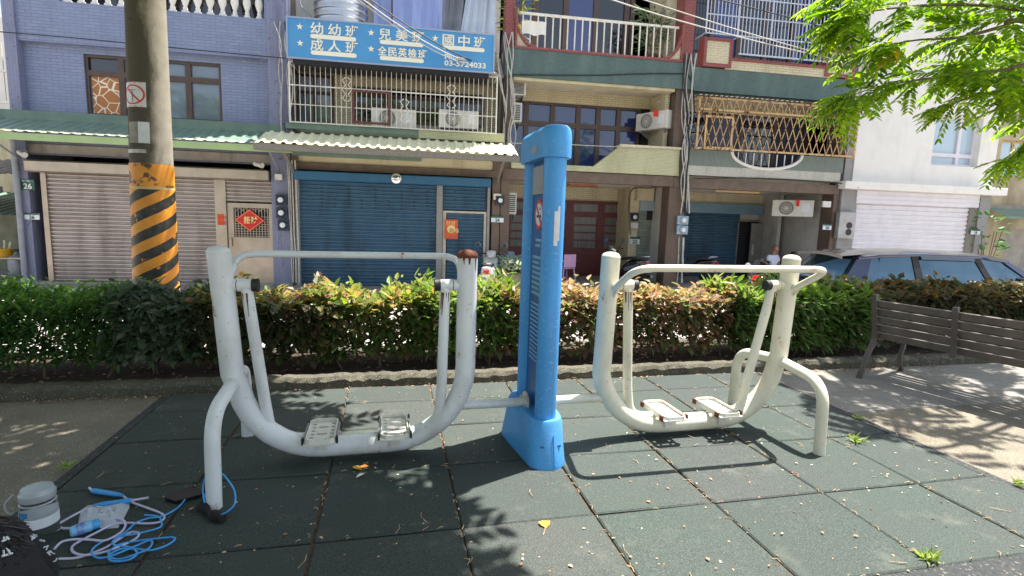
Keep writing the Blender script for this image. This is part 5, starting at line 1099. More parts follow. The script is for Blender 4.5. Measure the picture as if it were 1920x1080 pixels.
# ------------------------------------------------------------------ third and fourth house: porches and balconies
zG0, zG1 = F(1110, 155).z, F(1110, 104).z          # green band
zB0, zB1 = F(1150, 345).z, F(1150, 326).z          # brown beam over the porch
def curve_corner(w, h, n=8, flip=1, x=0, z=0):
    # cream corner panel whose inner edge is a concave quarter curve
    pts = [(0, 0), (w, 0)]+[(w*(1-math.sin(math.pi/2*k/n)), h*(1-math.cos(math.pi/2*k/n))) for k in range(1, n+1)]
    pts = [(x+flip*a, z+b) for a, b in pts]; return pts if flip > 0 else pts[::-1]
def house22():
    x0, x1 = xC+.01, xD-.01; pw = .38; root = thing('townhouse', 'house with red tiled top balcony, cream ramped parapet and dark red wooden doors', 'house', ((x0+x1)/2, D, GZ))
    # pillars
    pl = F(958, 300).x; pr = F(1256, 300).x
    m = MB(); m.box(x0, pl, D, D+.45, GZ, zG0); m.box(pr+.05, x1, D, D+.45, GZ, zG0); m.build('pillar', brown_tile, root)
    m = MB(); m.box(x0, pl, D-.02, D+.45, zG1, Z3); m.box(pr+.12, x1, D-.02, D+.45, zG1, Z3); m.build('red_pillar', red_tile, root)
    bx('green_band', green_mosaic, root, x0, x1, D-.06, D+.3, zG0, zG1); bx('cream_edge', cream_plain, root, pl, pr, D-.02, D+.3, zG0-.07, zG0-.002)
    bx('brown_beam', brown_beam, root, x0+.02, x1-.3, D-.05, D+.3, zB0, zB1)
    zf = zB1+.02
    # floor slabs and ceilings
    m = MB(); m.box(x0, x1, D+.3, D+3.2, zB0+.04, zB1); m.build('porch_ceiling', ceil, root); m = MB(); m.box(x0, x1, D+.3, D+9, zG0+.03, zG1); m.build('floor_slab', ceil, root)
    # parapet with the sloping shoulder
    a = F(955, 306).x; zl = F(1000, 307).z; xs0 = F(1112, 311).x; xs1 = F(1160, 273).x; xe = F(1274, 280).x; zh = F(1215, 274).z
    m = MB(); m.prism([(pl, zf), (xe, zf), (xe, zh-.06), (xs1, zh-.06), (xs0, zl), (pl, zl)], .0, .2, o=Vector((0, D-.08, 0)), ux=X1); m.build('parapet', yellow_mosaic, root)
    m = MB(); m.box(xs1, xe, D-.12, D+.16, zh-.06, zh); m.build('parapet_cap', cream_tile, root)
    # second floor window wall
    Yw = D+1.25; g = rc(940, 186, 1218, 330, Yw); zt = g[3]; f = window(root, pl-.1, F(1196, 300, Yw).x, zf, zt, Yw, [0, .175, .36, .545, .69, .84, 1], [glass_blue], rows=[.7], fr=.11, dep=.1)
    m = MB(); m.box(x0, x1, Yw-.02, Yw+.3, zt, zG0+.03); m.build('cream_wall', cream_tile, root); bx('wall_right', dark_room, root, F(1196, 300, Yw).x, x1, Yw, Yw+.2, zf, zt)
    bx('core', dark_room, root, x0, x1, Yw+.35, D+9, zf, Z3); bx('side_wall', cream_tile, root, pr-.1, pr+.02, D+.3, Yw, zf, zG0)
    bx('peeled_patch', cement, root, F(1048, 160, Yw-.03).x, F(1078, 160, Yw-.03).x, Yw-.03, Yw-.021, F(1060, 172, Yw-.03).z, F(1060, 156, Yw-.03).z)
    bx('left_wall', interior, root, x0, x0+.1, D+.45, D+3, GZ, zG0)
    # third floor balcony
    m = MB(); lx = F(1000, 92).x; rx = F(1242, 112).x; h = .85
    m.prism(curve_corner(.52, h, x=pl, z=zG1+.06), 0, .14, o=Vector((0, D-.03, 0))); m.prism(curve_corner(.52, h, flip=-1, x=pr+.12, z=zG1+.06), 0, .14, o=Vector((0, D-.03, 0))); m.build('cream_corner', cream_tile, root)
    m = MB(); m.box(pl, pr+.12, D-.08, D+.2, zG1, zG1+.06)
    for fl, xx in ((1, pl), (-1, pr+.12)):
        pts = curve_corner(.52, h, 10, 1); pts = [p for p in pts[1:]]; m.tube([(xx+fl*a, D-.03, zG1+.06+b) for a, b in pts], .045, 6); m.box(xx, xx+fl*.05, D-.075, D+.05, zG1+.06, zG1+h+.06)
    m.build('red_trim', red_tile, root)
    rail = MB(); zr = zG1+h-.02; rail.box(pl+.1, pr+.02, D+.02, D+.07, zr, zr+.05); rail.build('hand_rail', white_bar, root)
    n = 22
    for i in range(n):
        x = pl+.2+(pr-pl-.28)*i/(n-1); k = min(x-pl, pr+.12-x)/.52; zz = zG1+.07+(h*(1-math.sqrt(max(0, 1-(1-k)**2))) if k < 1 else 0)
        m = MB(); m.box(x-.014, x+.014, D+.03, D+.058, zz, zr); m.build('baluster', white_bar, root)
    Y3 = D+1.4; window(root, pl, pr-.7, zG1, zG1+2.6, Y3, [0, .22, .46, .7, .95, 1], [glass_blue, glass_dark, glass_blue, glass_dark, glass_dark], fr=.12, dep=.1)
    bx('upper_wall', dark_room, root, x0, x1, Y3+.2, D+9, zG1, Z3+.1); bx('upper_side_wall', cream_tile, root, pr-.15, pr+.11, D+.45, D+2.4, zG1, Z3)
    # porch back wall
    Yp = D+2.6; zc = zB0; bx('porch_back_wall', cream_tile, root, x0, x1-.2, Yp, Yp+.2, GZ, zc+.1)
    d0, d1 = F(948, 440, Yp).x, F(1180, 440, Yp).x; z1 = F(1110, 377, Yp).z; m = MB(); n = 4; hs = []; w = (d1-d0)/n
    ztr = F(1110, 399, Yp).z; zp = F(1110, 465, Yp).z
    for i in range(n): hs += [(d0+w*i+.1, d0+w*i+w-.1, ztr+.02, z1-.1), (d0+w*i+.13, d0+w*i+w-.13, zp, ztr-.14)]
    m.wall(d0, d1, -.24, z1, Yp-.09, Yp-.02, hs); dr = m.build('door', red_wood, root)
    N = M('ribbed_glass', C(112, 110, 104), C(78, 76, 76), 60, .25, stretch=(1, 1, .02)); m = MB()
    for h_ in hs: m.box(h_[0], h_[1], Yp-.05, Yp-.045, h_[2], h_[3])
    m.build('glass', N, dr); m = MB()
    for i in range(n):
        for k in range(1, 4): zz = zp+(ztr-.14-zp)*k/4; m.box(d0+w*i+.13, d0+w*i+w-.13, Yp-.075, Yp-.055, zz-.02, zz+.02)
        m.box(d0+w*i+.13, d0+w*i+w-.13, Yp-.1, Yp-.088, -.1, zp-.14)
    m.build('glazing_bar', red_wood, dr)
    bx('ceiling_lamp', M('lamp_wood', C(150, 96, 60), rough=.6), root, F(1065, 352, D+1.2).x, F(1120, 352, D+1.2).x, D+1.1, D+1.3, zB0-.02, zB0+.038)
    # grey roller shutter of the side entry
    Ys = D+1.5; g = rc(1197, 398, 1250, 523, Ys); m = MB(); m.box(F(1181, 400, Ys).x, g[0], Ys, Yp, GZ, zB0+.05); m.build('side_pier', cream_tile, root)
    part('side_shutter', M('old_shutter', C(140, 148, 138), C(122, 130, 122), 4, .5, stain=C(90, 86, 74), sfac=.5), root, lambda m: m.shutter(g[0], g[1], -.3, F(1220, 394, Ys).z, Ys, .09))
    bx('shutter_housing', M('pale_blue_box', C(150, 166, 172), C(140, 156, 162), 4, .5), root, g[0], g[1]+.05, Ys-.15, Ys+.1, F(1220, 395, Ys-.15).z, F(1220, 377, Ys-.15).z)
    bx('vent', dark_room, root, F(1213, 400, Ys-.04).x, F(1238, 400, Ys-.04).x, Ys-.05, Ys-.03, F(1225, 413, Ys-.04).z, F(1225, 395, Ys-.04).z)
    bx('cross_beam', cream_plain, root, g[0]-.15, x1-.2, Ys-.2, Ys-.0, F(1220, 377, Ys-.15).z+.004, zB0+.038)
    bx('party_wall', interior, root, x1-.14, x1, D+.46, D+9, GZ, zB0+.03)
house22()
def house20():
    x0, x1 = xD, xE; pw = .35; root = thing('townhouse', 'house with rusty lattice balcony cage and half moon parapet opening', 'house', ((x0+x1)/2, D, GZ)); xr = F(1558, 420).x
    m = MB(); m.box(xr, x1-.22, D-.01, D+.45, GZ, zG0-.3); m.build('pillar', brown_tile, root); bx('grey_strip', granite, root, x1-.22, x1-.01, D-.08, D+.3, GZ, zG0)
    bx('green_band', green_mosaic, root, x0, x1-.15, D-.055, D+.3, zG0-.02, zG1-.08); bx('brown_beam', brown_beam, root, x0-.3, xr+.1, D-.045, D+.3, zB0-.02, zB1-.03)
    zf = zB1-.02; zs0, zs1 = F(1435, 335).z, F(1435, 318).z
    bx('textured_band', M('white_texture', C(190, 188, 176), C(160, 158, 146), 30, .8, bump=1, bscale=30, stain=C(120, 116, 100)), root, x0+.05, xr+.05, D-.1, D+.2, zs0, zs1)
    # ribbed parapet with half moon opening
    c = F(1440, 290, D-.12); rx = (F(1505, 290, D).x-F(1374, 290, D).x)/2; zt = F(1440, 289).z; rz = zt-F(1440, 318).z
    n = 18; arc = [(c.x-rx*math.cos(math.pi*k/n), zt-rz*math.sin(math.pi*k/n)) for k in range(n+1)]
    m = MB(); xe = x1-.3
    left = [(x0+.05, zs1), (c.x, zs1)]+[p for p in arc[:n//2+1]][::-1]+[(x0+.05, zt)]; right = [(c.x, zs1), (xe, zs1), (xe, zt)]+[p for p in arc[n//2:]][::-1]
    m.prism(left, 0, .18, o=Vector((0, D-.1, 0))); m.prism(right, 0, .18, o=Vector((0, D-.1, 0))); m.build('parapet', grey_mosaic, root)
    m = MB(); m.tube([(a, D-.1, b) for a, b in arc], .04, 8); m.build('white_trim', white_stucco, root)
    m = MB()
    for i in range(1, 9): x = c.x-rx+2*rx*i/9; zz = zt-rz*math.sqrt(max(0, 1-((x-c.x)/rx)**2)); m.box(x-.012, x+.012, D-.03, D-.01, zz, zt)
    m.build('parapet_bar', white_bar, root)
    # lattice cage
    Y = D-.35; tl, br = F(1305, 183, Y), F(1588, 291, Y); cx0, cx1 = x0+.1, x1-.25; z1 = F(1440, 192, Y).z; z0 = F(1440, 285, Y).z
    m = MB(); nx, ny = 22, 4; dx = (cx1-cx0)/nx; dz = (z1-z0)/ny
    for i in range(nx):
        for j in range(-1, ny):
            # stretched honeycomb: verticals staggered, joined by slanted pieces
            za = z0+dz*j; off = (j % 2)*.5
            p = [(cx0+dx*(i+off), za), (cx0+dx*(i+off+.5), za+dz)]; q = [(cx0+dx*(i+off+1), za), (cx0+dx*(i+off+.5), za+dz)]
            for (a, b) in (p, q):
                if b[1] <= z0+.001 or a[0] > cx1 or b[0] > cx1+.01: continue
                a2 = (a[0], max(a[1], z0)); m.obox(((a2[0]+b[0])/2, Y, (a2[1]+b[1])/2), Vector((b[0]-a2[0], 0, b[1]-a2[1])).normalized(), Vector((0, 1, 0)), Vector((b[0]-a2[0], 0, b[1]-a2[1])).normalized().cross(Vector((0, 1, 0))), Vector((b[0]-a2[0], 0, b[1]-a2[1])).length/2, .006, .009)
    cg = m.build('lattice', gold_bar, root); m = MB()
    for z in (z0, z1, z1-.28): m.box(cx0-.01, cx1+.01, Y-.03, Y-.008, z-.022, z+.022)
    for x in (cx0, cx1): m.box(x-.022, x+.022, Y-.03, Y-.008, z0, z1); m.box(x-.012, x+.012, Y, D+.1, z1-.02, z1+.02); m.box(x-.012, x+.012, Y, D+.1, z0-.02, z0+.02)
    a = rc(1322, 216, 1370, 278, Y); m.wall(a[0], a[1], z0, a[3], Y-.05, Y-.032, [(a[0]+.05, a[1]-.05, z0+.05, a[3]-.05)])
    for k in range(5): zz = z0+(z1-z0)*(k+.5)/5; m.box(cx0-.005, cx0+.005, Y, D, zz-.006, zz+.006)
    m.build('cage_frame', gold_bar, root)
    part('cage_roof', gutter, root, lambda m: m.corrug((cx0-.05, Y-.1, z1+.04), (cx1+.05, Y-.1, z1+.04), (cx0-.05, D, z1+.12), .14, .025))
    Yw = D+1.3; window(root, x0+.2, x1-.4, zs1, zG0-.25, Yw, [0, .25, .5, .75, 1], [glass_dark, M('curtain_grey', C(110, 112, 130), C(80, 84, 110), 8, .8, stretch=(6, 1, .2)), glass_dark, M('curtain_dark', C(70, 72, 92), C(44, 46, 66), 8, .8, stretch=(6, 1, .2))], fr=.1, dep=.08)
    bx('cream_wall', cream_tile, root, x0, x1, Yw-.02, Yw+.2, zG0-.25, zG0); bx('core', dark_room, root, x0, x1, Yw+.3, D+9, zs1, Z3); bx('floor_slab', ceil, root, x0, x1, D+.3, D+9, zG0+.0, zG1-.1)
    bx('porch_ceiling', ceil, root, x0, x1, D+.2, D+3.3, zB0+.03, zs1-.02)
    # third floor: white window grille and cream corner panels
    za, zb = F(1340, 118).z, F(1340, 92).z; bx('cream_sill', cream_tile, root, x0+.9, x1-1.0, D-.07, D+.2, zG1-.079, zG1+.14)
    g0 = rc(1322, 95, 1362, 127); g1 = rc(1550, 110, 1592, 148); m = MB()
    for a in (g0, g1): m.box(a[0], a[1], D-.08, D+.2, zG1+.04, zG1+.58)
    m.build('cream_panel', cream_tile, root); m = MB()
    for a in (g0, g1): m.wall(a[0]-.08, a[1]+.08, zG1-.05, zG1+.66, D-.095, D+.19, [(a[0], a[1], zG1+.04, zG1+.58)])
    m.box(g0[1]+.08, g1[0]-.08, D-.09, D+.2, zG1+.141, zG1+.22); m.box(x1-.45, x1-.15, D-.02, D+.4, zG1-.079, Z3); m.build('red_trim', red_tile, root)
    m = MB(); Y = D-.3; gx0, gx1 = x0+.15, x1-.5; z0 = zG1+.68; zl = zG1+.25; lx0, lx1 = g0[1]+.12, g1[0]-.12
    for i in range(44):
        x = gx0+(gx1-gx0)*i/43; m.box(x-.009, x+.009, Y-.009, Y+.009, zl if lx0 < x < lx1 else z0, 8.3)
    for z in [z0+.45*k for k in range(7)]: m.box(gx0, gx1, Y-.02, Y-.01, z-.014, z+.014)
    m.box(lx0, lx1, Y-.02, Y-.01, zl-.02, zl+.02)
    for x in [gx0+(gx1-gx0)*q for q in (0, .2, .42, .65, .87, 1)]: m.box(x-.02, x+.02, Y-.03, Y-.021, z0, 8.3)
    for x in (gx0, gx1, lx0, lx1): m.box(x-.01, x+.01, Y, D+.2, z0-.01, z0+.01)
    m.build('window_grille', M('pale_blue_grille', C(186, 196, 210), C(170, 180, 196), 20, .5), root)
    Y3 = D+1.0; window(root, x0+.2, x1-.6, zG1-.0, zG1+2.8, Y3, [0, .2, .4, .6, .8, 1], [glass_dark, glass_blue, glass_dark], fr=.1, dep=.1); bx('upper_room', dark_room, root, x0, x1, Y3+.2, D+9, zG1, Z3)
    # porch
    Yp = D+2.9; bx('porch_back_wall', interior, root, x0, x1, Yp, Yp+.2, GZ, zB0+.1); bx('right_wall', interior, root, xr+.05, x1, D+.45, Yp, GZ, zB0+.03)
    bx('cream_header', cream_tile, root, x0+.1, xr, Yp-.15, Yp-.001, F(1350, 382, Yp-.1).z, zB0+.1)
    s = rc(1287, 397, 1378, 510, Yp-.1); part('roller_shutter', teal_steel, root, lambda m: m.shutter(s[0], s[1], -.3, s[3], Yp-.1, .085)); bx('shutter_housing', M('pale_teal_box', C(110, 140, 156), C(96, 128, 146), 4, .5), root, s[0]-.1, F(1432, 388, Yp-.3).x, Yp-.32, Yp-.05, s[3]-.02, F(1350, 382, Yp-.3).z)
    b_ = rc(1383, 415, 1428, 508, Yp); bx('doorway', dark_room, root, b_[0], b_[1], Yp-.03, Yp-.002, -.25, b_[3]); m = MB(); m.box(b_[0]-.05, b_[0], Yp-.12, Yp, -.25, b_[3]+.02); m.box(b_[0]-.05, b_[1], Yp-.12, Yp, b_[3], b_[3]+.06); m.build('door_frame', steel, root)
    dm = MB(); q = F(1402, 470, Yp-.2); dm.box(q.x, b_[1]+.1, Yp-.3, Yp-.26, -.25, b_[3]-.05); dr = dm.build('door', M('grey_door', C(128, 126, 122), C(114, 112, 108), 4, .5), root); m = MB(); m.box(q.x+.07, q.x+.1, Yp-.36, Yp-.3, .5, .85); m.build('handle', ac_white, dr)
    bx('side_partition', interior, root, F(1434, 440, Yp-.4).x, F(1440, 440, Yp-.4).x, D+1.9, Yp, GZ, zB0+.05)
    bx('ceiling_lamp', M('lamp_tube', C(200, 170, 120), rough=.5), root, F(1340, 357, D+1.0).x, F(1422, 357, D+1.0).x, D+.95, D+1.1, zB0-.03, zB0+.028)
house20()
b = MB(); b.box(xC, xE, D-.05, D+3.2, -.4, -.25); struct(b.build('porch_floor', porch)); b = MB(); b.box(-14, xC, D-.5, D+.6, -.4, -.3); b.box(xE, 22, D-.5, D+.6, -.4, -.3); struct(b.build('sidewalk', porch))
def house18():
    x0, x1 = xE+.02, xF; root = thing('townhouse', 'plain white plastered house with white roller shutter at the right', 'house', ((x0+x1)/2, D, GZ)); zl0, zl1 = F(1720, 361).z, F(1720, 347).z
    w = rc(1757, 216, 1832, 314); m = MB(); m.wall(x0+.1, x1, zl1, Z3, D, D+.3, [w]); m.build('wall', white_stucco, root); m = MB(); m.box(x0, x0+.1, D+.1, D+9, zl1, Z3); m.box(x1-.15, x1, D+.3, D+9, GZ, Z3); m.build('side_wall', white_stucco, root)
    window(root, w[0]+.02, w[1]-.02, w[2]+.02, w[3], D+.16, [0, .66, 1], [glass_pale, glass_pale, glass_pale, glass_pale], frame=white_slat, rows=[.22], fr=.09, dep=.1); bx('room_back', interior, root, w[0]-.2, w[1]+.2, D+.6, D+.65, w[2]-.2, w[3]+.2)
    m = MB(); m.bev(x0-.35, x1+.22, D-.3, D+.3, zl0, zl1, .015); m.build('ledge', white_stucco, root)
    s = rc(1600, 366, 1828, 386); m = MB(); m.box(x0+.25, s[1]+.05, D-.06, D+.1, s[2]-.06, zl0); 
    for k in range(3): zz = s[2]-.06+(zl0-s[2]+.06)*k/3; m.box(x0+.25, s[1]+.05, D-.075, D-.0605, zz+.015, zz+(zl0-s[2])/3)
    m.build('shutter_housing', white_slat, root)
    part('roller_shutter', white_slat, root, lambda m: m.shutter(x0+.3, F(1813, 430).x, -.3, s[2]-.05, D+.05, .13, .03)); m = MB(); m.box(x0-.2, x0+.3, D-.04, D+.3, GZ, zl0); m.box(F(1828, 430).x, x1, D-.04, D+.3, GZ, zl0); m.build('granite_pier', granite, root)
    bx('track', gutter, root, F(1813, 430).x, F(1828, 430).x, D+.0, D+.2, GZ, s[2]); bx('core', interior, root, x0, x1, D+1, D+8.9, GZ, Z3)
house18()
def far_right():
    x0 = xF+.35; root = thing('house', 'old beige house with green door canopy at the far right edge', 'house', (x0+4, D+1, GZ)); Y = D+.8
    w = rc(1880, 262, 1925, 335, Y); d = rc(1888, 428, 1940, 560, Y); m = MB(); m.wall(x0, x0+10, GZ, Z3-2, Y, Y+.3, [w, (d[0], d[1], GZ, d[3])]); m.build('wall', beige_wall, root); bx('core', dark_room, root, x0, x0+10, Y+.5, Y+8, GZ, Z3-2)
    window(root, *w, Y+.1, [0, .5, 1], [glass_pale, glass_pale], frame=gold_bar, fr=.08); m = MB(); zz = F(1880, 385, Y).z; m.box(x0-.02, x0+10, Y-.12, Y, zz-.12, zz); zz = F(1890, 215, Y).z; m.box(x0-.02, x0+10, Y-.12, Y, zz-.15, zz); m.build('ledge', cement, root)
    a = F(1880, 402, Y-.6); m = MB(); m.add([(a.x, Y-.7, a.z-.05), (a.x+3, Y-.7, a.z-.05), (a.x+3, Y, a.z+.25), (a.x, Y, a.z+.25), (a.x, Y-.7, a.z-.12), (a.x+3, Y-.7, a.z-.12)], [(0, 1, 2, 3), (0, 4, 5, 1)]); m.build('canopy', green_metal, root)
    bx('door', cement, root, d[0], d[1], Y+.1, Y+.15, GZ, d[3])
far_right()
# ------------------------------------------------------------------ alley at the far left
def alley():
    root = thing('house', 'low cream building behind the alley at the far left', 'house', (-13, D+4, GZ)); m = MB(); m.wall(-22, xA-.3, GZ, 3.6, D+4, D+4.3, [(-12.6, -11.6, .3, 1.9)]); m.build('wall', cream_plain, root); bx('window_pane', glass_dark, root, -12.6, -11.6, D+4.15, D+4.2, .3, 1.9); bx('roof', gutter, root, -22, xA-.2, D+3.6, D+9, 3.6, 3.75); bx('upper_wall', white_stucco, root, -22, xA-.5, D+6, D+9, 3.75, 7)
    z = F(15, 395, D+1.4).z; root = thing('lean_to', 'corrugated lean-to roof with timber posts beside the blue house', 'shelter', (xA-1.6, D+1.5, GZ)); m = MB(); m.corrug((xA-3.6, D+.9, z-.1), (xA-.12, D+.9, z-.1), (xA-3.6, D+3.4, z+.45), .2, .03); m.build('sheet', green_metal, root)
    m = MB()
    for x in (xA-.62, xA-.3, xA-3.3): m.box(x-.06, x+.06, D+1.1, D+1.22, GZ, z)
    m.build('post', M('old_timber', C(150, 140, 120), C(120, 110, 92), 6, .8), root); bx('back_wall', M('shed_wall', C(150, 150, 130), C(120, 120, 104), 3, .8), root, xA-3.5, xA-.15, D+3.2, D+3.3, GZ, z+.3)
    m = MB(); m.corrug((xA-3, D+.6, F(10, 335).z), (xA-.1, D+.6, F(10, 335).z+.15), (xA-3, D+2.6, F(10, 335).z+.5), .2, .03); o = m.build('roof_sheet', M('old_sheet', C(140, 134, 120), C(112, 106, 96), 5, .7), loc=(xA-.1, D+.6, F(10, 335).z)); tag(o, 'weathered roof sheet jutting out above the lean-to', 'roof sheet')
    zt = F(20, 482, D+.9).z; tx = F(15, 482, D+.9).x; root = thing('table', 'metal work table in the alley with a yellow basket on it', 'table', (tx, D+1, GZ)); bx('table_top', steel, root, tx-.7, xA-.12, D+.7, D+1.3, zt-.03, zt)
    for x in (tx-.6, xA-.3):
        for y in (D+.75, D+1.25): bx('leg', steel, root, x-.02, x+.02, y-.02, y+.02, GZ, zt-.031)
    c = F(7, 478, D+.95); c.z = zt+.003; root = thing('basket', 'yellow plastic basket on the alley table', 'basket', c); m = MB(); m.lathe(c, [(.16, 0), (.2, .17), (.215, .17), (.215, .19), (.19, .185), (.15, .01)], 20); m.build('body', M('yellow_plastic', C(226, 170, 36), rough=.5), root)
    m = MB()
    for k in range(7): a = k*.9; m.tube([c+Vector((math.cos(a)*.08, math.sin(a)*.08, .05)), c+Vector((math.cos(a)*.16, math.sin(a)*.12, .3+.04*(k % 3)))], .02, 6)
    tag(m.build('spring_onions', cream_sheet, loc=c+Vector((0, 0, .02))), 'pale stalks sticking out of the yellow basket', 'vegetables')
    c = F(38, 545, D+.9); c.z = GZ+.05; root = thing('gas_cylinder', 'grey gas cylinder under the alley table by the drainpipe', 'gas cylinder', c); m = MB(); m.lathe(c, [(.1, 0), (.17, .05), (.18, .1), (.18, .42), (.15, .52), (.06, .58), (.05, .62)], 22); m.build('body', M('cyl_grey', C(146, 150, 154), C(120, 122, 124), 6, .4, .3), root); m = MB(); m.lathe(c+Vector((0, 0, .6)), [(.03, 0), (.03, .06), (.05, .07), (.05, .1)], 12); m.tube([c+Vector((.1*math.cos(t), .1*math.sin(t), .68)) for t in [k*.5 for k in range(11)]], .012, 6); m.build('valve', ac_dark, root)
    root = thing('window_grille', 'white barred balcony grille at the upper left edge', 'window grille', (xA-1, D+2, 3.9)); m = MB()
    for i in range(14): x = xA-2.2+i*.16; m.box(x-.012, x+.012, D+2, D+2.03, 3.9, 5.3)
    m.build('bars', white_bar, root); m = MB(); m.box(xA-2.3, xA-.05, D+1.98, D+2.05, 3.86, 3.92); m.box(xA-2.3, xA-.05, D+1.98, D+2.05, 4.6, 4.64); m.build('frame', white_bar, root)
alley()
# ------------------------------------------------------------------ fittings on the facades
a = rc(958, 150, 986, 179, D+.25); ac_unit('louvred air conditioner by the left pillar of the red tiled house, upper of three', a[0], a[1], a[2], a[3], D+.25, .5, louvre=True)
a = rc(955, 191, 978, 229, D+.25); ac_unit('louvred air conditioner by the left pillar of the red tiled house, middle of three', a[0], a[1], a[2], a[3], D+.25, .5, louvre=True)
a = rc(949, 360, 968, 402, D+.4); ac_unit('louvred air conditioner beside the red doors, lowest of three by the pillar', a[0], a[1], a[2], a[3], D+.4, .35, louvre=True)
a = rc(1208, 206, 1258, 243, D+.35); ac_unit('air conditioner with red label on the side wall above the ramped parapet', a[0]-.1, a[1]+.15, a[2], a[3], D+.45, .3, -62)
a = rc(1463, 374, 1522, 407, D+.6); ac_unit('air conditioner high on the grey porch wall above the seated man', a[0], a[1], a[2], a[3], D+.6, .3, -38)
for (x, y, Y) in ((1229, 212, D+.3), (1497, 380, D+.55)):
    a = rc(x-4, y-6, x+4, y+7, Y); m = MB(); m.box(a[0], a[1], Y-.02, Y-.016, a[2], a[3]); tag(m.build('energy_sticker', red_paper, loc=(a[0], Y, a[2])), 'red energy sticker on the air conditioner '+('above the ramped parapet' if x < 1300 else 'in the porch of the half moon house'), 'sticker')
meter('pale blue twin meter on the brown pillar between the porches, upper', 1279, 413, 19, 17, D-.06, False); meter('pale blue twin meter on the brown pillar between the porches, lower', 1278, 431, 19, 17, D-.06, False)
meter('dark round meter on the cream pier beside the red doors', 1188, 407, 15, 16, D+1.48, True); meter('dark round meter with white box on the pillar beside the blue door', 937, 376, 16, 18, D-.06, True)
a = rc(1576, 397, 1601, 448, D-.2); root = thing('meter_box', 'grey steel meter box with two round windows beside the white shutter', 'meter box', (a[0], D-.1, a[2])); m = MB(); m.bev(a[0], a[1], D-.2, D-.05, a[2], a[3], .01); m.build('case', M('box_steel', C(170, 168, 166), C(150, 148, 146), 5, .4, .4), root); m = MB()
for k in (.3, .55): m.lathe((a[0]+(a[1]-a[0])*.62, D-.2, a[2]+(a[3]-a[2])*(k-.05)), [(.09, 0), (.09, .01)], 18, False, Vector((0, -1, 0)))
m.build('round_window', black_print, root)
plate('small white house number plate on the pillar between blue door and red doors', 921, 405, 944, 417, D-.045, '24', None, white_sticker, plate_green, top=plate_green); plate('white house number plate on the cream pier beside the red doors', 1181, 444, 1199, 458, D+1.46, '22', None, white_sticker, plate_green, top=plate_green)
plate('green edged house number plate on the right pillar of the half moon house', 1543, 420, 1558, 431, D-.05, '20', None, white_sticker, plate_green, top=plate_green); plate('green edged house number plate right of the white shutter', 1821, 430, 1836, 440, D-.06, '18', None, white_sticker, plate_green, top=plate_green)
for (x, y, Y, lab) in ((1188, 423, D+1.45, 'white switch box below the round meter beside the red doors'), (932, 369, D-.05, 'small white box on the pillar beside the blue door'), (1548, 383, D-.05, 'small cream box high on the right porch pillar'), (523, 332, D-.08, 'cream junction box above the meters on the blue pilaster')):
    a = rc(x-7, y-6, x+7, y+6, Y); m = MB(); m.bev(a[0], a[1], Y-.06, Y, a[2], a[3], .008); tag(m.build('junction_box', ac_white, loc=(a[0], Y, a[2])), lab, 'box')
# bundles of cables down the pillars
random.seed(21)
for lab, xs, Y, ys, n in (('loose cable running down the blue pilaster beside the cage', (518, 544), D-.1, (40, 262), 6), ('loose cable tangled on the pillar left of the red tiled house', (930, 955), D-.08, (60, 300), 8), ('cable running down the pillar between the two porches', (1284, 1300), D-.08, (100, 400), 7), ('cable running down the blue pilaster below the awning', (538, 556), D-.1, (300, 530), 4), ('grey conduit on the pillar below the twin meters', (1270, 1285), D-.05, (445, 530), 3)):
    for i in range(n):
        xb = random.uniform(*xs); pts = [F(xb+random.uniform(-7, 7)*(1 if n > 4 else .12)+(y-ys[0])*(-.03 if xs[0] > 1200 else .04), y, Y-random.uniform(0, .05)) for y in np.linspace(ys[0], ys[1], 6)]
        wire(lab, pts, random.choice((.012, .016, .02)), cable_w if random.random() < .75 else cable_k, group=lab)
wire('thin black cable across the blue facade below the balustrade', [F(-20, 58, D-.15), F(150, 72, D-.15), F(350, 92, D-.15), F(535, 109, D-.15)], .011, cable_k)
wire('black cable slanting in front of the blue signboard', [F(640, -40, 11.6), F(760, 45, 12), F(850, 98, 12.4), F(935, 136, D-.1)], .013, cable_k)
for i, dy in enumerate((0, 7)): wire('pale cable slanting in front of the blue signboard, the %s of two' % ('upper' if i == 0 else 'lower'), [F(640, -32+dy, 11.6), F(740, 42+dy, 12), F(830, 96+dy, 12.4), F(938, 142+dy*.3, D-.1)], .012, cable_w)
wire('pale cable crossing the red tiled pillar towards the white house, lower', [F(1090, -20, 11.5), F(1250, 32, 11.9), F(1450, 85, 12.5), F(1668, 133, D-.02)], .014, cable_w); wire('pale cable crossing the red tiled pillar towards the white house, upper', [F(1150, -20, 11.5), F(1300, 30, 11.9), F(1450, 76, 12.5), F(1580, 112, D-.05)], .012, cable_w)
wire('black cable under the green band of the red tiled house', [F(958, 140, D-.08), F(1110, 141, D-.08), F(1255, 138, D-.08), F(1296, 150, D-.08), F(1302, 240, D-.08)], .014, cable_k); wire('dark cable over the white grille of the half moon house', [F(1290, -14, 12.5), F(1400, 12, 12.7), F(1520, 44, 13), F(1600, 70, D-.1)], .014, cable_k)
wire('thin pale cable across the second floor window of the red tiled house', [F(940, 268, D-.12), F(1040, 270, D-.12), F(1130, 274, D-.12), F(1262, 279, D-.12)], .01, cable_w); wire('dark cable along the brown beam over the grey porch', [F(1300, 335, D-.12), F(1420, 334, D-.12), F(1560, 342, D-.12), F(1610, 352, D-.3)], .014, cable_k)
wire('brown cable along the porch ceiling beam beside the red doors', [F(1182, 440, D+1.3), F(1182, 360, D+1.3), F(1220, 352, D+.9), F(1258, 346, D+.3)], .025, brown_beam); wire('white hose bent over the side wall above the ramped parapet', [F(1232, 192, D+.6), F(1262, 182, D+.5), F(1266, 212, D+.5), F(1256, 232, D+.5)], .022, ac_white)
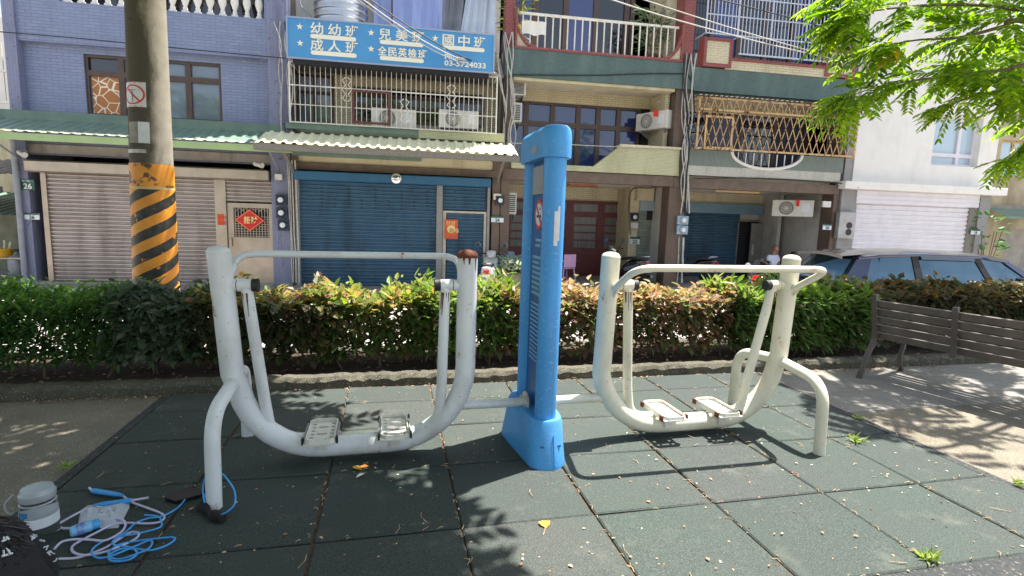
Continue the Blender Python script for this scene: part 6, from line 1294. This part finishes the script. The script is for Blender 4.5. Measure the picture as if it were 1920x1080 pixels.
# balcony things
def bush(label, p, r, h, cols, L, W, n=160, pot=None, cat='plant', name='potted_plant', stalk=True):
    root = thing(name, label, cat, p)
    if pot: m = MB(); m.lathe(p, [(pot*.7, 0), (pot, pot*1.5), (pot*1.08, pot*1.5), (pot*1.08, pot*1.7), (pot*.9, pot*1.65)], 16); m.build('pot', M('pot_'+name, C(120, 80, 62), C(96, 66, 54), 6, .7), root)
    z0 = pot*1.6 if pot else 0; a = rng.uniform(0, 6.28, n); q = np.sqrt(rng.uniform(0, 1, n)); P = np.stack([p.x+np.cos(a)*q*r, p.y+np.sin(a)*q*r, p.z+z0+h*rng.uniform(.15, 1, n)], 1); e = rng.uniform(-.4, .9, n); d = np.stack([np.cos(a)*np.cos(e), np.sin(a)*np.cos(e), np.sin(e)], 1); nr = np.stack([-np.cos(a)*np.sin(e), -np.sin(a)*np.sin(e), np.cos(e)], 1)+rng.normal(0, .3, (n, 3))
    m = MB(); m.leaves(P, d, nr, rng.uniform(.6, 1.1, n)*L, np.full(n, L*W)); m.build('leaves', leafM('leaf_'+name, cols, .3), root)
    m = MB()
    for k in range(6): b_ = k*1.05; m.tube([p+Vector((0, 0, z0)), p+Vector((math.cos(b_)*r*.6, math.sin(b_)*r*.6, z0+h*.8))], .01, 5)
    m.build('stems', stemm, root); return root
zb = F(1240, 112, D+.5).z+.02
bush('bushy plant behind the white railing at the right end of the red tiled balcony', Vector((F(1222, 95, D+.5).x, D+.5, zG1+.01)), .4, 1.15, [C(60, 96, 56), C(96, 120, 80), C(120, 130, 110)], .26, .2, 220, .16); bush('palm like plant behind the left end of the red tiled balcony', Vector((F(970, 60, D+.5).x, D+.45, zG1+.01)), .3, 1.75, [C(104, 120, 60), C(140, 140, 80), C(84, 104, 50)], .4, .12, 110, .14)
a = rc(979, 38, 1024, 67, D-.02); m = MB(); k = 10; vs = []
for i in range(k+1):
    for j in range(5): vs.append((a[0]+(a[1]-a[0])*i/k, D-.01+.02*math.sin(i*1.4)-(.03 if j == 4 else 0), a[2]+(a[3]-a[2])*j/4+.02*math.sin(i*.9)*(j == 0)))
m.add(vs, [(i*5+j, i*5+5+j, i*5+6+j, i*5+1+j) for i in range(k) for j in range(4)], True); tag(m.build('towel', white_stucco, loc=(a[0], D, a[3])), 'white towel hung over the white balcony railing', 'towel')
pc = F(966, 540, 12.9); pc.z = GZ; root = thing('planter', 'rough concrete planter box beside the pillar with pale plants in it', 'planter', pc); m = MB(); m.bev(pc.x-.42, pc.x+.5, 12.55, 13.2, GZ, F(960, 512, 12.6).z, .04); m.build('box', M('rough_concrete', C(132, 124, 110), C(100, 94, 82), 7, .9, bump=.8, bscale=20), root)
zt = F(960, 512, 12.6).z; bush('pale silvery low plants growing in the concrete planter', Vector((pc.x+.05, 12.85, zt+.002)), .42, .32, [C(190, 200, 170), C(160, 178, 140), C(206, 212, 190)], .13, .4, 420, None); bush('silver blue foliage behind the pale plants in the planter', Vector((pc.x-.12, 13.1, zt+.002)), .36, .4, [C(120, 150, 150), C(140, 165, 160)], .12, .4, 220, None)
a = rc(948, 472, 964, 500, D+.9); m = MB(); m.bev(a[0], a[1], D+.9, D+1.3, -.24, a[3], .015); tag(m.build('storage_box', meter_case, loc=(a[0], D+.9, -.24)), 'pale grey box standing behind the planter by the red doors', 'box')
pz = F(1850, 480, D-.3); pz.z = GZ; bush('broad leaved shrub at the corner right of the white house', Vector((F(1850, 470, D-.2).x, D-.2, GZ)), .45, 2.35, [C(70, 110, 60), C(90, 130, 72), C(60, 96, 54)], .3, .45, 60, None)
def plastic_chair(label, c, rz, col):
    root = thing('plastic_chair', label, 'chair', c); root['_b'] = (0, 0, 0); mat = M('chair_plastic', *col, 6, .4); m = MB(); m.bev(-.2, .2, -.2, .2, .38, .41, .01); m.build('seat', mat, root)
    for sx in (-1, 1):
        for sy in (-1, 1): m = MB(); m.tube([(sx*.17, sy*.17, .38), (sx*.22, sy*.22, 0)], .022, 8); m.build('leg', mat, root)
    m = MB(); m.bev(-.2, .2, .19, .22, .42, .78, .01); m.build('backrest', mat, root)
    for sx in (-1, 1): m = MB(); m.tube(smooth_path([(sx*.21, .19, .6), (sx*.23, 0, .6), (sx*.22, -.18, .58), (sx*.21, -.2, .39)]), .022, 8); m.build('armrest', mat, root)
    root.rotation_euler.z = rz; return root
c = F(1058, 540, D+.9); c.z = -.25; plastic_chair('pink plastic armchair on the porch in front of the red doors', c, R(200), (C(206, 160, 196), C(190, 146, 182)))
# ------------------------------------------------------------------ scooters (local frame: +x forward)
chrome = M('chrome', C(200, 200, 205), rough=.15, metal=1); tyre_m = M('tyre', C(26, 26, 27), C(36, 36, 36), 30, .9); gloss_black = M('gloss_black', C(20, 20, 22), rough=.2, coat=.6); seat_black = M('seat_vinyl', C(24, 24, 25), C(32, 32, 32), 40, .6); gloss_white = M('gloss_white', C(214, 214, 212), C(200, 200, 198), 3, .25, coat=.5)
tail_red = M('tail_lamp', C(190, 24, 24), rough=.2); plate_white = M('plate_white', C(210, 216, 224), rough=.5); plate_ink = M('plate_ink', C(40, 60, 120), rough=.5); mirror_glass = M('mirror_face', C(150, 190, 235), rough=.05, metal=.9)
def scooter(label, loc, heading, bodym, accent, sc=.9, num='', screen=False, helmet=False):
    root = thing('scooter', label, 'scooter', loc); root['_b'] = (0, 0, 0); Y_, Z_ = Vector((0, 1, 0)), Vector((0, 0, 1))
    def ring(x, hw, z0, z1, k=12):
        return [Vector((x, math.copysign(abs(math.cos(t))**.6, math.cos(t))*hw, (z0+z1)/2+math.copysign(abs(math.sin(t))**.6, math.sin(t))*(z1-z0)/2)) for t in [2*math.pi*i/k for i in range(k)]]
    def loft(rs):
        m = MB(); n = len(rs[0]); m.add([p for r in rs for p in r], [(i*n+j, i*n+(j+1) % n, (i+1)*n+(j+1) % n, (i+1)*n+j) for i in range(len(rs)-1) for j in range(n)]+[tuple(range(n-1, -1, -1)), tuple(range((len(rs)-1)*n, len(rs)*n))], True); return m
    loft([ring(-.86, .06, .68, .76), ring(-.8, .12, .6, .78), ring(-.6, .17, .45, .77), ring(-.3, .19, .32, .74), ring(-.08, .17, .28, .6), ring(.05, .15, .26, .36)]).build('rear_body', bodym, root)
    loft([ring(-.05, .17, .22, .3), ring(.3, .18, .22, .3), ring(.42, .17, .24, .42)]).build('footboard', seat_black, root)
    loft([ring(.36, .12, .28, .5), ring(.46, .2, .4, .86), ring(.55, .2, .5, .95), ring(.66, .13, .55, .9), ring(.72, .06, .6, .8)]).build('front_shield', bodym, root)
    loft([ring(.3, .06, .92, .98), ring(.42, .13, .9, 1.06), ring(.55, .14, .9, 1.1), ring(.66, .1, .93, 1.05), ring(.7, .04, .96, 1.02)]).build('handlebar_cowl', bodym if accent is None else accent, root)
    loft([ring(-.78, .08, .76, .82), ring(-.6, .14, .75, .85), ring(-.2, .15, .73, .83), ring(.06, .11, .7, .78)]).build('seat', seat_black, root)
    if accent is not None:
        m = MB()
        for sy in (-1, 1): m.prism([(-.7, .55), (-.2, .42), (-.15, .5), (-.4, .58), (-.72, .68)], -.01, .01, o=Vector((0, sy*.185, 0)))
        m.build('side_trim', accent, root)
    for x in (-.6, .64):
        w = MB(); w.lathe((x, -.06, .24), [(.15, 0), (.22, .005), (.245, .03), (.245, .09), (.22, .115), (.15, .12)], 24, True, Vector((0, 1, 0))); wh = w.build('wheel', tyre_m, root)
        r = MB(); r.lathe((x, -.045, .24), [(.15, 0), (.15, .09)], 20, False, Vector((0, 1, 0))); r.build('rim', chrome, wh)
    m = MB(); m.prism([(.4, .36), (.68, .48), (.92, .36), (.9, .33), (.66, .44), (.42, .32)], -.075, .075); m.build('front_mudguard', bodym, root)
    m = MB(); m.tube(smooth_path([(.4, -.34, 1.0), (.44, -.2, 1.02), (.48, 0, 1.0), (.44, .2, 1.02), (.4, .34, 1.0)]), .016, 8); m.tube([(.66, 0, .26), (.5, 0, 1.0)], .03, 8); m.build('handlebar', seat_black, root)
    for sy in (-1, 1):
        m = MB(); m.tube(smooth_path([(.44, sy*.2, 1.03), (.42, sy*.28, 1.14), (.42, sy*.34, 1.22)]), .008, 6); mr = m.build('mirror_stem', seat_black, root)
        m = MB(); m.lathe((.44, sy*.36, 1.25), [(.02, .02), (.05, .012), (.07, 0), (.066, -.012)], 16, True, Vector((1, 0, 0))); m.build('mirror_shell', bodym, mr)
        m = MB(); m.lathe((.427, sy*.36, 1.25), [(.064, 0), (.064, -.003)], 16, False, Vector((1, 0, 0))); m.build('mirror_glass', mirror_glass, mr)
        m = MB(); m.lathe((-.83, sy*.16, .55), [(.01, .03), (.035, .02), (.035, -.02), (.02, -.03)], 12, True, Vector((1, 0, 0))); m.build('indicator', M('indicator_amber', C(196, 140, 100), rough=.3), root)
    m = MB(); m.bev(-.9, -.82, -.075, .075, .6, .7, .012); m.build('tail_light', tail_red, root)
    m = MB(); m.prism([(-.98, .36), (-.6, .44), (-.6, .48), (-.96, .42)], -.09, .09); m.build('rear_mudguard', seat_black if accent is not None else bodym, root)
    m = MB(); e = Vector((-.25, 0, 1)).normalized(); c = Vector((-.93, 0, .505)); m.obox(c, Y_, e, Y_.cross(e), .14, .075, .004); pl = m.build('number_plate', plate_white, root)
    if num:
        m = MB(); m.text(num, c+Vector((-.008, .11, -.03)), -Y_, e, .085, w=.22, bold=.002); m.build('lettering', plate_ink, pl)
    m = MB()
    for sy in (-1, 1): m.tube(smooth_path([(-.5, sy*.12, .8), (-.8, sy*.13, .86), (-.92, 0, .87)]), .012, 6)
    m.build('grab_rail', chrome, root)
    m = MB(); m.tube([(-.4, -.14, .2), (-.85, -.2, .32)], [.03, .05], 12); m.build('exhaust', chrome, root)
    if screen:
        m = MB(); m.add([(.62, -.2, .95), (.62, .2, .95), (.5, .17, 1.4), (.5, -.17, 1.4), (.66, 0, .95), (.55, 0, 1.42)], [(0, 4, 5, 3), (4, 1, 2, 5)]); m.build('windscreen', glass_clear, root)
    root.rotation_euler.z = heading; root.scale = (sc,)*3; return root
p = F(916, 560, 12.75); p.z = GZ; scooter('white scooter seen from behind with red tail lamp beside the small blue door', p, R(78), gloss_white, None, .92, 'EEV')
p = F(1168, 540, D+.5); p.z = -.25; scooter('black scooter with silver side trim parked in front of the red doors', p, R(116), gloss_black, chrome, .95, '')
p = F(1288, 540, D+1.0); p.z = -.25; scooter('black scooter mostly hidden behind the brown pillar, only its rear plate showing', p, R(165), gloss_black, None, .92, '')
p = F(1452, 552, 8.7); p.z = GZ; scooter('white and red scooter with windscreen below the seated man', p, R(200), gloss_white, tail_red, .88, '', True)
# ------------------------------------------------------------------ seated people on the porch
polo = M('white_polo', C(206, 212, 226), C(194, 200, 216), 20, .85); brown_skin = M('tanned_skin', C(176, 116, 94), C(160, 102, 82), 10, .5); grey_hair = M('grey_stubble', C(84, 70, 64), C(104, 90, 84), 40, .8)
ym = D+.7; c = F(1450, 466, ym); sc = .87; base = Vector((c.x, ym, -.25)); dz = (c.z+.25)-(.43+.92)*sc+.1
plastic_chair('teal plastic chair under the man in the white polo shirt', base, R(0), (C(96, 150, 150), C(84, 138, 138)))
root = thing('person', 'seated man in a white polo shirt with cropped hair on the porch', 'person', base); figure(root, base+Vector((0, 0, dz)), R(14), sc, brown_skin, polo, jeans, grey_hair, lean=.02, sleeve=.55, head_turn=R(26))
c2 = F(1481, 472, ym+.5); b2 = Vector((c2.x, ym+.5, -.25)); plastic_chair('red plastic chair under the dark haired person on the porch', b2, R(70), (C(150, 60, 56), C(136, 50, 46)))
root = thing('person', 'dark haired seated person in brown beside the man in white polo', 'person', b2); figure(root, b2+Vector((0, 0, (c2.z+.25)-(.43+.92)*sc)), R(70), sc, brown_skin, M('brown_top', C(96, 76, 66), C(82, 64, 56), 10, .8), jeans, hair_black, lean=.05, sleeve=.6)
# ------------------------------------------------------------------ car (estate, parked along the road, only its upper half shows over the hedge)
def car():
    yn, yf = 7.95, 9.5; gz = GZ+.004; yc = (yn+yf)/2; x0 = 7.1; root = thing('parked_car', 'dark blue estate car with roof spoiler parked behind the hedge at the right', 'car', (9.2, yc, gz)); paint = M('metallic_blue', C(24, 34, 66), C(20, 28, 56), 3, .22, .35, coat=1.0); roofm = M('black_roof', C(16, 16, 20), C(26, 26, 30), 3, .16, coat=.5); glass = M('car_glass', C(92, 114, 126), C(76, 98, 110), 1.5, .04, .8)
    hw = (yf-yn)/2
    def ring(x, w0, w1, z0, zb, n=4):
        # lower body ring: sill to beltline
        return [Vector((x, yc+s*w, z)) for s, w, z in ((-1, w0*.86, z0), (-1, w0, z0+.18), (-1, w0*1.0, (z0+zb)/2), (-1, w1, zb), (1, w1, zb), (1, w0, (z0+zb)/2), (1, w0, z0+.18), (1, w0*.86, z0))]
    def loft(rs, mat, name, par, smooth=True):
        m = MB(); n = len(rs[0]); m.add([p for r in rs for p in r], [(i*n+j, (i+1)*n+j, (i+1)*n+(j+1) % n, i*n+(j+1) % n) for i in range(len(rs)-1) for j in range(n)]+[tuple(range(n)), tuple(range(len(rs)*n-1, (len(rs)-1)*n-1, -1))], smooth); return m.build(name, mat, par)
    zb = gz+.90
    loft([ring(x0, hw*.8, hw*.78, gz+.3, zb-.1), ring(x0+.1, hw*.95, hw*.9, gz+.24, zb), ring(x0+.6, hw, hw*.95, gz+.2, zb+.02), ring(x0+3.0, hw, hw*.96, gz+.2, zb), ring(x0+4.3, hw, hw*.94, gz+.2, zb-.04), ring(x0+5.0, hw*.96, hw*.84, gz+.2, zb-.16), ring(x0+5.25, hw*.78, hw*.7, gz+.26, zb-.26)], paint, 'body', root)
    # greenhouse: stations (x at belt, x at roof, roof z)
    zr = gz+1.38
    def gr(x, xr, z, w0=.93, w1=.74): return [Vector((x, yc-hw*w0, zb-.01)), Vector((xr, yc-hw*w1, z)), Vector((xr, yc-hw*w1*.55, z+.055)), Vector((xr, yc+hw*w1*.55, z+.055)), Vector((xr, yc+hw*w1, z)), Vector((x, yc+hw*w0, zb-.01))]
    G_ = [gr(x0+.06, x0+.42, zr-.05, .86, .7), gr(x0+.75, x0+.85, zr+.0), gr(x0+1.62, x0+1.62, zr+.03), gr(x0+3.15, x0+2.95, zr+.01), gr(x0+4.4, x0+3.6, zr-.06, .9, .7)]
    loft(G_, glass, 'cabin_glass', root, False)
    # roof skin, proud of the glass
    m = MB(); k = 8; vs = []
    def rp(q, v):  # q along 0..4, v across -1..1
        i = min(int(q), 3); t = q-i; a, b = G_[i], G_[i+1]; xr = a[1].x+(b[1].x-a[1].x)*t; z = a[1].z+(b[1].z-a[1].z)*t; w = (a[4].y-a[1].y)/2*(1-t)+(b[4].y-b[1].y)/2*t
        return Vector((xr, yc+v*w*1.03, z+.075*(1-abs(v)**2.4)+.012))
    qs = [4*i/16 for i in range(17)]; vv = [-1+2*j/10 for j in range(11)]
    m.add([rp(q, v) for q in qs for v in vv], [(i*11+j, i*11+11+j, i*11+12+j, i*11+1+j) for i in range(16) for j in range(10)], True); m.build('roof', roofm, root)
    m = MB()
    for s in (-1, 1): m.tube([rp(q, s*1.0)+Vector((0, s*-.004, -.015)) for q in qs], .03, 8)
    m.build('roof_rail', paint, root)
    # spoiler
    m = MB(); xs = x0+.42; m.add([Vector((xs-.32, yc+v*hw*.74, zr-.02+.05*(1-v*v))) for v in vv]+[Vector((xs+.16, yc+v*hw*.72, zr+.02+.06*(1-v*v))) for v in vv]+[Vector((xs-.3, yc+v*hw*.72, zr-.075+.05*(1-v*v))) for v in vv], [(j, 11+j, 12+j, j+1) for j in range(10)]+[(22+j, j, j+1, 23+j) for j in range(10)]+[(11+j, 22+j, 23+j, 12+j) for j in range(10)], True); m.build('spoiler', roofm, root)
    # pillars on both sides
    def side(q0, t0, q1, t1, wd, mat, name, off=.012):
        m = MB()
        for s in (0, 1):
            def pt(q, t):
                i = min(int(q), 3); f = q-i; a = G_[i][0 if s == 0 else 5].lerp(G_[i+1][0 if s == 0 else 5], f); b = G_[i][1 if s == 0 else 4].lerp(G_[i+1][1 if s == 0 else 4], f); return a.lerp(b, t)+Vector((0, -off if s == 0 else off, .004))
            a, b, c, d = pt(q0, t0), pt(q0+wd, t0), pt(q1+wd, t1), pt(q1, t1)
            m.add([a, b, c, d], [(0, 1, 2, 3)] if s == 0 else [(3, 2, 1, 0)])
        return m.build(name, mat, root)
    side(.0, 0, .0, 1, .62, paint, 'rear_pillar', .014); side(1.88, 0, 1.8, 1, .16, seat_black, 'door_pillar'); side(2.93, 0, 2.86, 1, .1, seat_black, 'door_pillar'); side(3.75, 0, 3.7, 1, .25, paint, 'front_pillar')
    side(2.02, .84, 2.02, .99, .84, M('visor_strip', C(70, 84, 96), rough=.15, coat=.5), 'wind_deflector', .03)
    # rear window, lamps, plate
    m = MB(); a, b = G_[0][0], G_[0][1]; c, d = G_[0][4], G_[0][5]; ctr = (a+b+c+d)/4; m.add([ctr+(p-ctr)*.86+Vector((-.012, 0, 0)) for p in (a, b, c, d)], [(0, 1, 2, 3)]); m.build('rear_window', M('rear_glass', C(90, 130, 165), rough=.05, spec=1, coat=1), root)
    m = MB(); 
    for s in (-1, 1): m.bev(x0+.0, x0+.16, yc+s*hw*.9-.06, yc+s*hw*.9+.06, zb-.28, zb+.02, .02)
    m.build('tail_lamp', tail_red, root)
    for x in (x0+.85, x0+4.2):
        for y in (yn+.1, yf-.1):
            w = MB(); w.lathe((x, y-.1, gz+.3), [(.2, 0), (.28, .01), (.3, .04), (.3, .16), (.28, .19), (.2, .2)], 26, True, Vector((0, 1, 0))); wh = w.build('wheel', tyre_m, root); r = MB(); r.lathe((x, y-.105, gz+.3), [(.05, 0), (.2, .01), (.2, .2), (.05, .21)], 18, False, Vector((0, 1, 0))); r.build('rim', chrome, wh)
    m = MB(); m.bev(x0-.02, x0+.1, yc-.26, yc+.26, zb-.32, zb-.18, .01); m.build('number_plate', plate_white, root)
    m = MB(); m.bev(x0+3.5, x0+3.65, yn-.16, yn-.0, zb+.03, zb+.15, .02); m.build('door_mirror', paint, root)
car()
# pieces that stand apart become parts of their own
def split_parts(names):
    for ob in [o for o in bpy.data.objects if o.type == 'MESH' and o.parent and o.name.split('.')[0] in names]:
        me = ob.data; n = len(me.vertices); par = list(range(n))
        def find(a):
            while par[a] != a: par[a] = par[par[a]]; a = par[a]
            return a
        for p in me.polygons:
            r = find(p.vertices[0])
            for v in p.vertices[1:]: par[find(v)] = r
        isl = {}
        for v in range(n): isl.setdefault(find(v), []).append(v)
        boxes = []
        for k, vs in isl.items():
            co = np.array([me.vertices[v].co for v in vs]); boxes.append([co.min(0), co.max(0), {k}])
        ch = True
        while ch:
            ch = False
            for i in range(len(boxes)):
                for j in range(i+1, len(boxes)):
                    a, b = boxes[i], boxes[j]; gap = np.linalg.norm(np.maximum(0, np.maximum(a[0]-b[1], b[0]-a[1]))); lim = max(.02, .5*max((a[1]-a[0]).max(), (b[1]-b[0]).max()))
                    if gap < lim*(.5 if ob.name.split('.')[0] in ('bracket', 'pilaster', 'pillar', 'red_pillar') else 1): boxes[i] = [np.minimum(a[0], b[0]), np.maximum(a[1], b[1]), a[2] | b[2]]; boxes.pop(j); ch = True; break
                if ch: break
        if len(boxes) < 2: continue
        base = ob.name.split('.')[0]
        for bx_ in boxes[1:]+boxes[:1]:
            keep = {v for k in bx_[2] for v in isl[k]}; idx = {v: i for i, v in enumerate(sorted(keep))}; m2 = bpy.data.meshes.new(base); ps = [p for p in me.polygons if p.vertices[0] in keep]
            m2.from_pydata([me.vertices[v].co for v in sorted(keep)], [], [[idx[v] for v in p.vertices] for p in ps])
            for m in me.materials: m2.materials.append(m)
            m2.polygons.foreach_set('material_index', [p.material_index for p in ps]); m2.polygons.foreach_set('use_smooth', [p.use_smooth for p in ps]); m2.update(); m2.set_sharp_from_angle(angle=R(35))
            if bx_ is boxes[0]: ob.data = m2
            else: o2 = bpy.data.objects.new(base, m2); COL.objects.link(o2); o2.parent = ob.parent; o2.location = ob.location
split_parts({'bolt', 'bolt_hole', 'bracket', 'bumper', 'cream_corner', 'cream_panel', 'door_pillar', 'front_pillar', 'rear_pillar', 'granite_jamb', 'granite_pier', 'gusset_plate', 'parapet_bar', 'pilaster', 'pillar', 'red_pillar', 'post', 'scroll', 'tail_lamp', 'wind_deflector', 'eye', 'torn_sticker', 'side_trim', 'printed_text', 'print'})
for o in bpy.data.objects:
    if '_b' in o: del o['_b']
